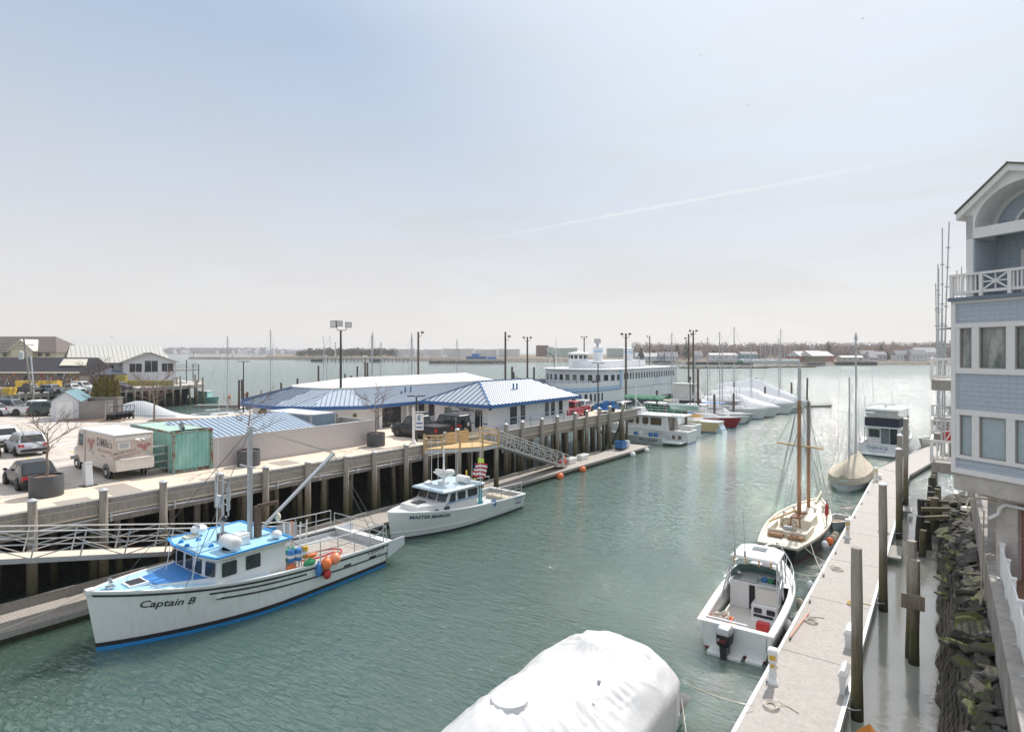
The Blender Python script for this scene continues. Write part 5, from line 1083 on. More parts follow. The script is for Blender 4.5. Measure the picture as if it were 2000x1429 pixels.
# smaller hip roofed office
so=thing('office_building','small white office with blue hip roof and navy sign at the wharf edge','building',(*pf(0,0),4.4),NP)
b=MB(); b.box(-9.3,-2.15,43.8,58,0,2.62); b.build('wall',WALLW,so)
ee=[(-1.1,42.9),(-10.3,42.9),(-10.3,58.9),(-1.1,58.9)]; r0,r1=(-5.7,46.6),(-5.7,55.4); zr=4.55; ze2=2.62
LB=mat('pale_blue_seam_roof',(.52,.57,.62),.38,metal=.3,var=.04)
seamroof('roof_facet',[(-10.3,42.9,ze2),(-1.1,42.9,ze2),(*r0,zr),(*r0,zr)],LB,so,14,0)
seamroof('roof_facet',[(-1.1,42.9,ze2),(-1.1,58.9,ze2),(*r1,zr),(*r0,zr)],LB,so,30,0)
seamroof('roof_facet',[(-1.1,58.9,ze2),(-10.3,58.9,ze2),(*r1,zr),(*r1,zr)],LB,so,14,0)
seamroof('roof_facet',[(-10.3,58.9,ze2),(-10.3,42.9,ze2),(*r0,zr),(*r1,zr)],LB,so,30,0)
b=MB()
for p,q in zip(ee,ee[1:]+ee[:1]): b.bar((*p,ze2-.14),(*q,ze2-.14),.1,.34)
b.build('fascia',BLUED,so)
b=MB(); b.add([(*p,ze2-.25) for p in ee],[(0,1,2,3)]); b.build('soffit',WHT,so)
b=MB()
for e,r_ in ((ee[0],r0),(ee[1],r0),(ee[3],r1)): b.bar((*e,ze2+.04),(*r_,zr+.05),.16,.06)
b.bar((*r0,zr+.05),(*r1,zr+.05),.16,.06); b.build('ridge_cap',BLUED,so)
for y in (49.6,50.2): b=MB(); b.cyl((-3.6,y,3.3),(-3.6,y,4.3),.09); b.build('roof_vent',BLUED,so)
f=43.8
win(so,(-7.4,f,1.55),(1,0,0),1.0,.95,glass=PGLASS); win(so,(-3.3,f,1.15),(1,0,0),.95,1.75)
b=MB(); b.box(-6.4,-2.2,f-.02,f+.01,.68,.78); b.build('wall_stripe',BLUED,so)
letters("DiMillo's",.52,mat('navy_letters',(.03,.05,.16),.5),so,(-4.85,f-.02,1.75),(1,0,0),(0,0,1),bold=.012); letters('Yacht Sales',.28,bpy.data.materials['navy_letters'],so,(-4.85,f-.02,1.38),(1,0,0),(0,0,1),shear=.2)
b=MB(); b.tube([(-6.65+.85*math.cos(R(a)),f-.03,1.85+.38*math.sin(R(a))) for a in range(10,175,15)],.035,5); b.tube([(-7.0,f-.03,1.62),(-6.5,f-.03,1.7),(-5.9,f-.03,1.66)],.06,5); b.build('emblem',bpy.data.materials['navy_letters'],so)
x=-2.15
for y,w,h,z in ((49.3,.8,1.5,1.45),(53.6,.75,1.5,1.45),(54.75,.75,1.5,1.45),(56.3,.75,1.5,1.45)): win(so,(x,y,z),(0,1,0),w,h)
b=MB(); b.box(x-.02,x+.03,47.2,48.3,0,2.1); b.build('door',DARK,so)
b=MB(); b.ball((-1.35,43.2,2.3),(.16,.16,.2)); b.build('camera_dome',DARK,so)
# ramp with railing along the office
t=thing('access_ramp','grey railed ramp running along the water side of the small office','ramp',(*pf(0,0),4.41),NP)
b=MB(); b.box(-2.05,-.75,45,58,.02,.30); b.build('ramp_floor',LGRY,t)
pp=[((-.75,y,.0),(-.75,y,1.25)) for y in (44.8,46.8,48.8,50.8,52.8,54.8,56.8,58.6)]
railing(t,mat('blue_grey_rail',(.16,.22,.3),.5),[(-.75,44.8,1.25),(-.75,58.6,1.25)],pp,.03,'handrail',.4)
b=MB(); b.box(-.8,-.77,45,58,.05,.6); b.build('side_board',LGRY,t)
# ---------------------------------------------------------------- floating restaurant ferry
FW=mat('ferry_white',(.74,.75,.77),.5,var=.05,vs=.6); FB=mat('ferry_pale_blue',(.38,.56,.74),.5,var=.06)
fe_=thing('floating_restaurant','big white old ferry used as a floating restaurant, two window decks','ferry',(-67.5,118,0),R(-2)); fe_.scale=(1,1,.94)
def fplan(hw_,s0,s1,e,n=12):                      # racetrack outline with rounded near end
    P=[(hw_,s1)]; P+=[(hw_*math.cos(a),s0-e*math.sin(a)) for a in [math.pi*k/n for k in range(n+1)]]; P+=[(-hw_,s1)]
    return P
def fwall(P,z0,z1,m,name,par,flare=1.0):
    b=MB(); cxm=0; b.loft([[(x,y,z0) for x,y in P],[(x*flare,y,z1) for x,y in P]]); return b.build(name,m,par)
PL=fplan(9.6,-9,34,9); PM=fplan(9.4,2,34,7); 
fwall(PL,-.3,1.3,mat('ferry_dark_hull',(.05,.06,.08),.6),'hull',fe_); fwall(PL,1.3,4.1,FW,'lower_deck_wall',fe_)
b=MB(); P2=fplan(9.66,-9,1.4,9.06); b.loft([[(x,y,4.12) for x,y in P2],[(x,y,4.95) for x,y in P2]],caps=False,closed=False); b.build('blue_band',FB,fe_)
b=MB(); b.loft([[(x*1.002,y,4.0) for x,y in P2],[(x*1.002,y,4.14) for x,y in P2]],caps=False,closed=False); b.build('guard_strip',BLUED,fe_)
b=MB(); P3=fplan(9.62,-9,1.4,9.02); b.loft([[(x,y,4.95) for x,y in P3],[(x,y,5.9) for x,y in P3],[(x*.97,y,5.9) for x,y in P3]],caps=False,closed=False); b.build('bulwark',FW,fe_)
fwall(PL,4.0,4.1,FW,'porch_deck',fe_)
fwall(PM,4.1,8.5,FW,'upper_deck_wall',fe_)
b=MB(); b.box(9.38,9.46,9,34,1.3,8.5); 
b.build('side_wall',FW,fe_)
P4=fplan(9.8,1.8,34.3,7.4); fwall(P4,8.5,8.75,WHT,'roof_deck',fe_)
b=MB(); b.bar((9.5,2.6,4.2),(9.5,2.6,8.5),.12,.7); b.build('corner_band',FB,fe_)
def along(P,d):
    for (x0,y0_),(x1,y1_) in zip(P[:-1],P[1:]):
        l=math.hypot(x1-x0,y1_-y0_)
        if d<=l: return V(x0+(x1-x0)*d/l,y0_+(y1_-y0_)*d/l,0),V(x0-x1,y0_-y1_,0).normalized()
        d-=l
for k in range(20):                               # upper windows along the long side
    y=4.6+k*1.42; panel('window',GLASS,fe_,(9.46 if y>9 else 9.41,y,6.95),(0,1,0),(0,0,1),.78,1.5,r=.03)
for k in range(16):
    y=11.5+k*1.38; panel('window',GLASS,fe_,(9.465,y,2.75),(0,1,0),(0,0,1),.62,2.1,r=.03)
P=PM; d0=32.4
for k in range(13):                               # upper windows round the near end
    r_=along(P,d0+k*1.75)
    if r_: panel('window',GLASS if k%3 else BGLASS,fe_,r_[0]+V(0,0,6.75),r_[1],(0,0,1),.95,1.35,r=.03)
P=PL; d0=40
for k in range(15):
    r_=along(P,d0+k*1.45)
    if r_: panel('window',GLASS,fe_,r_[0]+V(0,0,2.7),r_[1],(0,0,1),.72,1.75,r=.03)
pp=[];tp_=[]
for k in range(20):
    r_=along(P3,9.5+k*1.5)
    if r_: pp.append((r_[0]+V(0,0,5.9),r_[0]+V(0,0,6.9))); tp_.append(r_[0]+V(0,0,6.9))
railing(fe_,DARK,tp_,pp,.035,'porch_rail',.5)
pp=[];tp_=[]
for k in range(34):
    r_=along(P4,k*1.9)
    if r_: pp.append((r_[0]+V(0,0,8.7),r_[0]+V(0,0,9.75))); tp_.append(r_[0]+V(0,0,9.75))
railing(fe_,LGRY,tp_,pp,.03,'roof_rail',.5)
PT=fplan(5.2,5,24,4); fwall(PT,8.75,10.6,FW,'top_house',fe_)
b=MB(); b.loft([[(-1.6+2.3*math.cos(i*.524),2.6+2.2*math.sin(i*.524),10.5) for i in range(12)],[(-1.6+2.1*math.cos(i*.524),2.6+2.0*math.sin(i*.524),12.2) for i in range(12)]]); wh=b.build('pilot_house',FW,fe_)
b=MB(); b.lathe([(2.6,0),(2.5,.25),(.05,.75)],n=16,c=(-1.6,2.6,12.2)); b.build('roof',WHT,wh,smooth=True)
for i in range(12):
    a=i*.524+.262; panel('window',GLASS,wh,(-1.6+2.15*math.cos(a),2.6+2.05*math.sin(a),11.5),(-math.sin(a),math.cos(a),0),(0,0,1),.72,.85,r=.02)
for x,y,h in ((1.4,6.5,13.6),(4.2,16.5,13.4)):
    b=MB(); b.lathe([(1.15,10.3),(1.15,h),(1.3,h),(1.3,h+.3),(.2,h+.5)],n=16,c=(x,y,0)); st=b.build('stack',FW,fe_,smooth=True); b=MB(); b.lathe([(1.17,h-.9),(1.17,h-.5)],n=16,c=(x,y,0)); b.build('band',FB,st)
b=MB(); b.cyl((1.4,6.3,14),(1.4,6.3,14.8),.3); b.lathe([(.3,14.8),(.8,15.0),(.8,15.9),(.7,16.1),(.1,16.1)],n=12,c=(1.4,6.3,0)); b.build('exhaust_fan',GALV,fe_)
b=MB(); b.bar((6.5,-4,6.05),(6.5,2,6.05),1.5,.12); b.bar((6.5,-4,5.5),(6.5,2,5.5),.9,.6); b.build('deck_bench',WOODG,fe_)
for x,y,d in ((5.5,20,2.4),(5.8,26,2.4),(-6.0,-1,2.2)):
    b=MB(); b.tube([(x,y,8.7),(x,y,11.2),(x-.3,y-d*.3,12.1),(x-1,y-d,12.8)],.09,6); b.build('davit',GALV if x>0 else DARK,fe_)
b=MB(); b.cyl((-7.8,2.5,8.7),(-7.8,2.5,16.6),.1,.05); b.cyl((-7.8,2.5,16),(-9.3,1.5,8.7),.03); b.cyl((-7.8,2.5,16),(-6.3,3.5,8.7),.03); b.bar((-8.3,2.5,11.4),(-7.3,2.5,11.4),.1,.1); b.build('mast',WHT,fe_)
b=MB()
for s in (-1,1):
    for k in range(14):
        a0=k/14*5.2; a1=(k+1)/14*5.2; f_=lambda a: (9.475,22.3+s*(1.15+.95*math.cos(a+.4)*(1-.05*a)),5.15+1.15*math.sin(a+.4)*(1-.05*a)); b.bar(f_(a0),f_(a1),.03,.16)
b.build('emblem',FB,fe_); letters("DIMILLO'S",.7,mat('maroon_letters',(.16,.03,.05),.5),fe_,(9.475,21.6,6.05-.1),(0,1,0),(0,0,1),wide=.7)
letters('ON THE WATER',.42,FB,fe_,(9.475,22.3,3.75),(0,1,0),(0,0,1))
b=MB(); b.side([(34,1),(34,5.2),(38.5,3.2),(38.5,2.9)],4,9.3); b.build('stern_ramp',FW,fe_)
# ---------------------------------------------------------------- shed, screen fence, evergreens, far end of the car park
sx,sy=cw(134,66.6)
sh=thing('garden_shed','small white shed with pale teal metal roof at the far side of the car park','shed',(sx,sy,4.41),R(62))
b=MB(); 
b.front([(-1.25,0),(1.25,0),(1.25,2.2),(0,3.15),(-1.25,2.2)],-1.6,4.4); b.build('wall',wall_bands('white_clapboard',(.66,.67,.70),.14,.3,.85),sh)
for s in (-1,1):
    seamroof('roof_facet',[(s*1.45,-1.75,2.07),(s*1.45,4.55,2.07),(0,4.55,3.2),(0,-1.75,3.2)],mat('pale_teal_metal',(.40,.56,.60),.45,metal=.2) if s<0 else bpy.data.materials['pale_teal_metal'],sh,12,0,bpy.data.materials['pale_teal_metal'])
b=MB(); b.box(-.75,.75,-1.66,-1.6,.05,2.05); d=b.build('door',WHT,sh); b=MB(); b.box(-.015,.015,-1.68,-1.655,.05,2.05); b.build('door_seam',GRYP,d)
t=thing('screen_fence','curved grey board screen fence beside the white shed','fence',(*cw(180,66),4.41),YAW)
b=MB(); pts=[(-1.9,.5),(-1.2,-.4),(0,-.75),(1.0,-.75),(1.75,-.5),(1.8,.8)]
b.loft([[(x,y,0) for x,y in pts],[(x,y,2.05) for x,y in pts]],caps=False,closed=False); b.build('fence_panel',wall_bands('grey_screen_boards',(.27,.25,.235),.16,.3,.6,axis=0,var=.2),t)
b=MB(); 
for p,q in zip(pts[:-1],pts[1:]): b.bar((*p,2.05),(*q,2.05),.1,.08)
b.build('top_rail',WOODG,t)
t=thing('square_planter','tall grey timber planter that holds the row of evergreens','planter',(*cw(206,70.5),4.4),YAW); b=MB(); b.box(-1.8,1.8,-.5,.5,0,2.15); b.build('pot',mat('grey_planter_boards',(.22,.20,.185),.85,var=.2),t); b=MB(); b.box(-1.86,1.86,-.56,.56,2.1,2.2); b.build('rim',WOODG,t)
EVG=mat('evergreen_leaf',(.17,.19,.045),.8,var=.4,vs=3,c2=(.27,.16,.05),thr=(.42,.6))
def leafcloud(b,r,c,rx,ry,rz,n,s,cone=False):
    for _ in range(n):
        while True:
            p=V(r.uniform(-1,1),r.uniform(-1,1),r.uniform(-1,1))
            if p.length<1: break
        if cone: f=max(.05,(1-(p.z+1)/2)**.8); p=V(p.x*f,p.y*f,p.z)
        q=Vector(c)+V(p.x*rx,p.y*ry,p.z*rz); a=V(r.uniform(-1,1),r.uniform(-1,1),r.uniform(-.6,1)).normalized(); u=a.orthogonal().normalized()*s*r.uniform(.6,1.3); k=a.cross(u)*r.uniform(.5,1)
        b.add([q-u,q+k*.6,q+u,q-k*.6],[(0,1,2,3)])
r=random.Random(3)
for i,(px,h,txt) in enumerate(((186,2.3,'first and lowest of the row of clipped evergreens'),(195,3.0,'second, tall evergreen in the planter row'),(203.5,3.2,'third and tallest evergreen in the planter row'),(212,2.8,'fourth evergreen in the planter row'),(220,3.0,'fifth evergreen in the planter row'),(229,2.5,'last evergreen at the open end of the planter row'))):
    x,y=cw(px,70.3+.25*(i%2)); t=thing('evergreen_tree',txt,'tree',(x,y,6.45),r.uniform(0,6),'evergreens in the grey planter')
    b=MB(); b.cyl((0,0,0),(0,0,h*.8),.05,.02,6); b.build('trunk',BARK,t)
    b=MB(); leafcloud(b,r,(0,0,h*.5),.6,.6,h*.52,1100,.09,True); b.build('crown',EVG,t)
for i in range(5):
    px=218+i*8.5; x,y=cw(px,64.5+.5*i); t=thing('hand_cart','black wheeled dock cart standing in the row by the evergreens','cart',(x,y,4.42),YAW+R(20),'black dock carts in a row')
    b=MB(); b.loft([[(-.3,-.2,.25),(.3,-.2,.25),(.3,.3,.35),(-.3,.3,.35)],[(-.42,-.55,.75),(.42,-.55,.75),(.42,.6,.9),(-.42,.6,.9)]]); b.build('tub',BLK,t)
    b=MB(); b.tube([(-.35,.5,.85),(-.35,.9,1.5),(.35,.9,1.5),(.35,.5,.85)],.025,5); b.build('handle',DARK,t)
    for s in (-1,1): b=MB(); b.cyl((s*.38,0,.28),(s*.47,0,.28),.28,.28,12); b.build('wheel',BLK,t)
t=thing('kerb_island','low planted kerb island at the far side of the car park','kerb',(*cw(205,64.8),4.4),YAW); b=MB(); b.box(-4.8,2.4,-1.0,1.2,0,.13); b.box(5.0,15,-.6,1.4,0,.13); b.build('kerb',CONC,t); b=MB(); b.box(-4.6,2.2,-.85,1.0,.13,.17); b.box(5.2,14.8,-.45,1.2,.13,.17); b.build('soil_bed',SOIL,t)
t=thing('bare_tree','spreading bare tree in front of the iron fence by the evergreens','tree',(*cw(301,64),4.5),0); bare_tree(t,4.6,.13,21,0,1.0,6,9,.15,.38)
t=thing('bare_tree','bare street tree in front of the dark building on the far wharf','tree',(*cw(193,104),4.4),0); bare_tree(t,5.2,.16,4,0,1.0,6,9,.2,.3)
t=thing('bare_tree','low bare tree at the kerb of the far wharf, first from the picture edge','tree',(*cw(64,101),4.4),0); bare_tree(t,2.6,.1,14,0,1.1,6,7,.2,.2)
t=thing('bare_tree','low bare tree at the kerb of the far wharf, second along','tree',(*cw(128,101),4.4),0); bare_tree(t,2.8,.1,15,0,1.1,6,7,.2,.2)
t=thing('iron_fence','thin black iron fence between the evergreens and the wrapped boats','fence',(*cw(240,68),4.4),R(33)); 
for z in (2.1,.25): b=MB(); b.bar((0,0,z),(6.2,0,z),.04,.05); b.build('rail',DARK,t)
b=MB()
for k in range(27): b.cyl((k*.24,0,0),(k*.24,0,2.3),.022,.022,4)
b.build('picket_grille',DARK,t)
def wrapped_low(px,Y,L_,W,h,rz,label):
    x,y=cw(px,Y); t=thing('wrapped_boat',label,'boat',(x,y,0),rz,None); rr=random.Random(int(px)); b=MB(); rings=[]
    for j in range(15):
        f=j/14; w=W/2*(1-(abs(f-.55)/.62)**2.6) if f<.98 else W*.1; zt_=h*(.45+.55*math.exp(-((f-.38)/.25)**2)); rings.append([(w*k*(1-.12*(1-abs(k))),L_*(f-.5),(.5+(zt_-.5)*(1-abs(k)**1.6))*1 if abs(k)<1 else .3) for k in (-1,-.95,-.6,-.25,0,.25,.6,.95,1)])
    b.loft(rings,caps=False,closed=False); b.build('wrap',SHRINK2,t,smooth=True); b=MB(); b.box(-W*.3,W*.3,-L_*.4,L_*.35,-.3,.5); b.build('hull',GELC,t); return t
wrapped_low(300,90,17,5,4.6,R(-40),'long low boat in white shrink wrap behind the iron fence')
wrapped_low(462,84,15,5,3.9,R(95),'boat in white shrink wrap beside the round office end')
t=thing('floating_dock','long low timber float with white boxes beyond the iron fence','float',(*cw(440,74),0),R(46)); b=MB(); b.box(-9,11,-1,1,.1,.55); b.build('dock_deck',DECKW,t); 
for k in (-5,-1,3.5): b=MB(); b.box(k,k+1.5,-.9,-.3,.55,1.0); b.build('dock_box',WHT,t)
# ---------------------------------------------------------------- far wharf with buildings
x0,y0_=cw(-60,104); wx,wy=cw(0,102)
fwk=thing('far_wharf','long timber wharf carrying dark building and white restaurant across the basin','wharf',(0,0,0))
wpoly=[cw(-200,98),cw(0,102),cw(370,133),cw(398,138),cw(398,150),cw(300,170),cw(-200,170)]
b=MB(); b.prism(wpoly,3.9,4.4); b.build('deck',mat('far_wharf_concrete',(.50,.46,.42),.9,var=.1),fwk)
b=MB()
for p,q in zip(wpoly[:4],wpoly[1:5]): b.bar((*p,4.1),(*q,4.1),.3,.75)
b.build('stringer',WOODG,fwk)
b=MB()
for p,q in zip(wpoly[:3],wpoly[1:4]):
    p_,q_=Vector((*p,0)),Vector((*q,0)); d=(q_-p_).normalized(); n_=V(-d.y,d.x,0)*5
    b.quad(p_+n_-V(0,0,.5),q_+n_-V(0,0,.5),q_+n_*.6+V(0,0,3.9),p_+n_*.6+V(0,0,3.9))
b.build('shaded_bank',ROCKD,fwk)
for i in range(26):
    px=4+i*15.2; f=i/25; Y=102+ (133-102)*min(px/370,1)*1.0; Y=1/((1/102)+(1/133-1/102)*px/370)
    x,y=cw(px+rnd.uniform(-2,2),Y-.2); pile(x,y,rnd.choice((4.6,5.2,5.6)) if i>9 else 4.5,.22,f'timber pile of the far wharf edge, {ORD[i] if i<20 else "near the outer end"} along','piles of the far wharf',cap=False)
for px,y1 in ((345,742),(352,740),(381,737),(396,743)):
    x,y=cw(px,136); pile(x,y,hh(y1-2,136)+.5,.22,f'dark pile rising above the outer end of the far wharf, number at column {px}'.replace(f', number at column {px}',''),'piles at the outer end of the far wharf',cap=False)
def house(name,label,cat,px,Y,z,rz,W,D,Hw,Hr,wall,roof,over=.4,wins=(),group=None,hip=False):
    x,y=cw(px,Y); t=thing(name,label,cat,(x,y,z),YAW+rz,group)      # ridge along local x
    b=MB()
    if hip: b.box(-W/2,W/2,0,D,0,Hw)
    else: b.side([(0,0),(D,0),(D,Hw),(D/2,Hw+Hr),(0,Hw)],-W/2,W/2)
    b.build('wall',wall,t)
    b=MB(); o=over; zo=Hw-o*Hr/(D/2); i=D/2 if hip else 0; k=.12
    e=[(-W/2-o,-o,zo),(W/2+o,-o,zo),(W/2+o,D+o,zo),(-W/2-o,D+o,zo)]; r0_,r1_=(-W/2-o+i*.9,D/2,Hw+Hr+.05),(W/2+o-i*.9,D/2,Hw+Hr+.05)
    b.add(e+[r0_,r1_]+[(p[0],p[1],p[2]-k) for p in e],[(0,1,5,4),(2,3,4,5),(1,2,5),(3,0,4),(6,7,1,0),(7,8,2,1),(8,9,3,2),(9,6,0,3)]); b.build('roof',roof,t)
    for (cx,cz,w,h) in wins: panel('window',BGLASS,t,(cx,-.01,cz),(1,0,0),(0,0,1),w,h,r=.02)
    return t
TANW=wall_bands('tan_siding',(.52,.48,.37),.2,.2,.9,var=.05); BRNR=mat('brown_shingle_roof',(.16,.135,.125),.9,var=.2,vs=3); DKR=mat('black_roofing',(.045,.042,.05),.85,var=.25,vs=2)
ah=house('apartment_house','tan apartment house with brown hip roof behind the dark wharf building','building',-10,150,4.4,0,31,11,8.0,3.6,TANW,BRNR,.7,((2.6,7.0,1.1,1.3),(2.6,4.0,1.1,.9),(11.5,7.1,1.1,1.3),(13.4,7.1,1.1,1.3),(11.5,4.1,1.2,.9),(13.4,4.1,.7,.9)),hip=True)
b=MB(); b.front([(5.0,5.2),(10.4,5.2),(10.4,8.2),(7.7,10.6),(5.0,8.2)],-1.2,2); o=b.build('dormer_wall',TANW,ah); b=MB(); b.loft([[(4.4,-1.5,7.9),(7.7,-1.5,10.8),(11,-1.5,7.9),(11,-1.5,7.7),(7.7,-1.5,10.55),(4.4,-1.5,7.7)],[(4.4,4,7.9),(7.7,4,10.8),(11,4,7.9),(11,4,7.7),(7.7,4,10.55),(4.4,4,7.7)]]); b.build('roof',CREAM,o)
b=MB(); b.box(4.0,10.2,-2.2,-.2,4.6,4.8); 
for k in range(20): b.box(4.0+k*.32,4.05+k*.32,-2.2,-2.15,4.8,5.8)
b.box(4,10.2,-2.2,-2.12,5.75,5.85); b.build('balcony',WHT,ah)
db=house('wharf_building','long low dark shingled building hung with coloured buoys on the far wharf','building',40,126,4.4,R(-2),26,10,3.3,3.0,mat('brown_shingle_wall',(.17,.14,.125),.9,var=.25,vs=4),DKR,.3)
b=MB(); b.box(-13.2,13.2,-.42,-.3,3.05,3.35); b.build('gutter',CREAM,db)
b=MB(); b.add([(8,2.0,4.6),(14,2.0,4.6),(12.5,4.5,6.0),(7,4.5,6.0)],[(0,1,2,3)]); b.build('roof_patch',CREAM,db,loc=(-1,-.2,.05))
BC=[WHT,ORNG,RED,mat('pale_blue_buoy',(.35,.5,.65),.5),YELP,GRYP]
for k in range(70):
    x=rnd.choice((rnd.uniform(-12.5,0),rnd.uniform(4.5,12.6))); z=rnd.uniform(.7,2.9); b=MB(); b.lathe([(.02,-.2),(.1,-.15),(.1,.15),(.02,.2)],n=6,c=(x,-.12,z)); b.build('hanging_buoy',rnd.choice(BC),db)
b=MB(); b.tube([(1.8+1.1*math.cos(a/7*5)*(1-.05*a),-.06,1.6+1.0*math.sin(a/7*5)) for a in range(8)],.14,5); b.build('wall_emblem',DKR,db)
MET=mat('pale_metal_roof',(.60,.58,.53),.45,metal=.2,var=.05); LW=wall_bands('lavender_white_siding',(.56,.56,.60),.2,.2,.93,var=.04)
x,y=cw(222,136); wb=thing('restaurant_house','white gabled house with ribbed pale metal roof on the far wharf','building',(x,y,4.4),YAW+R(42)); wb.scale=(1.12,1,1)
b=MB(); b.side([(0,0),(9,0),(9,5.6),(4.5,9.0),(0,5.6)],-6.5,9.5); b.build('wall',LW,wb)
SEAMP=mat('grey_seam',(.42,.40,.37),.5)
for s,(ya,yb) in ((-1,(-.7,4.5)),(1,(9.7,4.5))): seamroof('roof_facet',[(-8.0,ya,5.1),(10.6,ya,5.1),(9.0,yb,9.1),(-6.9,yb,9.1)],MET,wb,24,0,SEAMP)
b=MB(); b.front([(1.2,0),(10.8,0),(10.8,5.3),(6,7.3),(1.2,5.3)],-3.2,1); b.build('gable_wall',LW,wb)
for s in (-1,1): seamroof('roof_facet',[(6+s*5.4,-3.8,5.05),(6+s*5.4,3,5.05),(6,3,7.45),(6,-3.8,7.45)],MET,wb,9,0,SEAMP)
for cx,w,h,z in ((3.4,2.2,2.0,3.9),(6.2,2.4,2.7,4.2),(9.2,2.2,2.0,3.9)): win(wb,(cx,-3.2,z),(1,0,0),w,h,mull=1)
win(wb,(-.6,-.01,3.5),(1,0,0),1.4,2.2); panel('gable_window',BGLASS,wb,(-6.51,4.0,7.2),(0,-1,0),(0,0,1),1.0,1.0)
b=MB(); b.box(10.8,15.6,-2.6,3,3.0,3.25); dk=b.build('balcony_deck',WOODG,wb)
b=MB()
for p,q in (((10.9,-2.5),(15.5,-2.5)),((15.5,-2.5),(15.5,3))):
    for z in (3.7,4.1,4.5): b.bar((*p,z),(*q,z),.06,.06)
b.build('rail',DARK,dk)
for px_,py_ in ((13,-2.4),(15.4,-2.4),(15.4,2.8)): b=MB(); b.cyl((px_,py_,-.5),(px_,py_,5.6 if px_<14 else 4.5),.09); b.build('post',DARK,dk)
b=MB(); b.loft([[(-9.5,-5.5,2.3),(1.5,-5.5,2.3),(1.5,-5.5,2.6),(-9.5,-5.5,2.6)],[(-9.5,1,4.6),(-2,1,4.6),(-2,1,4.9),(-9.5,1,4.9)]]); b.build('porch_roof',mat('blue_black_roofing',(.07,.08,.11),.7,var=.2),wb)
for xx in (-8,-3,1): b=MB(); b.box(xx-.12,xx+.12,-5.2,-5,0,2.4); b.build('porch_post',WOODG,wb)
# utility pole
t=thing('utility_pole','grey utility pole with cross arm and transformer on the far wharf','utility pole',(*cw(56,106),4.4),YAW)
b=MB(); b.cyl((.5,0,0),(-.9,0,hh(660,106)-4.4),.2,.14,8); b.build('post',WOODG,t)
b=MB(); b.cyl((.95,0,0),(.4,0,hh(695,106)-4.4),.12,.12,8); b.build('conduit',LGRY,t)
b=MB(); b.bar((-2.0,0,8.6),(1.0,0,8.9),.14,.14); b.build('cross_arm',WOODG,t); b=MB(); b.lathe([(.02,6.2),(.34,6.3),(.34,7.6),(.02,7.8)],n=10,c=(-1.35,0,0)); b.build('transformer',LGRY,t)
wires(t,[((-.8,0,9.2),(-24,-6,8.0)),((-1.8,0,8.6),(-24,-6,7.2)),((-.6,0,8.2),(-24,-6,6.6))],.035,None,'cable')
for i,(px,Y,m,txt) in enumerate(((3,104,CREAM,'cream round tank on the far wharf at the picture edge'),(15,104,YELP,'big yellow tote box on the far wharf beside the cream tank'))):
    t=thing('storage_tote',txt,'tote',(*cw(px,Y),4.41),YAW)
    b=MB(); b.loft([[(-w,-w,z),(w,-w,z),(w,w,z),(-w,w,z)] for w,z in ((.8,0),(.92,.9),(.92,1.25),(.8,1.3))]); b.build('body',m,t); b=MB(); b.box(-.7,.7,-.95,.95,.35,.45); b.build('band',GRYP,t)
for i,px in enumerate((46,64,78,96,106)):
    t=thing('stacked_tote','yellow tote box behind the parked cars on the far wharf','tote',(*cw(px,116),4.41),YAW,'yellow totes behind the far parked cars')
    b=MB(); b.loft([[(-w,-w*.7,z),(w,-w*.7,z),(w,w*.7,z),(-w,w*.7,z)] for w,z in ((.95,0),(1.05,1.6),(1.1,1.9))]); b.build('body',YELP,t)
t=thing('trap_stack','long low stack of yellow wire traps on the far wharf','trap stack',(*cw(292,132),4.41),YAW)
YT=mat('yellow_wire_mesh',(.30,.26,.06),.8,var=.45,vs=5)
for k in range(10):
    for z in range(2): b=MB(); b.box(-5.4+k*1.08,-4.4+k*1.08,-.5,.5,z*.62,z*.62+.56); b.build('wire_trap',YT,t)
t=thing('trap_stack','taller short stack of olive traps beside the white restaurant house','trap stack',(*cw(238,131),4.41),YAW)
for k in range(2):
    for z in range(4): b=MB(); b.box(-1.1+k*1.12,-.06+k*1.12,-.5,.5,z*.62,z*.62+.56); b.build('wire_trap',YT,t)
for (px,Y,c,kind,L_,Hh,txt) in ((55,108,(.02,.022,.025),'pickup',5.6,1.85,'black pickup parked on the far wharf'),(102,109,(.22,.25,.3),'car',4.6,1.6,'grey blue car parked on the far wharf beside the black pickup'),(160,112,(.6,.6,.6),'van',5.4,2.0,'white van parked before the dark building on the far wharf'),(137,108,(.5,.5,.5),'pickup',5.6,1.8,'pale pickup parked on the far wharf beside the white van'),(207,118,(.3,.3,.33),'car',4.5,1.5,'silver grey car by the porch of the restaurant house'),(234,116,(.06,.02,.05),'van',4.8,1.75,'dark maroon van at the outer end of the far parked row')):
    x,y=cw(px,Y); vehicle('pickup_truck' if kind=='pickup' else 'parked_car',txt,'pickup truck' if kind=='pickup' else 'car',x,y,4.41,YAW+R(-100),paint('far_car_paint',c),L_,1.85,Hh,.2,(.25,.60) if kind=='pickup' else (.25,.95),(.34,.57) if kind=='pickup' else (.4,.86),kind)
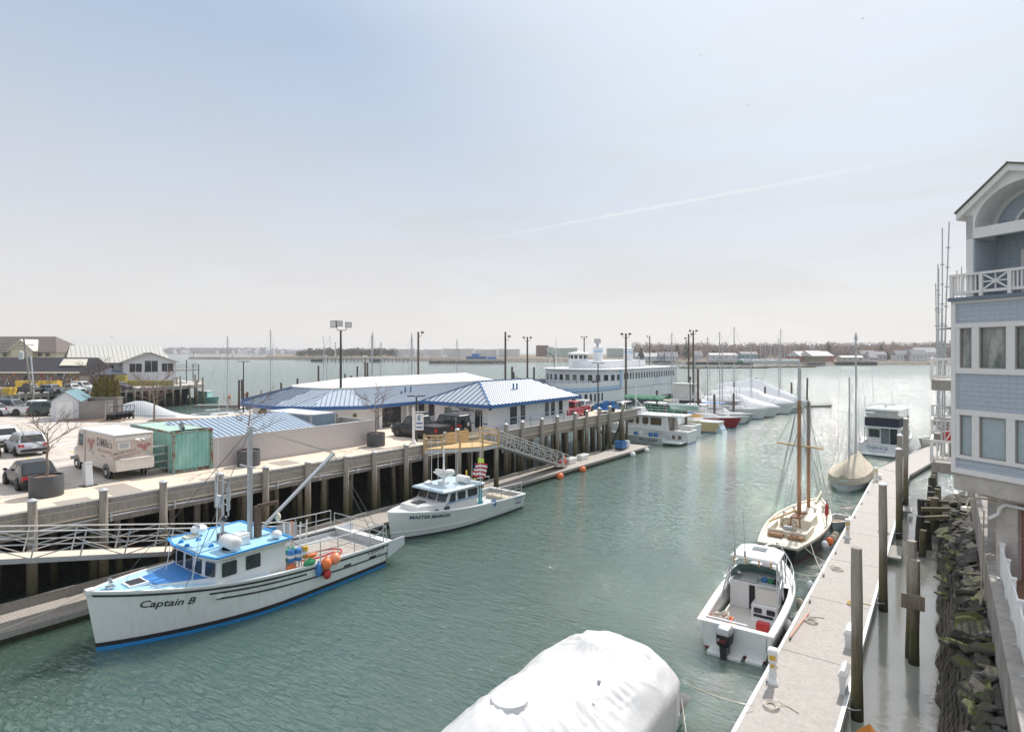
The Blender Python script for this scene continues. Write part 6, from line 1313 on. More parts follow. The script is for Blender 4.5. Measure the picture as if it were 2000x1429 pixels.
# ---------------------------------------------------------------- outboard motor boat at the composite float
pb=thing('motor_boat','white motor boat with black outboard, hardtop and cluttered cockpit at the float','motor boat',(-6.95,32.0,0),R(182)); pb.scale=(-1,1,1)
Q=Hull(8.0,3.05,1.5,1.05,rake=.7,um=.55,pe=2.3,tw=.94,wl=.84,flare=1.2)
Q.shell('hull',GELC,pb); Q.strip('bottom_paint',mat('dark_red_bottom',(.16,.02,.02),.6),pb,0,1,-.3,.10,.01,transom=True)
Q.strip('hull_crease',LGRY,pb,0,1,lambda u:Q.zs(u)-.42,lambda u:Q.zs(u)-.39,.012)
Q.rail('gunwale',GELC,pb,0,1,.26,.1,transom=True); Q.deck('foredeck',GELC,pb,0,.40,.03,.02); FLR=mat('cockpit_sole',(.66,.62,.56),.5,var=.05); Q.deck('cockpit_floor',FLR,pb,.38,1,z=.42,inset=.22)
b=MB(); 
for s in (-1,1):
    us=[.4+.6*k/12 for k in range(13)]; A=[Q.pt(u,Q.zs(u),s)-V(s*.26,0,0) for u in us]; b.loft([[p,V(p.x,p.y,.42),V(p.x+s*.05,p.y,.42),p+V(s*.05,0,0)] for p in A])
b.box(-1.15,.45,7.62,7.74,.42,1.05); b.build('cockpit_liner',GELC,pb)
b=MB(); b.box(-1.2,.42,7.60,7.68,1.1,1.16); b.build('transom_coaming',LGRY,pb)
b=MB(); b.box(.48,1.1,7.7,8.35,-.05,.1); b.build('swim_step',GELC,pb,bevel=.02); b=MB(); b.box(-.95,.35,7.9,8.45,-.15,.12); b.build('engine_bracket',GELC,pb,bevel=.03)
tr=[(-.5,.9),(.5,.9),(.95,2.3),(.98,3.1),(-.98,3.1),(-.95,2.3)]
b=MB(); b.loft([[(x,y,1.3) for x,y in tr],[(x*.9,y+.15,1.66) for x,y in tr]]); b.build('cabin_trunk',GELC,pb,bevel=.05)
b=MB(); b.box(-.22,.22,1.5,1.95,1.64,1.69); b.build('deck_hatch',DARK,pb)
GG=mat('green_tinted_glass',(.20,.33,.30),.05,spec=.9)
b=MB(); ws=[(-1.1,4.1),(-.98,3.1),(-.45,2.75),(.45,2.75),(.98,3.1),(1.1,4.1)]
b.loft([[(x,y,1.62) for x,y in ws],[(x*.88,y+.45,2.12) for x,y in ws]],caps=False,closed=False); b.build('windshield',GG,pb)
b=MB(); b.tube([(x*.88,y+.45,2.12) for x,y in ws],.025,6); b.tube([(x,y,1.62) for x,y in ws],.025,6); b.build('windshield_frame',ALU,pb)
# bulkhead with dash, console, companionway
b=MB(); b.box(-1.08,-.25,4.2,4.28,.42,1.62); b.box(-.0,1.08,4.25,5.05,.42,1.0); b.box(.0,1.08,4.1,4.3,1.0,1.62); b.box(-1.05,1.05,3.2,4.25,1.5,1.6); b.build('console',GELC,pb,bevel=.03)
b=MB(); b.box(-.26,.0,4.15,4.2,.42,1.7); b.build('companionway',BLK,pb); b=MB(); b.box(-.62,.05,3.7,4.22,1.62,1.74); b.build('companionway_hatch',GRYP,pb)
for x in (.28,.8): panel('console_window',GLASS,pb,(x,5.055,.78),(-1,0,0),(0,0,1),.34,.22)
b=MB(); b.box(.05,1.05,5.0,5.5,.42,.5); b.build('seat_base',GELC,pb)
panel('vent_grille',BLK,pb,(.5,5.06,.53),(-1,0,0),(0,0,1),.8,.16)
b=MB(); b.loft([[(.15,4.45,1.0),(1.0,4.45,1.0),(1.0,4.85,1.0),(.15,4.85,1.0)],[(.1,4.4,1.55),(1.02,4.4,1.55),(1.02,4.6,1.55),(.1,4.6,1.55)]]); b.build('helm_seat',mat('cream_vinyl',(.62,.58,.50),.5,var=.05),pb,bevel=.04)
for x,m,h in ((.3,BLUP,.14),(.55,GRN,.1),(.8,BLK,.16)): b=MB(); b.ball((x,3.75,1.68),(.16,.13,h),8,5); b.build('dash_gear',m,pb,smooth=True)
# hardtop on an aluminium frame
b=MB(); ht=[(-.98,2.75),(-.6,2.45),(.6,2.45),(.98,2.75),(1.02,4.6),(-1.02,4.6)]
b.loft([[(x,y,2.72) for x,y in ht],[(x,y,2.79) for x,y in ht],[(x*.85,y*.92+.3,2.87) for x,y in ht]]); b.build('hardtop',GELC,pb,bevel=.03)
b=MB(); b.box(-.3,.3,3.0,3.5,2.85,2.9); b.build('roof_hatch',PGLASS,pb)
b=MB()
for s in (-1,1):
    for p,q in (((s*1.15,5.6,1.15),(s*.95,4.5,2.72)),((s*1.2,4.4,1.2),(s*.98,3.6,2.72)),((s*1.1,3.2,1.5),(s*.95,2.8,2.72)),((s*1.15,5.6,1.15),(s*.98,3.6,2.72)),((s*1.2,4.4,1.2),(s*.95,4.5,2.72))): b.cyl(p,q,.024,.024,6)
    b.cyl((s*1.17,5.0,1.9),(s*1.0,3.4,2.0),.02,.02,6)
b.cyl((-.98,4.62,2.62),(.98,4.62,2.62),.024,.024,6); b.build('top_frame',ALU,pb)
for x in (-.8,-.3,.25,.75): b=MB(); b.cyl((x,4.64,2.55),(x,4.72,2.85),.035); b.build('rod_holder',NEWW,pb)
for x,dx in ((-.78,-.12),(-.35,-.1)): b=MB(); b.cyl((x,4.6,2.85),(x,4.62,3.1),.035); b.cyl((x,4.62,3.1),(x+dx,4.5,4.9),.012,.006); b.build('whip_antenna',DARK,pb)
pp=[];tp_=[]
for u in (.0,.06,.14,.24,.34,.44):
    p=Q.pt(u,Q.zs(u),1); tp_.append(V(max(p.x-.05,0),p.y-.12*(u<.1),p.z+.62-.25*(u>.4))); pp.append((V(max(p.x-.08,0),p.y,p.z),tp_[-1]))
railing(pb,STEEL,tp_,pp,.022,'bow_rail')
railing(pb,STEEL,[V(-p.x,p.y,p.z) for p in tp_],[(V(-a.x,a.y,a.z),V(-c.x,c.y,c.z)) for a,c in pp],.022,'bow_rail')
t=thing('outboard_motor','black outboard motor with grey cowl hung on the stern of the motor boat','outboard motor',onboat(pb,-.28,8.3,0),R(182))
b=MB(); b.loft([[(x*k,y*k+dy,z) for x,y in ((-.26,-.3),(.26,-.3),(.3,0),(.24,.38),(-.24,.38),(-.3,0))] for z,k,dy in ((.5,.8,0),(.62,.98,0),(.95,1.0,0))]); b.build('cowl',BLK,t,smooth=True,bevel=.03)
b=MB(); b.loft([[(x*k,y*k,z) for x,y in ((-.26,-.3),(.26,-.3),(.3,0),(.24,.38),(-.24,.38),(-.3,0))] for z,k in ((.955,1.03),(1.1,1.0),(1.2,.78))]); b.build('cowl_top',mat('silver_cowl',(.40,.41,.42),.35,metal=.4),t,smooth=True,bevel=.03)
b=MB(); b.loft([[(x*k,y*k+dy,z) for x,y in ((-.16,-.16),(.16,-.16),(.12,.3),(-.12,.3))] for z,k,dy in ((.5,1.1,0),(0,.9,0),(-.5,.7,0))]); b.box(-.2,.2,-.1,.4,-.42,-.38); b.build('leg',DARK,t)
letters('250',.16,RED,t,(.02,.385,.7),(-1,0,0),(0,0,1)); letters('V',.2,WHT,t,(.17,.385,.7),(-1,0,0),(0,0,1))
for x,y,z,sz,m,nm,txt in ((.72,6.2,.42,(.26,.17,.2),RED,'cooler_box','red cooler box in the cockpit of the motor boat'),(-.72,6.75,.42,(.42,.5,.16),None,'rope_heap',''),(-.28,7.0,.42,(.12,.12,.2),YELP,'jerry_can','yellow jerry can by the transom of the motor boat')):
    if nm=='rope_heap':
        t=thing('gear_crate','orange crate heaped with pale lines in the cockpit of the motor boat','crate',onboat(pb,-.78,6.9,.42),pb.rotation_euler[2])
        b=MB(); b.loft([[(-w,-w*1.1,zz),(w,-w*1.1,zz),(w,w*1.1,zz),(-w,w*1.1,zz)] for w,zz in ((.34,0),(.4,.42),(.36,.42),(.34,.3))]); b.build('tub',ORNG,t)
        b=MB(); rr=random.Random(4)
        for k in range(9): b.tube([(.3*math.sin(k+j*1.1+rr.random()),.33*math.cos(k*1.7+j),.36+.03*k+.02*j) for j in range(6)],.028,5)
        b.build('line_coil',ROPE,t,smooth=True)
    else:
        t=thing(nm,txt,nm.replace('_',' '),onboat(pb,x,y,z),pb.rotation_euler[2]); b=MB(); b.loft([[(-sz[0]*k,-sz[1]*k,zz),(sz[0]*k,-sz[1]*k,zz),(sz[0]*k,sz[1]*k,zz),(-sz[0]*k,sz[1]*k,zz)] for k,zz in ((.9,0),(1,sz[2]*1.5))]); b.build('body',m,t,bevel=.02)
        b=MB(); b.box(-sz[0]*.95,sz[0]*.95,-sz[1]*.95,sz[1]*.95,sz[2]*1.5,sz[2]*1.9); b.build('lid',m,t,bevel=.03)
loose_line('mooring_line','short white line from the motor boat quarter to the power pedestal foot',onboat(pb,1.2,7.4,1.05),(-4.85,23.0,.55),.15)
loose_line('mooring_line','white line from the motor boat bow to the float',onboat(pb,.5,.8,1.45),(-4.95,33.8,.58),.2)
loose_line('mooring_line','pinkish line tangled on the float beside the motor boat',(-4.95,25.6,.6),(-4.75,28.6,.56),-.02,.02,ORNG)
for i,(s,txt) in enumerate(((27.0,'white fender between motor boat and float, first'),(29.6,'brown ball fender between motor boat and float'),(32.2,'white fender near the motor boat bow'))):
    b=MB(); b.ball((0,0,0),(.17,.17,.3),10,7); tag(b.build('fender',[WHT,TANC,WHT][i],smooth=True,loc=(-5.3,s,.42)),txt,'fender')
# ---------------------------------------------------------------- two masted wooden yacht
kt=thing('wooden_yacht','cream decked black hulled two masted wooden yacht with varnished masts','sailing yacht',(-7.2,46.5,0),R(178)); kt.scale=(-1,.92,1)
S_=Hull(11.2,3.3,1.45,1.0,rake=1.1,um=.52,pe=1.9,tw=.62,wl=.8,flare=1.1,tr=.7,sheerp=1.8)
S_.shell('hull',mat('black_hull_paint',(.018,.015,.016),.25,coat=.3),kt); S_.strip('sheer_band',CREAM,kt,0,1,lambda u:S_.zs(u)-.14,lambda u:S_.zs(u)+.02,.015)
S_.strip('waterline_stripe',RED,kt,0,1,-.2,.04,.01); S_.rail('toe_rail',CREAM,kt,0,1,.1,.12,.04); S_.deck('deck',CREAM,kt,0,1,-.02,.05)
b=MB(); tr=[(-.45,3.2),(.45,3.2),(.95,5.0),(.95,7.0),(-.95,7.0),(-.95,5.0)]; b.loft([[(x,y,1.0) for x,y in tr],[(x*.93,y+.05,1.6) for x,y in tr]]); b.build('cabin_trunk',CREAM,kt,bevel=.04)
b=MB(); b.box(-.3,.3,6.0,7.0,1.6,1.7); b.build('companionway_hatch',TEAK,kt); b=MB(); b.box(-.3,-.22,6.98,7.06,1.0,1.6); b.box(.22,.3,6.98,7.06,1.0,1.6); b.build('door_trim',TEAK,kt)
b=MB(); b.box(-1.0,1.0,7.1,9.3,1.01,1.03); b.build('cockpit_floor',mat('cockpit_shadow_board',(.42,.38,.30),.7,var=.1),kt)
b=MB()
for q in ((-1.08,-.98,7.05,9.35),(.98,1.08,7.05,9.35),(-1.08,1.08,9.3,9.4)): b.box(*q,1.0,1.36)
b.build('coaming',CREAM,kt)
for s in (-1,1): b=MB(); b.box(s*.55-.42,s*.55+.42,9.42,9.85,1.05,1.22); b.build('locker_seat',TEAK,kt)
b=MB(); b.box(-.25,.25,8.7,9.1,1.03,1.55); b.build('binnacle',GRYP,kt); b=MB(); b.tube([(.42*math.cos(a*.628),8.65,1.55+.42*math.sin(a*.628)) for a in range(11)],.025,5)
for a in range(5): b.cyl((.5*math.cos(a*.628),8.65,1.55+.5*math.sin(a*.628)),(-.5*math.cos(a*.628),8.65,1.55-.5*math.sin(a*.628)),.018,.018,5)
b.build('steering_wheel',TEAK,kt)
b=MB(); b.box(-.35,.35,5.0,5.5,1.6,1.72); b.build('skylight',TEAK,kt); b=MB(); b.box(-.3,.3,2.0,2.5,1.3,1.42); b.build('deck_hatch',TEAK,kt)
for x,y,z in ((.6,4.2,1.72),(-.6,4.4,1.7),(.75,2.2,1.5),(-.8,6.3,1.7)): b=MB(); b.cyl((x,y,z-.25),(x,y,z),.07); b.ball((x,y,z+.05),(.12,.12,.1),8,5); b.build('vent_cowl',STEEL,kt,smooth=True)
m1y,m2y=5.9,3.0
b=MB(); b.cyl((0,m1y,1.3),(0,m1y,8.9),.13,.11,10); b.cyl((0,m1y,.9),(0,m1y,1.5),.15,.15,10); b.build('mast',TEAK,kt,smooth=True); b=MB(); b.cyl((0,m1y,8.9),(0,m1y,11.3),.11,.08,10); b.build('mast_top',GALV,kt)
b=MB(); b.cyl((0,m2y,1.2),(0,m2y,6.2),.12,.10,10); b.build('mast',TEAK,kt,smooth=True); b=MB(); b.cyl((0,m2y,6.2),(0,m2y,8.5),.12,.10,10); b.lathe([(.1,8.5),(.16,8.55),(.02,8.75)],n=8,c=(0,m2y,0)); b.build('mast_top',mat('bare_grey_spar',(.2,.18,.17),.8,var=.2),kt)
b=MB(); b.cyl((-1.35,m1y-.1,6.1),(1.35,m1y-.1,5.95),.05,.05,8); b.build('yard_spar',NEWW,kt)
b=MB(); b.cyl((-.2,m1y+.1,1.9),(-1.0,9.2,1.75),.075,.06,8); b.build('boom',NEWW,kt); b=MB(); b.cyl((0,.6,1.42),(0,-1.6,1.85),.10,.06,8); b.build('bowsprit',CREAM,kt)
sg=[]
for y,zt in ((m1y,9.0),(m1y,7.2),(m2y,8.3),(m2y,6.0)):
    for s in (-1,1):
        for dy in (-.5,.1,.7): 
            u=(y+dy)/11.2; p=S_.pt(u,S_.zs(u),s); sg.append(((0,y,zt),p))
sg+=[((0,m1y,11),(0,10.9,1.1)),((0,m2y,8.4),(0,-1.5,1.85)),((0,m2y,6),(0,-.5,1.6)),((0,m1y,9),(0,m2y,8)),((0,m1y,8.8),(-1.35,m1y-.1,6.1)),((0,m1y,8.8),(1.35,m1y-.1,5.95)),((0,m1y,9),(-.9,9.0,1.75))]
wires(kt,sg,.009)
t=thing('furled_flag','small red flag furled on a staff at the two masted yacht','flag',onboat(kt,1.45,5.2,1.1)); b=MB(); b.cyl((0,0,0),(0,0,1.6),.03,.02); b.build('flag_staff',DARK,t); b=MB(); b.lathe([(.02,.5),(.12,.7),(.1,1.2),(.02,1.4)],n=7); b.build('flag_cloth',RED,t)
for i,(x,y,m,txt) in enumerate(((1.75,8.2,WHT,'white fender at the quarter of the two masted yacht'),(1.85,7.2,ORNG,'reddish fender beside the two masted yacht'),(1.9,6.4,TANC,'tan ball fender beside the two masted yacht'),(1.9,5.6,TANC,'brown tan fender beside the two masted yacht'))):
    b=MB(); b.ball((0,0,0),(.2,.2,.27),10,7); tag(b.build('fender',m,smooth=True,loc=onboat(kt,x+.1,y,.62)),txt,'fender','fenders of the two masted yacht')
t=thing('dinghy','small grey dinghy tucked between the two masted yacht and the float','dinghy',(-5.95,44.6,0),R(-4)); D_=Hull(2.9,1.2,.6,.45,rake=.2,um=.5,pe=2,tw=.8,zmin=-.1); D_.shell('hull',LGRY,t); D_.rail('gunwale',WHT,t,0,1,.07,.06); D_.deck('floor',TANC,t,.02,1,z=.15); b=MB(); b.box(-.5,.5,1.5,1.75,.3,.34); b.build('thwart',TEAK,t)
loose_line('mooring_line','white line from the two masted yacht quarter to the float, the shorter one',onboat(kt,1.0,10.6,1.1),(-4.95,35.8,.58),.12)
loose_line('mooring_line','white line from the two masted yacht quarter to the float, the longer one',onboat(kt,1.3,9.6,1.1),(-4.95,33.9,.58),.2)
loose_line('mooring_line','white bow line sagging from the two masted yacht bow to the float',onboat(kt,.5,.9,1.5),(-4.95,51.5,.58),.35)
# ---------------------------------------------------------------- canvas covered sailing boat
cv=thing('covered_sailboat','double ended white sailing boat under a tan canvas cover, two bare masts','sailing boat',(-6.6,67.6,0),R(178))
T_=Hull(9.8,3.2,1.25,1.05,rake=.7,um=.5,pe=1.9,tw=.7,wl=.84,stern_round=.9,tr=.35)
T_.shell('hull',GELC,cv); T_.strip('boot_stripe',GRN,cv,.02,.97,-.2,.08,.01)
rings=[]
for j in range(25):
    u=.02+.975*j/24; w=T_.hb(u,T_.zs(u)); y=T_.y(u,T_.zs(u)); ze=T_.zs(u)-.45; zr=2.35 if .12<u<.93 else (1.25+1.1*min(u/.12,1) if u<.5 else 1.35+1.0*max((1-u)/.07,0)); zr+=.06*math.sin(j*1.9)
    rings.append([(w*k*(1.05 if abs(k)>.9 else 1),y,ze if abs(k)==1.0 else T_.zs(u)+.12+(zr-T_.zs(u)-.12)*max(0,(1-abs(k)/.96))**1.12+.03*math.sin(j*2.3+k*9)) for k in (-1,-.96,-.72,-.48,-.24,0,.24,.48,.72,.96,1)])
b=MB(); b.loft(rings,caps=False,closed=False); b.add(rings[-1],[tuple(range(11))]); b.build('canvas_cover',TANC,cv,smooth=True)
b=MB(); b.cyl((0,2.9,2.2),(0,2.9,13.1),.10,.07,9); b.lathe([(.07,13.0),(.16,13.3),(.02,13.9)],n=8,c=(0,2.9,0)); b.build('mast',MAST,cv,smooth=True); b=MB(); b.cyl((-.0,6.6,2.2),(0,6.6,9.4),.085,.06,9); b.lathe([(.06,9.3),(.1,9.5),(.02,9.7)],n=8,c=(0,6.6,0)); b.build('mast',MAST,cv,smooth=True)
b=MB()
for z,w in ((6.3,1.5),(10.4,1.3)): b.cyl((-w,2.9,z),(w,2.9,z),.025,.025,6)
b.build('spreader',MAST,cv)
sg=[]
for s in (-1,1): sg+=[((0,2.9,13),(s*1.3,2.9,10.4)),((s*1.3,2.9,10.4),(s*1.5,2.9,6.3)),((s*1.5,2.9,6.3),(s*1.45,3.1,1.3)),((0,2.9,10),(s*1.4,3.6,1.3)),((0,6.6,9.2),(s*1.35,6.8,1.2))]
sg+=[((0,2.9,13),(0,.2,1.4)),((0,2.9,13),(0,9.5,1.4))]; wires(cv,sg,.008)
loose_line('mooring_line','white lines from the canvas covered boat to the power pedestal',(-6.0,58.4,1.0),(-4.9,60.4,.6),.1)
# ---------------------------------------------------------------- flybridge cruiser
mc=thing('motor_cruiser','white flybridge cruiser with black enclosure seen from astern by the angled float','motor cruiser',(-4.4,91.6,0),R(172))
C_=Hull(11.8,4.1,2.0,1.35,rake=1.0,um=.55,pe=2.3,tw=.93,wl=.9)
C_.shell('hull',GELC,mc); C_.strip('boot_stripe',BLUED,mc,0,1,-.2,.14,.012,transom=True); C_.rail('gunwale',WHT,mc,0,1,.2,.1); C_.deck('foredeck',GELC,mc,0,.55,-.02,.02); C_.deck('cockpit_floor',LGRY,mc,.55,1,z=.8,inset=.1)
b=MB(); b.loft([[(-1.75,3.3,1.6),(1.75,3.3,1.6),(1.8,9.4,.8),(-1.8,9.4,.8)],[(-1.5,4.4,3.1),(1.5,4.4,3.1),(1.65,9.4,3.1),(-1.65,9.4,3.1)]]); b.build('saloon',GELC,mc,bevel=.03)
b=MB(); b.box(-1.85,1.85,4.2,10.6,3.1,3.2); b.build('bridge_deck',WHT,mc)
for s in (-1,1): b=MB(); b.cyl((s*1.7,10.5,1.3),(s*1.7,10.5,3.1),.05); b.build('deck_post',WHT,mc)
panel('saloon_window',BGLASS,mc,(.95,9.41,2.3),(-1,0,0),(0,0,1),1.15,.95); panel('saloon_door',PGLASS,mc,(-.2,9.41,1.95),(-1,0,0),(0,0,1),.85,2.0,r=.02); panel('saloon_door',GLASS,mc,(-1.1,9.41,1.95),(-1,0,0),(0,0,1),.8,2.0,r=.02)
for s in (-1,1): panel('side_window',GLASS,mc,(s*1.66,7,2.4),(0,s,0),(0,0,1),3.6,.7)
NVY=mat('navy_canvas',(.02,.025,.045),.8)
b=MB(); 
for p,q in (((-1.75,5,3.2),(-1.75,10.2,3.2)),((-1.75,10.2,3.2),(1.75,10.2,3.2)),((1.75,10.2,3.2),(1.75,5,3.2)),((1.75,5,3.2),(-1.75,5,3.2))):
    p,q=Vector(p),Vector(q); b.loft([[p,q],[p+V(0,0,1.05),q+V(0,0,1.05)]],caps=False,closed=False)
b.build('bridge_enclosure',NVY,mc)
b=MB(); b.box(-1.7,1.7,5.2,10.1,3.95,4.25); b.build('bridge_coaming',CREAM,mc)
b=MB()
for x in (-1.7,-.6,.6,1.7):
    for y in (5.3,10.1): b.cyl((x,y,4.2),(x*.97,y,5.2),.035,.035,6)
b.build('top_frame',ALU,mc)
CLV=mat('clear_vinyl_window',(.55,.55,.52),.12)
b=MB(); 
for x0_,x1_ in ((-1.6,-.65),(-.55,.55),(.65,1.6)): b.quad((x0_,10.08,4.3),(x1_,10.08,4.3),(x1_,10.08,5.1),(x0_,10.08,5.1)); 
b.build('vinyl_window',CLV,mc)
b=MB(); b.loft([[(-1.85,4.9,5.15),(1.85,4.9,5.15),(1.85,10.4,5.15),(-1.85,10.4,5.15)],[(-1.7,5.1,5.35),(1.7,5.1,5.35),(1.7,10.2,5.35),(-1.7,10.2,5.35)]]); b.build('hardtop',GELC,mc,bevel=.04)
b=MB(); b.box(-.15,.15,8,8.3,5.35,5.65); b.box(-.95,.95,8.05,8.25,5.65,5.75); b.build('radar_bar',GELC,mc)
for x,l in ((1.6,.5),(-1.0,.1)): b=MB(); b.cyl((x,10,4.4),(x+l,9.8,8.6),.02,.008); b.build('whip_antenna',WHT,mc)
letters('CHANCE',.55,BLUED,mc,(.15,C_.y(1,.9)+.02,.7),(-1,0,0),(0,0,1)); letters('PORTLAND MAINE',.2,BLUED,mc,(.1,C_.y(1,.9)+.02,.42),(-1,0,0),(0,0,1))
b=MB(); b.box(-1.7,1.7,11.75,12.4,.12,.2); b.build('swim_platform',WHT,mc)
# ---------------------------------------------------------------- worn boats further along the float
def small_boat(label,x,y,rz,L_,B_,hm,parts,group=None,zb=1.4,zs_=.9):
    t=thing('work_boat',label,'boat',(x,y,0),rz,group); h=Hull(L_,B_,zb,zs_,rake=.5,um=.5,pe=2.1,tw=.85); h.shell('hull',hm,t); h.rail('gunwale',WHT,t,0,1,.14,.09); h.deck('deck',LGRY,t,0,1,-.25,.08)
    for q,m,nm in parts: b=MB(); b.box(*q); b.build(nm,m,t,bevel=.03)
    return t
BRN=mat('faded_brown_boat',(.28,.12,.065),.6,var=.25)
small_boat('long white skiff beside the flybridge cruiser',-2.0,88,R(-12),7.5,2.2,mat('pale_skiff',(.55,.55,.50),.5,var=.1),(((-.7,.7,2.6,3.2,.7,.8),TEAK,'thwart'),((-.75,.75,5,5.5,.7,.8),TEAK,'thwart')))
small_boat('old brown boat with clutter moored past the flybridge cruiser',.2,103,R(-10),9,3,BRN,(((-.9,.9,3,5.4,.9,2.2),BRN,'cabin'),((-1,1,2.9,5.5,2.2,2.3),TANC,'roof'),((-.8,.9,6.2,8,.8,1.3),ORNG,'gear_heap')))
small_boat('tan covered scow beyond the old brown boat',2.5,117,R(-10),10,3.6,TANC,(((-1.3,1.3,2,7,1,2.2),CREAM,'cabin'),((-1.4,1.4,1.9,7.1,2.2,2.32),TANC,'roof'),((-.6,.6,7.4,8.8,1,2.9),NEWW,'frame')))
small_boat('brown hulled launch with wooden frame at the end of the angled float',4.6,129,R(-10),10,3.4,BRN,(((-1.2,1.2,3,6,1,2.6),NEWW,'cabin'),((-1.3,1.3,2.8,6.2,2.6,2.72),TANC,'roof')))
# ---------------------------------------------------------------- marina boats beyond the wharf end, bows towards the channel
NB=R(90)
def sailboat(label,x,y,rz,L_,B_,hm,mast,mm_=MAST,cabin=True,cover=None,group=None,boot=BLUED,lean=0,zb=1.35):
    t=thing('sailing_boat',label,'sailing boat',(x,y,0),rz,group); h=Hull(L_,B_,zb,zb*.8,rake=.9,um=.52,pe=2.0,tw=.68,wl=.84,tr=.3); h.shell('hull',hm,t); h.strip('boot_stripe',boot,t,0,1,-.2,.1,.012,transom=True); h.rail('toe_rail',WHT,t,0,1,.08,.07); h.deck('deck',GELC,t,0,1,-.02,.04)
    if cabin: b=MB(); tr=[(-.4,L_*.26),(.4,L_*.26),(B_*.32,L_*.42),(B_*.3,L_*.68),(-B_*.3,L_*.68),(-B_*.32,L_*.42)]; b.loft([[(px,py,zb*.75) for px,py in tr],[(px*.9,py+.1,zb*.85+.5) for px,py in tr]]); b.build('cabin_trunk',GELC,t,bevel=.04); 
    if cabin:
        for s in (-1,1): panel('cabin_window',GLASS,t,(s*B_*.303,L_*.53,zb*.8+.3),(0,s,0),(0,0,1),L_*.18,.16)
    b=MB(); my_=L_*.4; b.cyl((0,my_,zb*.8),(lean*mast,my_,mast),.095,.07,8); b.build('mast',mm_,t,smooth=True)
    b=MB(); b.cyl((0,my_+.1,zb+1.0),(0,L_*.82,zb+.95),.06,.06,6); b.build('boom',MAST,t)
    if cover: b=MB(); b.loft([[(w*math.cos(a*1.047),L_*f,zb+1.08+w*1.1*math.sin(a*1.047)) for a in range(6)] for f,w in ((.41,.08),(.45,.2),(.65,.17),(.82,.1))]); b.build('sail_cover',cover,t,smooth=True)
    b=MB(); b.cyl((-B_*.3,my_,mast*.55),(B_*.3,my_,mast*.55),.025,.025,5); b.build('spreader',MAST,t)
    wires(t,[((0,my_,mast),(0,.1,zb)),((0,my_,mast),(0,L_,zb*.85)),((0,my_,mast*.98),(-B_*.3,my_,mast*.55)),((0,my_,mast*.98),(B_*.3,my_,mast*.55)),((-B_*.3,my_,mast*.55),(-B_*.46,my_,zb)),((B_*.3,my_,mast*.55),(B_*.46,my_,zb))],.011)
    pp=[];tp_=[]
    for u in (0,.1,.3,.5,.7,.9,1):
        for s in (1,):
            p=h.pt(u,h.zs(u),s); pp.append((p,p+V(0,0,.6))); tp_.append(p+V(0,0,.6))
    railing(t,STEEL,tp_,pp,.014,'lifeline'); return t
CRH=mat('cream_hull',(.66,.54,.30),.3,coat=.3); GRH=mat('grey_green_hull',(.40,.42,.39),.3,coat=.3); RDH=mat('dark_red_hull',(.28,.012,.02),.3,coat=.3)
WC=mat('white_sail_cover',(.72,.72,.70),.7)
def bowpt(px,py): return at(px,py,0)
# trawler yacht
x,y=-38.6,76.4
tw_=thing('trawler_yacht','white trawler yacht with oval windows moored behind the open workboat','motor yacht',(x,y,0),R(-90))
# bow to -X: stern at the channel side
A_=Hull(12.0,4.2,2.3,1.55,rake=.9,um=.5,pe=2.2,tw=.9,wl=.88); A_.shell('hull',GELC,tw_); A_.strip('boot_stripe',BLUED,tw_,0,1,-.2,.12,.012,transom=True); A_.strip('hull_knuckle',LGRY,tw_,.05,1,lambda u:A_.zs(u)-.5,lambda u:A_.zs(u)-.46,.02); A_.rail('gunwale',WHT,tw_,0,1,.2,.1); A_.deck('deck',GELC,tw_,0,1,-.15,.05)
b=MB(); b.loft([[(-1.6,2.6,1.6),(1.6,2.6,1.6),(1.75,9.0,1.5),(-1.75,9.0,1.5)],[(-1.45,3.6,3.45),(1.45,3.6,3.45),(1.6,9.0,3.45),(-1.6,9.0,3.45)]]); b.build('saloon',GELC,tw_,bevel=.05)
b=MB(); b.box(-1.85,1.85,3.3,11.4,3.45,3.57); b.build('boat_deck',WHT,tw_)
BRG=mat('brown_tinted_window',(.10,.065,.035),.1,spec=.8,var=.5)
for yy,w,h,r_ in ((3.9,1.2,.75,.2),(5.05,.45,.95,.2),(6.2,.85,1.0,.3),(7.7,1.5,.95,.1)):
    for s in (-1,1): panel('saloon_window',BRG,tw_,(s*(1.665-.04*0),yy,2.75),(0,s,0),(0,s*-.0,1),w,h,t=.05,r=r_)
for s in (-1,1): b=MB(); b.side([(8.98,1.5),(9.6,1.5),(9.3,3.45),(8.98,3.45)],s*1.72-.04,s*1.72+.04); b.build('wing_panel',GELC,tw_)
b=MB(); b.box(-1.5,1.5,9.02,9.08,1.5,3.4); b.build('aft_bulkhead',BRG,tw_)
pp=[];tp_=[]
for k in range(7):
    p=V(1.75,4.5+k*1.1,3.57); pp.append((p,p+V(0,0,.75))); tp_.append(p+V(0,0,.75))
railing(tw_,STEEL,tp_,pp,.02,'deck_rail',.35); railing(tw_,STEEL,[V(-p.x,p.y,p.z) for p in tp_],[(V(-a.x,a.y,a.z),V(-c.x,c.y,c.z)) for a,c in pp],.02,'deck_rail',.35)
for s in (-1,1): b=MB(); b.cyl((s*1.7,11.3,1.5),(s*1.7,11.3,3.45),.05); b.build('deck_post',WHT,tw_)
b=MB(); b.box(-.8,.8,4.0,5.2,3.57,4.35); b.build('flybridge',GELC,tw_,bevel=.08)
t2=thing('dinghy','pale green upturned dinghy on the roof of the trawler yacht','dinghy',(-29.5,76.5,4.35),R(-86)); D2=Hull(3.6,1.4,.7,.55,rake=.3,um=.5,pe=2,tw=.8,zmin=-.05); o=D2.shell('hull',mat('pale_green_hull',(.42,.58,.52),.4),t2); D2.rail('gunwale',WHT,t2,0,1,.07,.08)
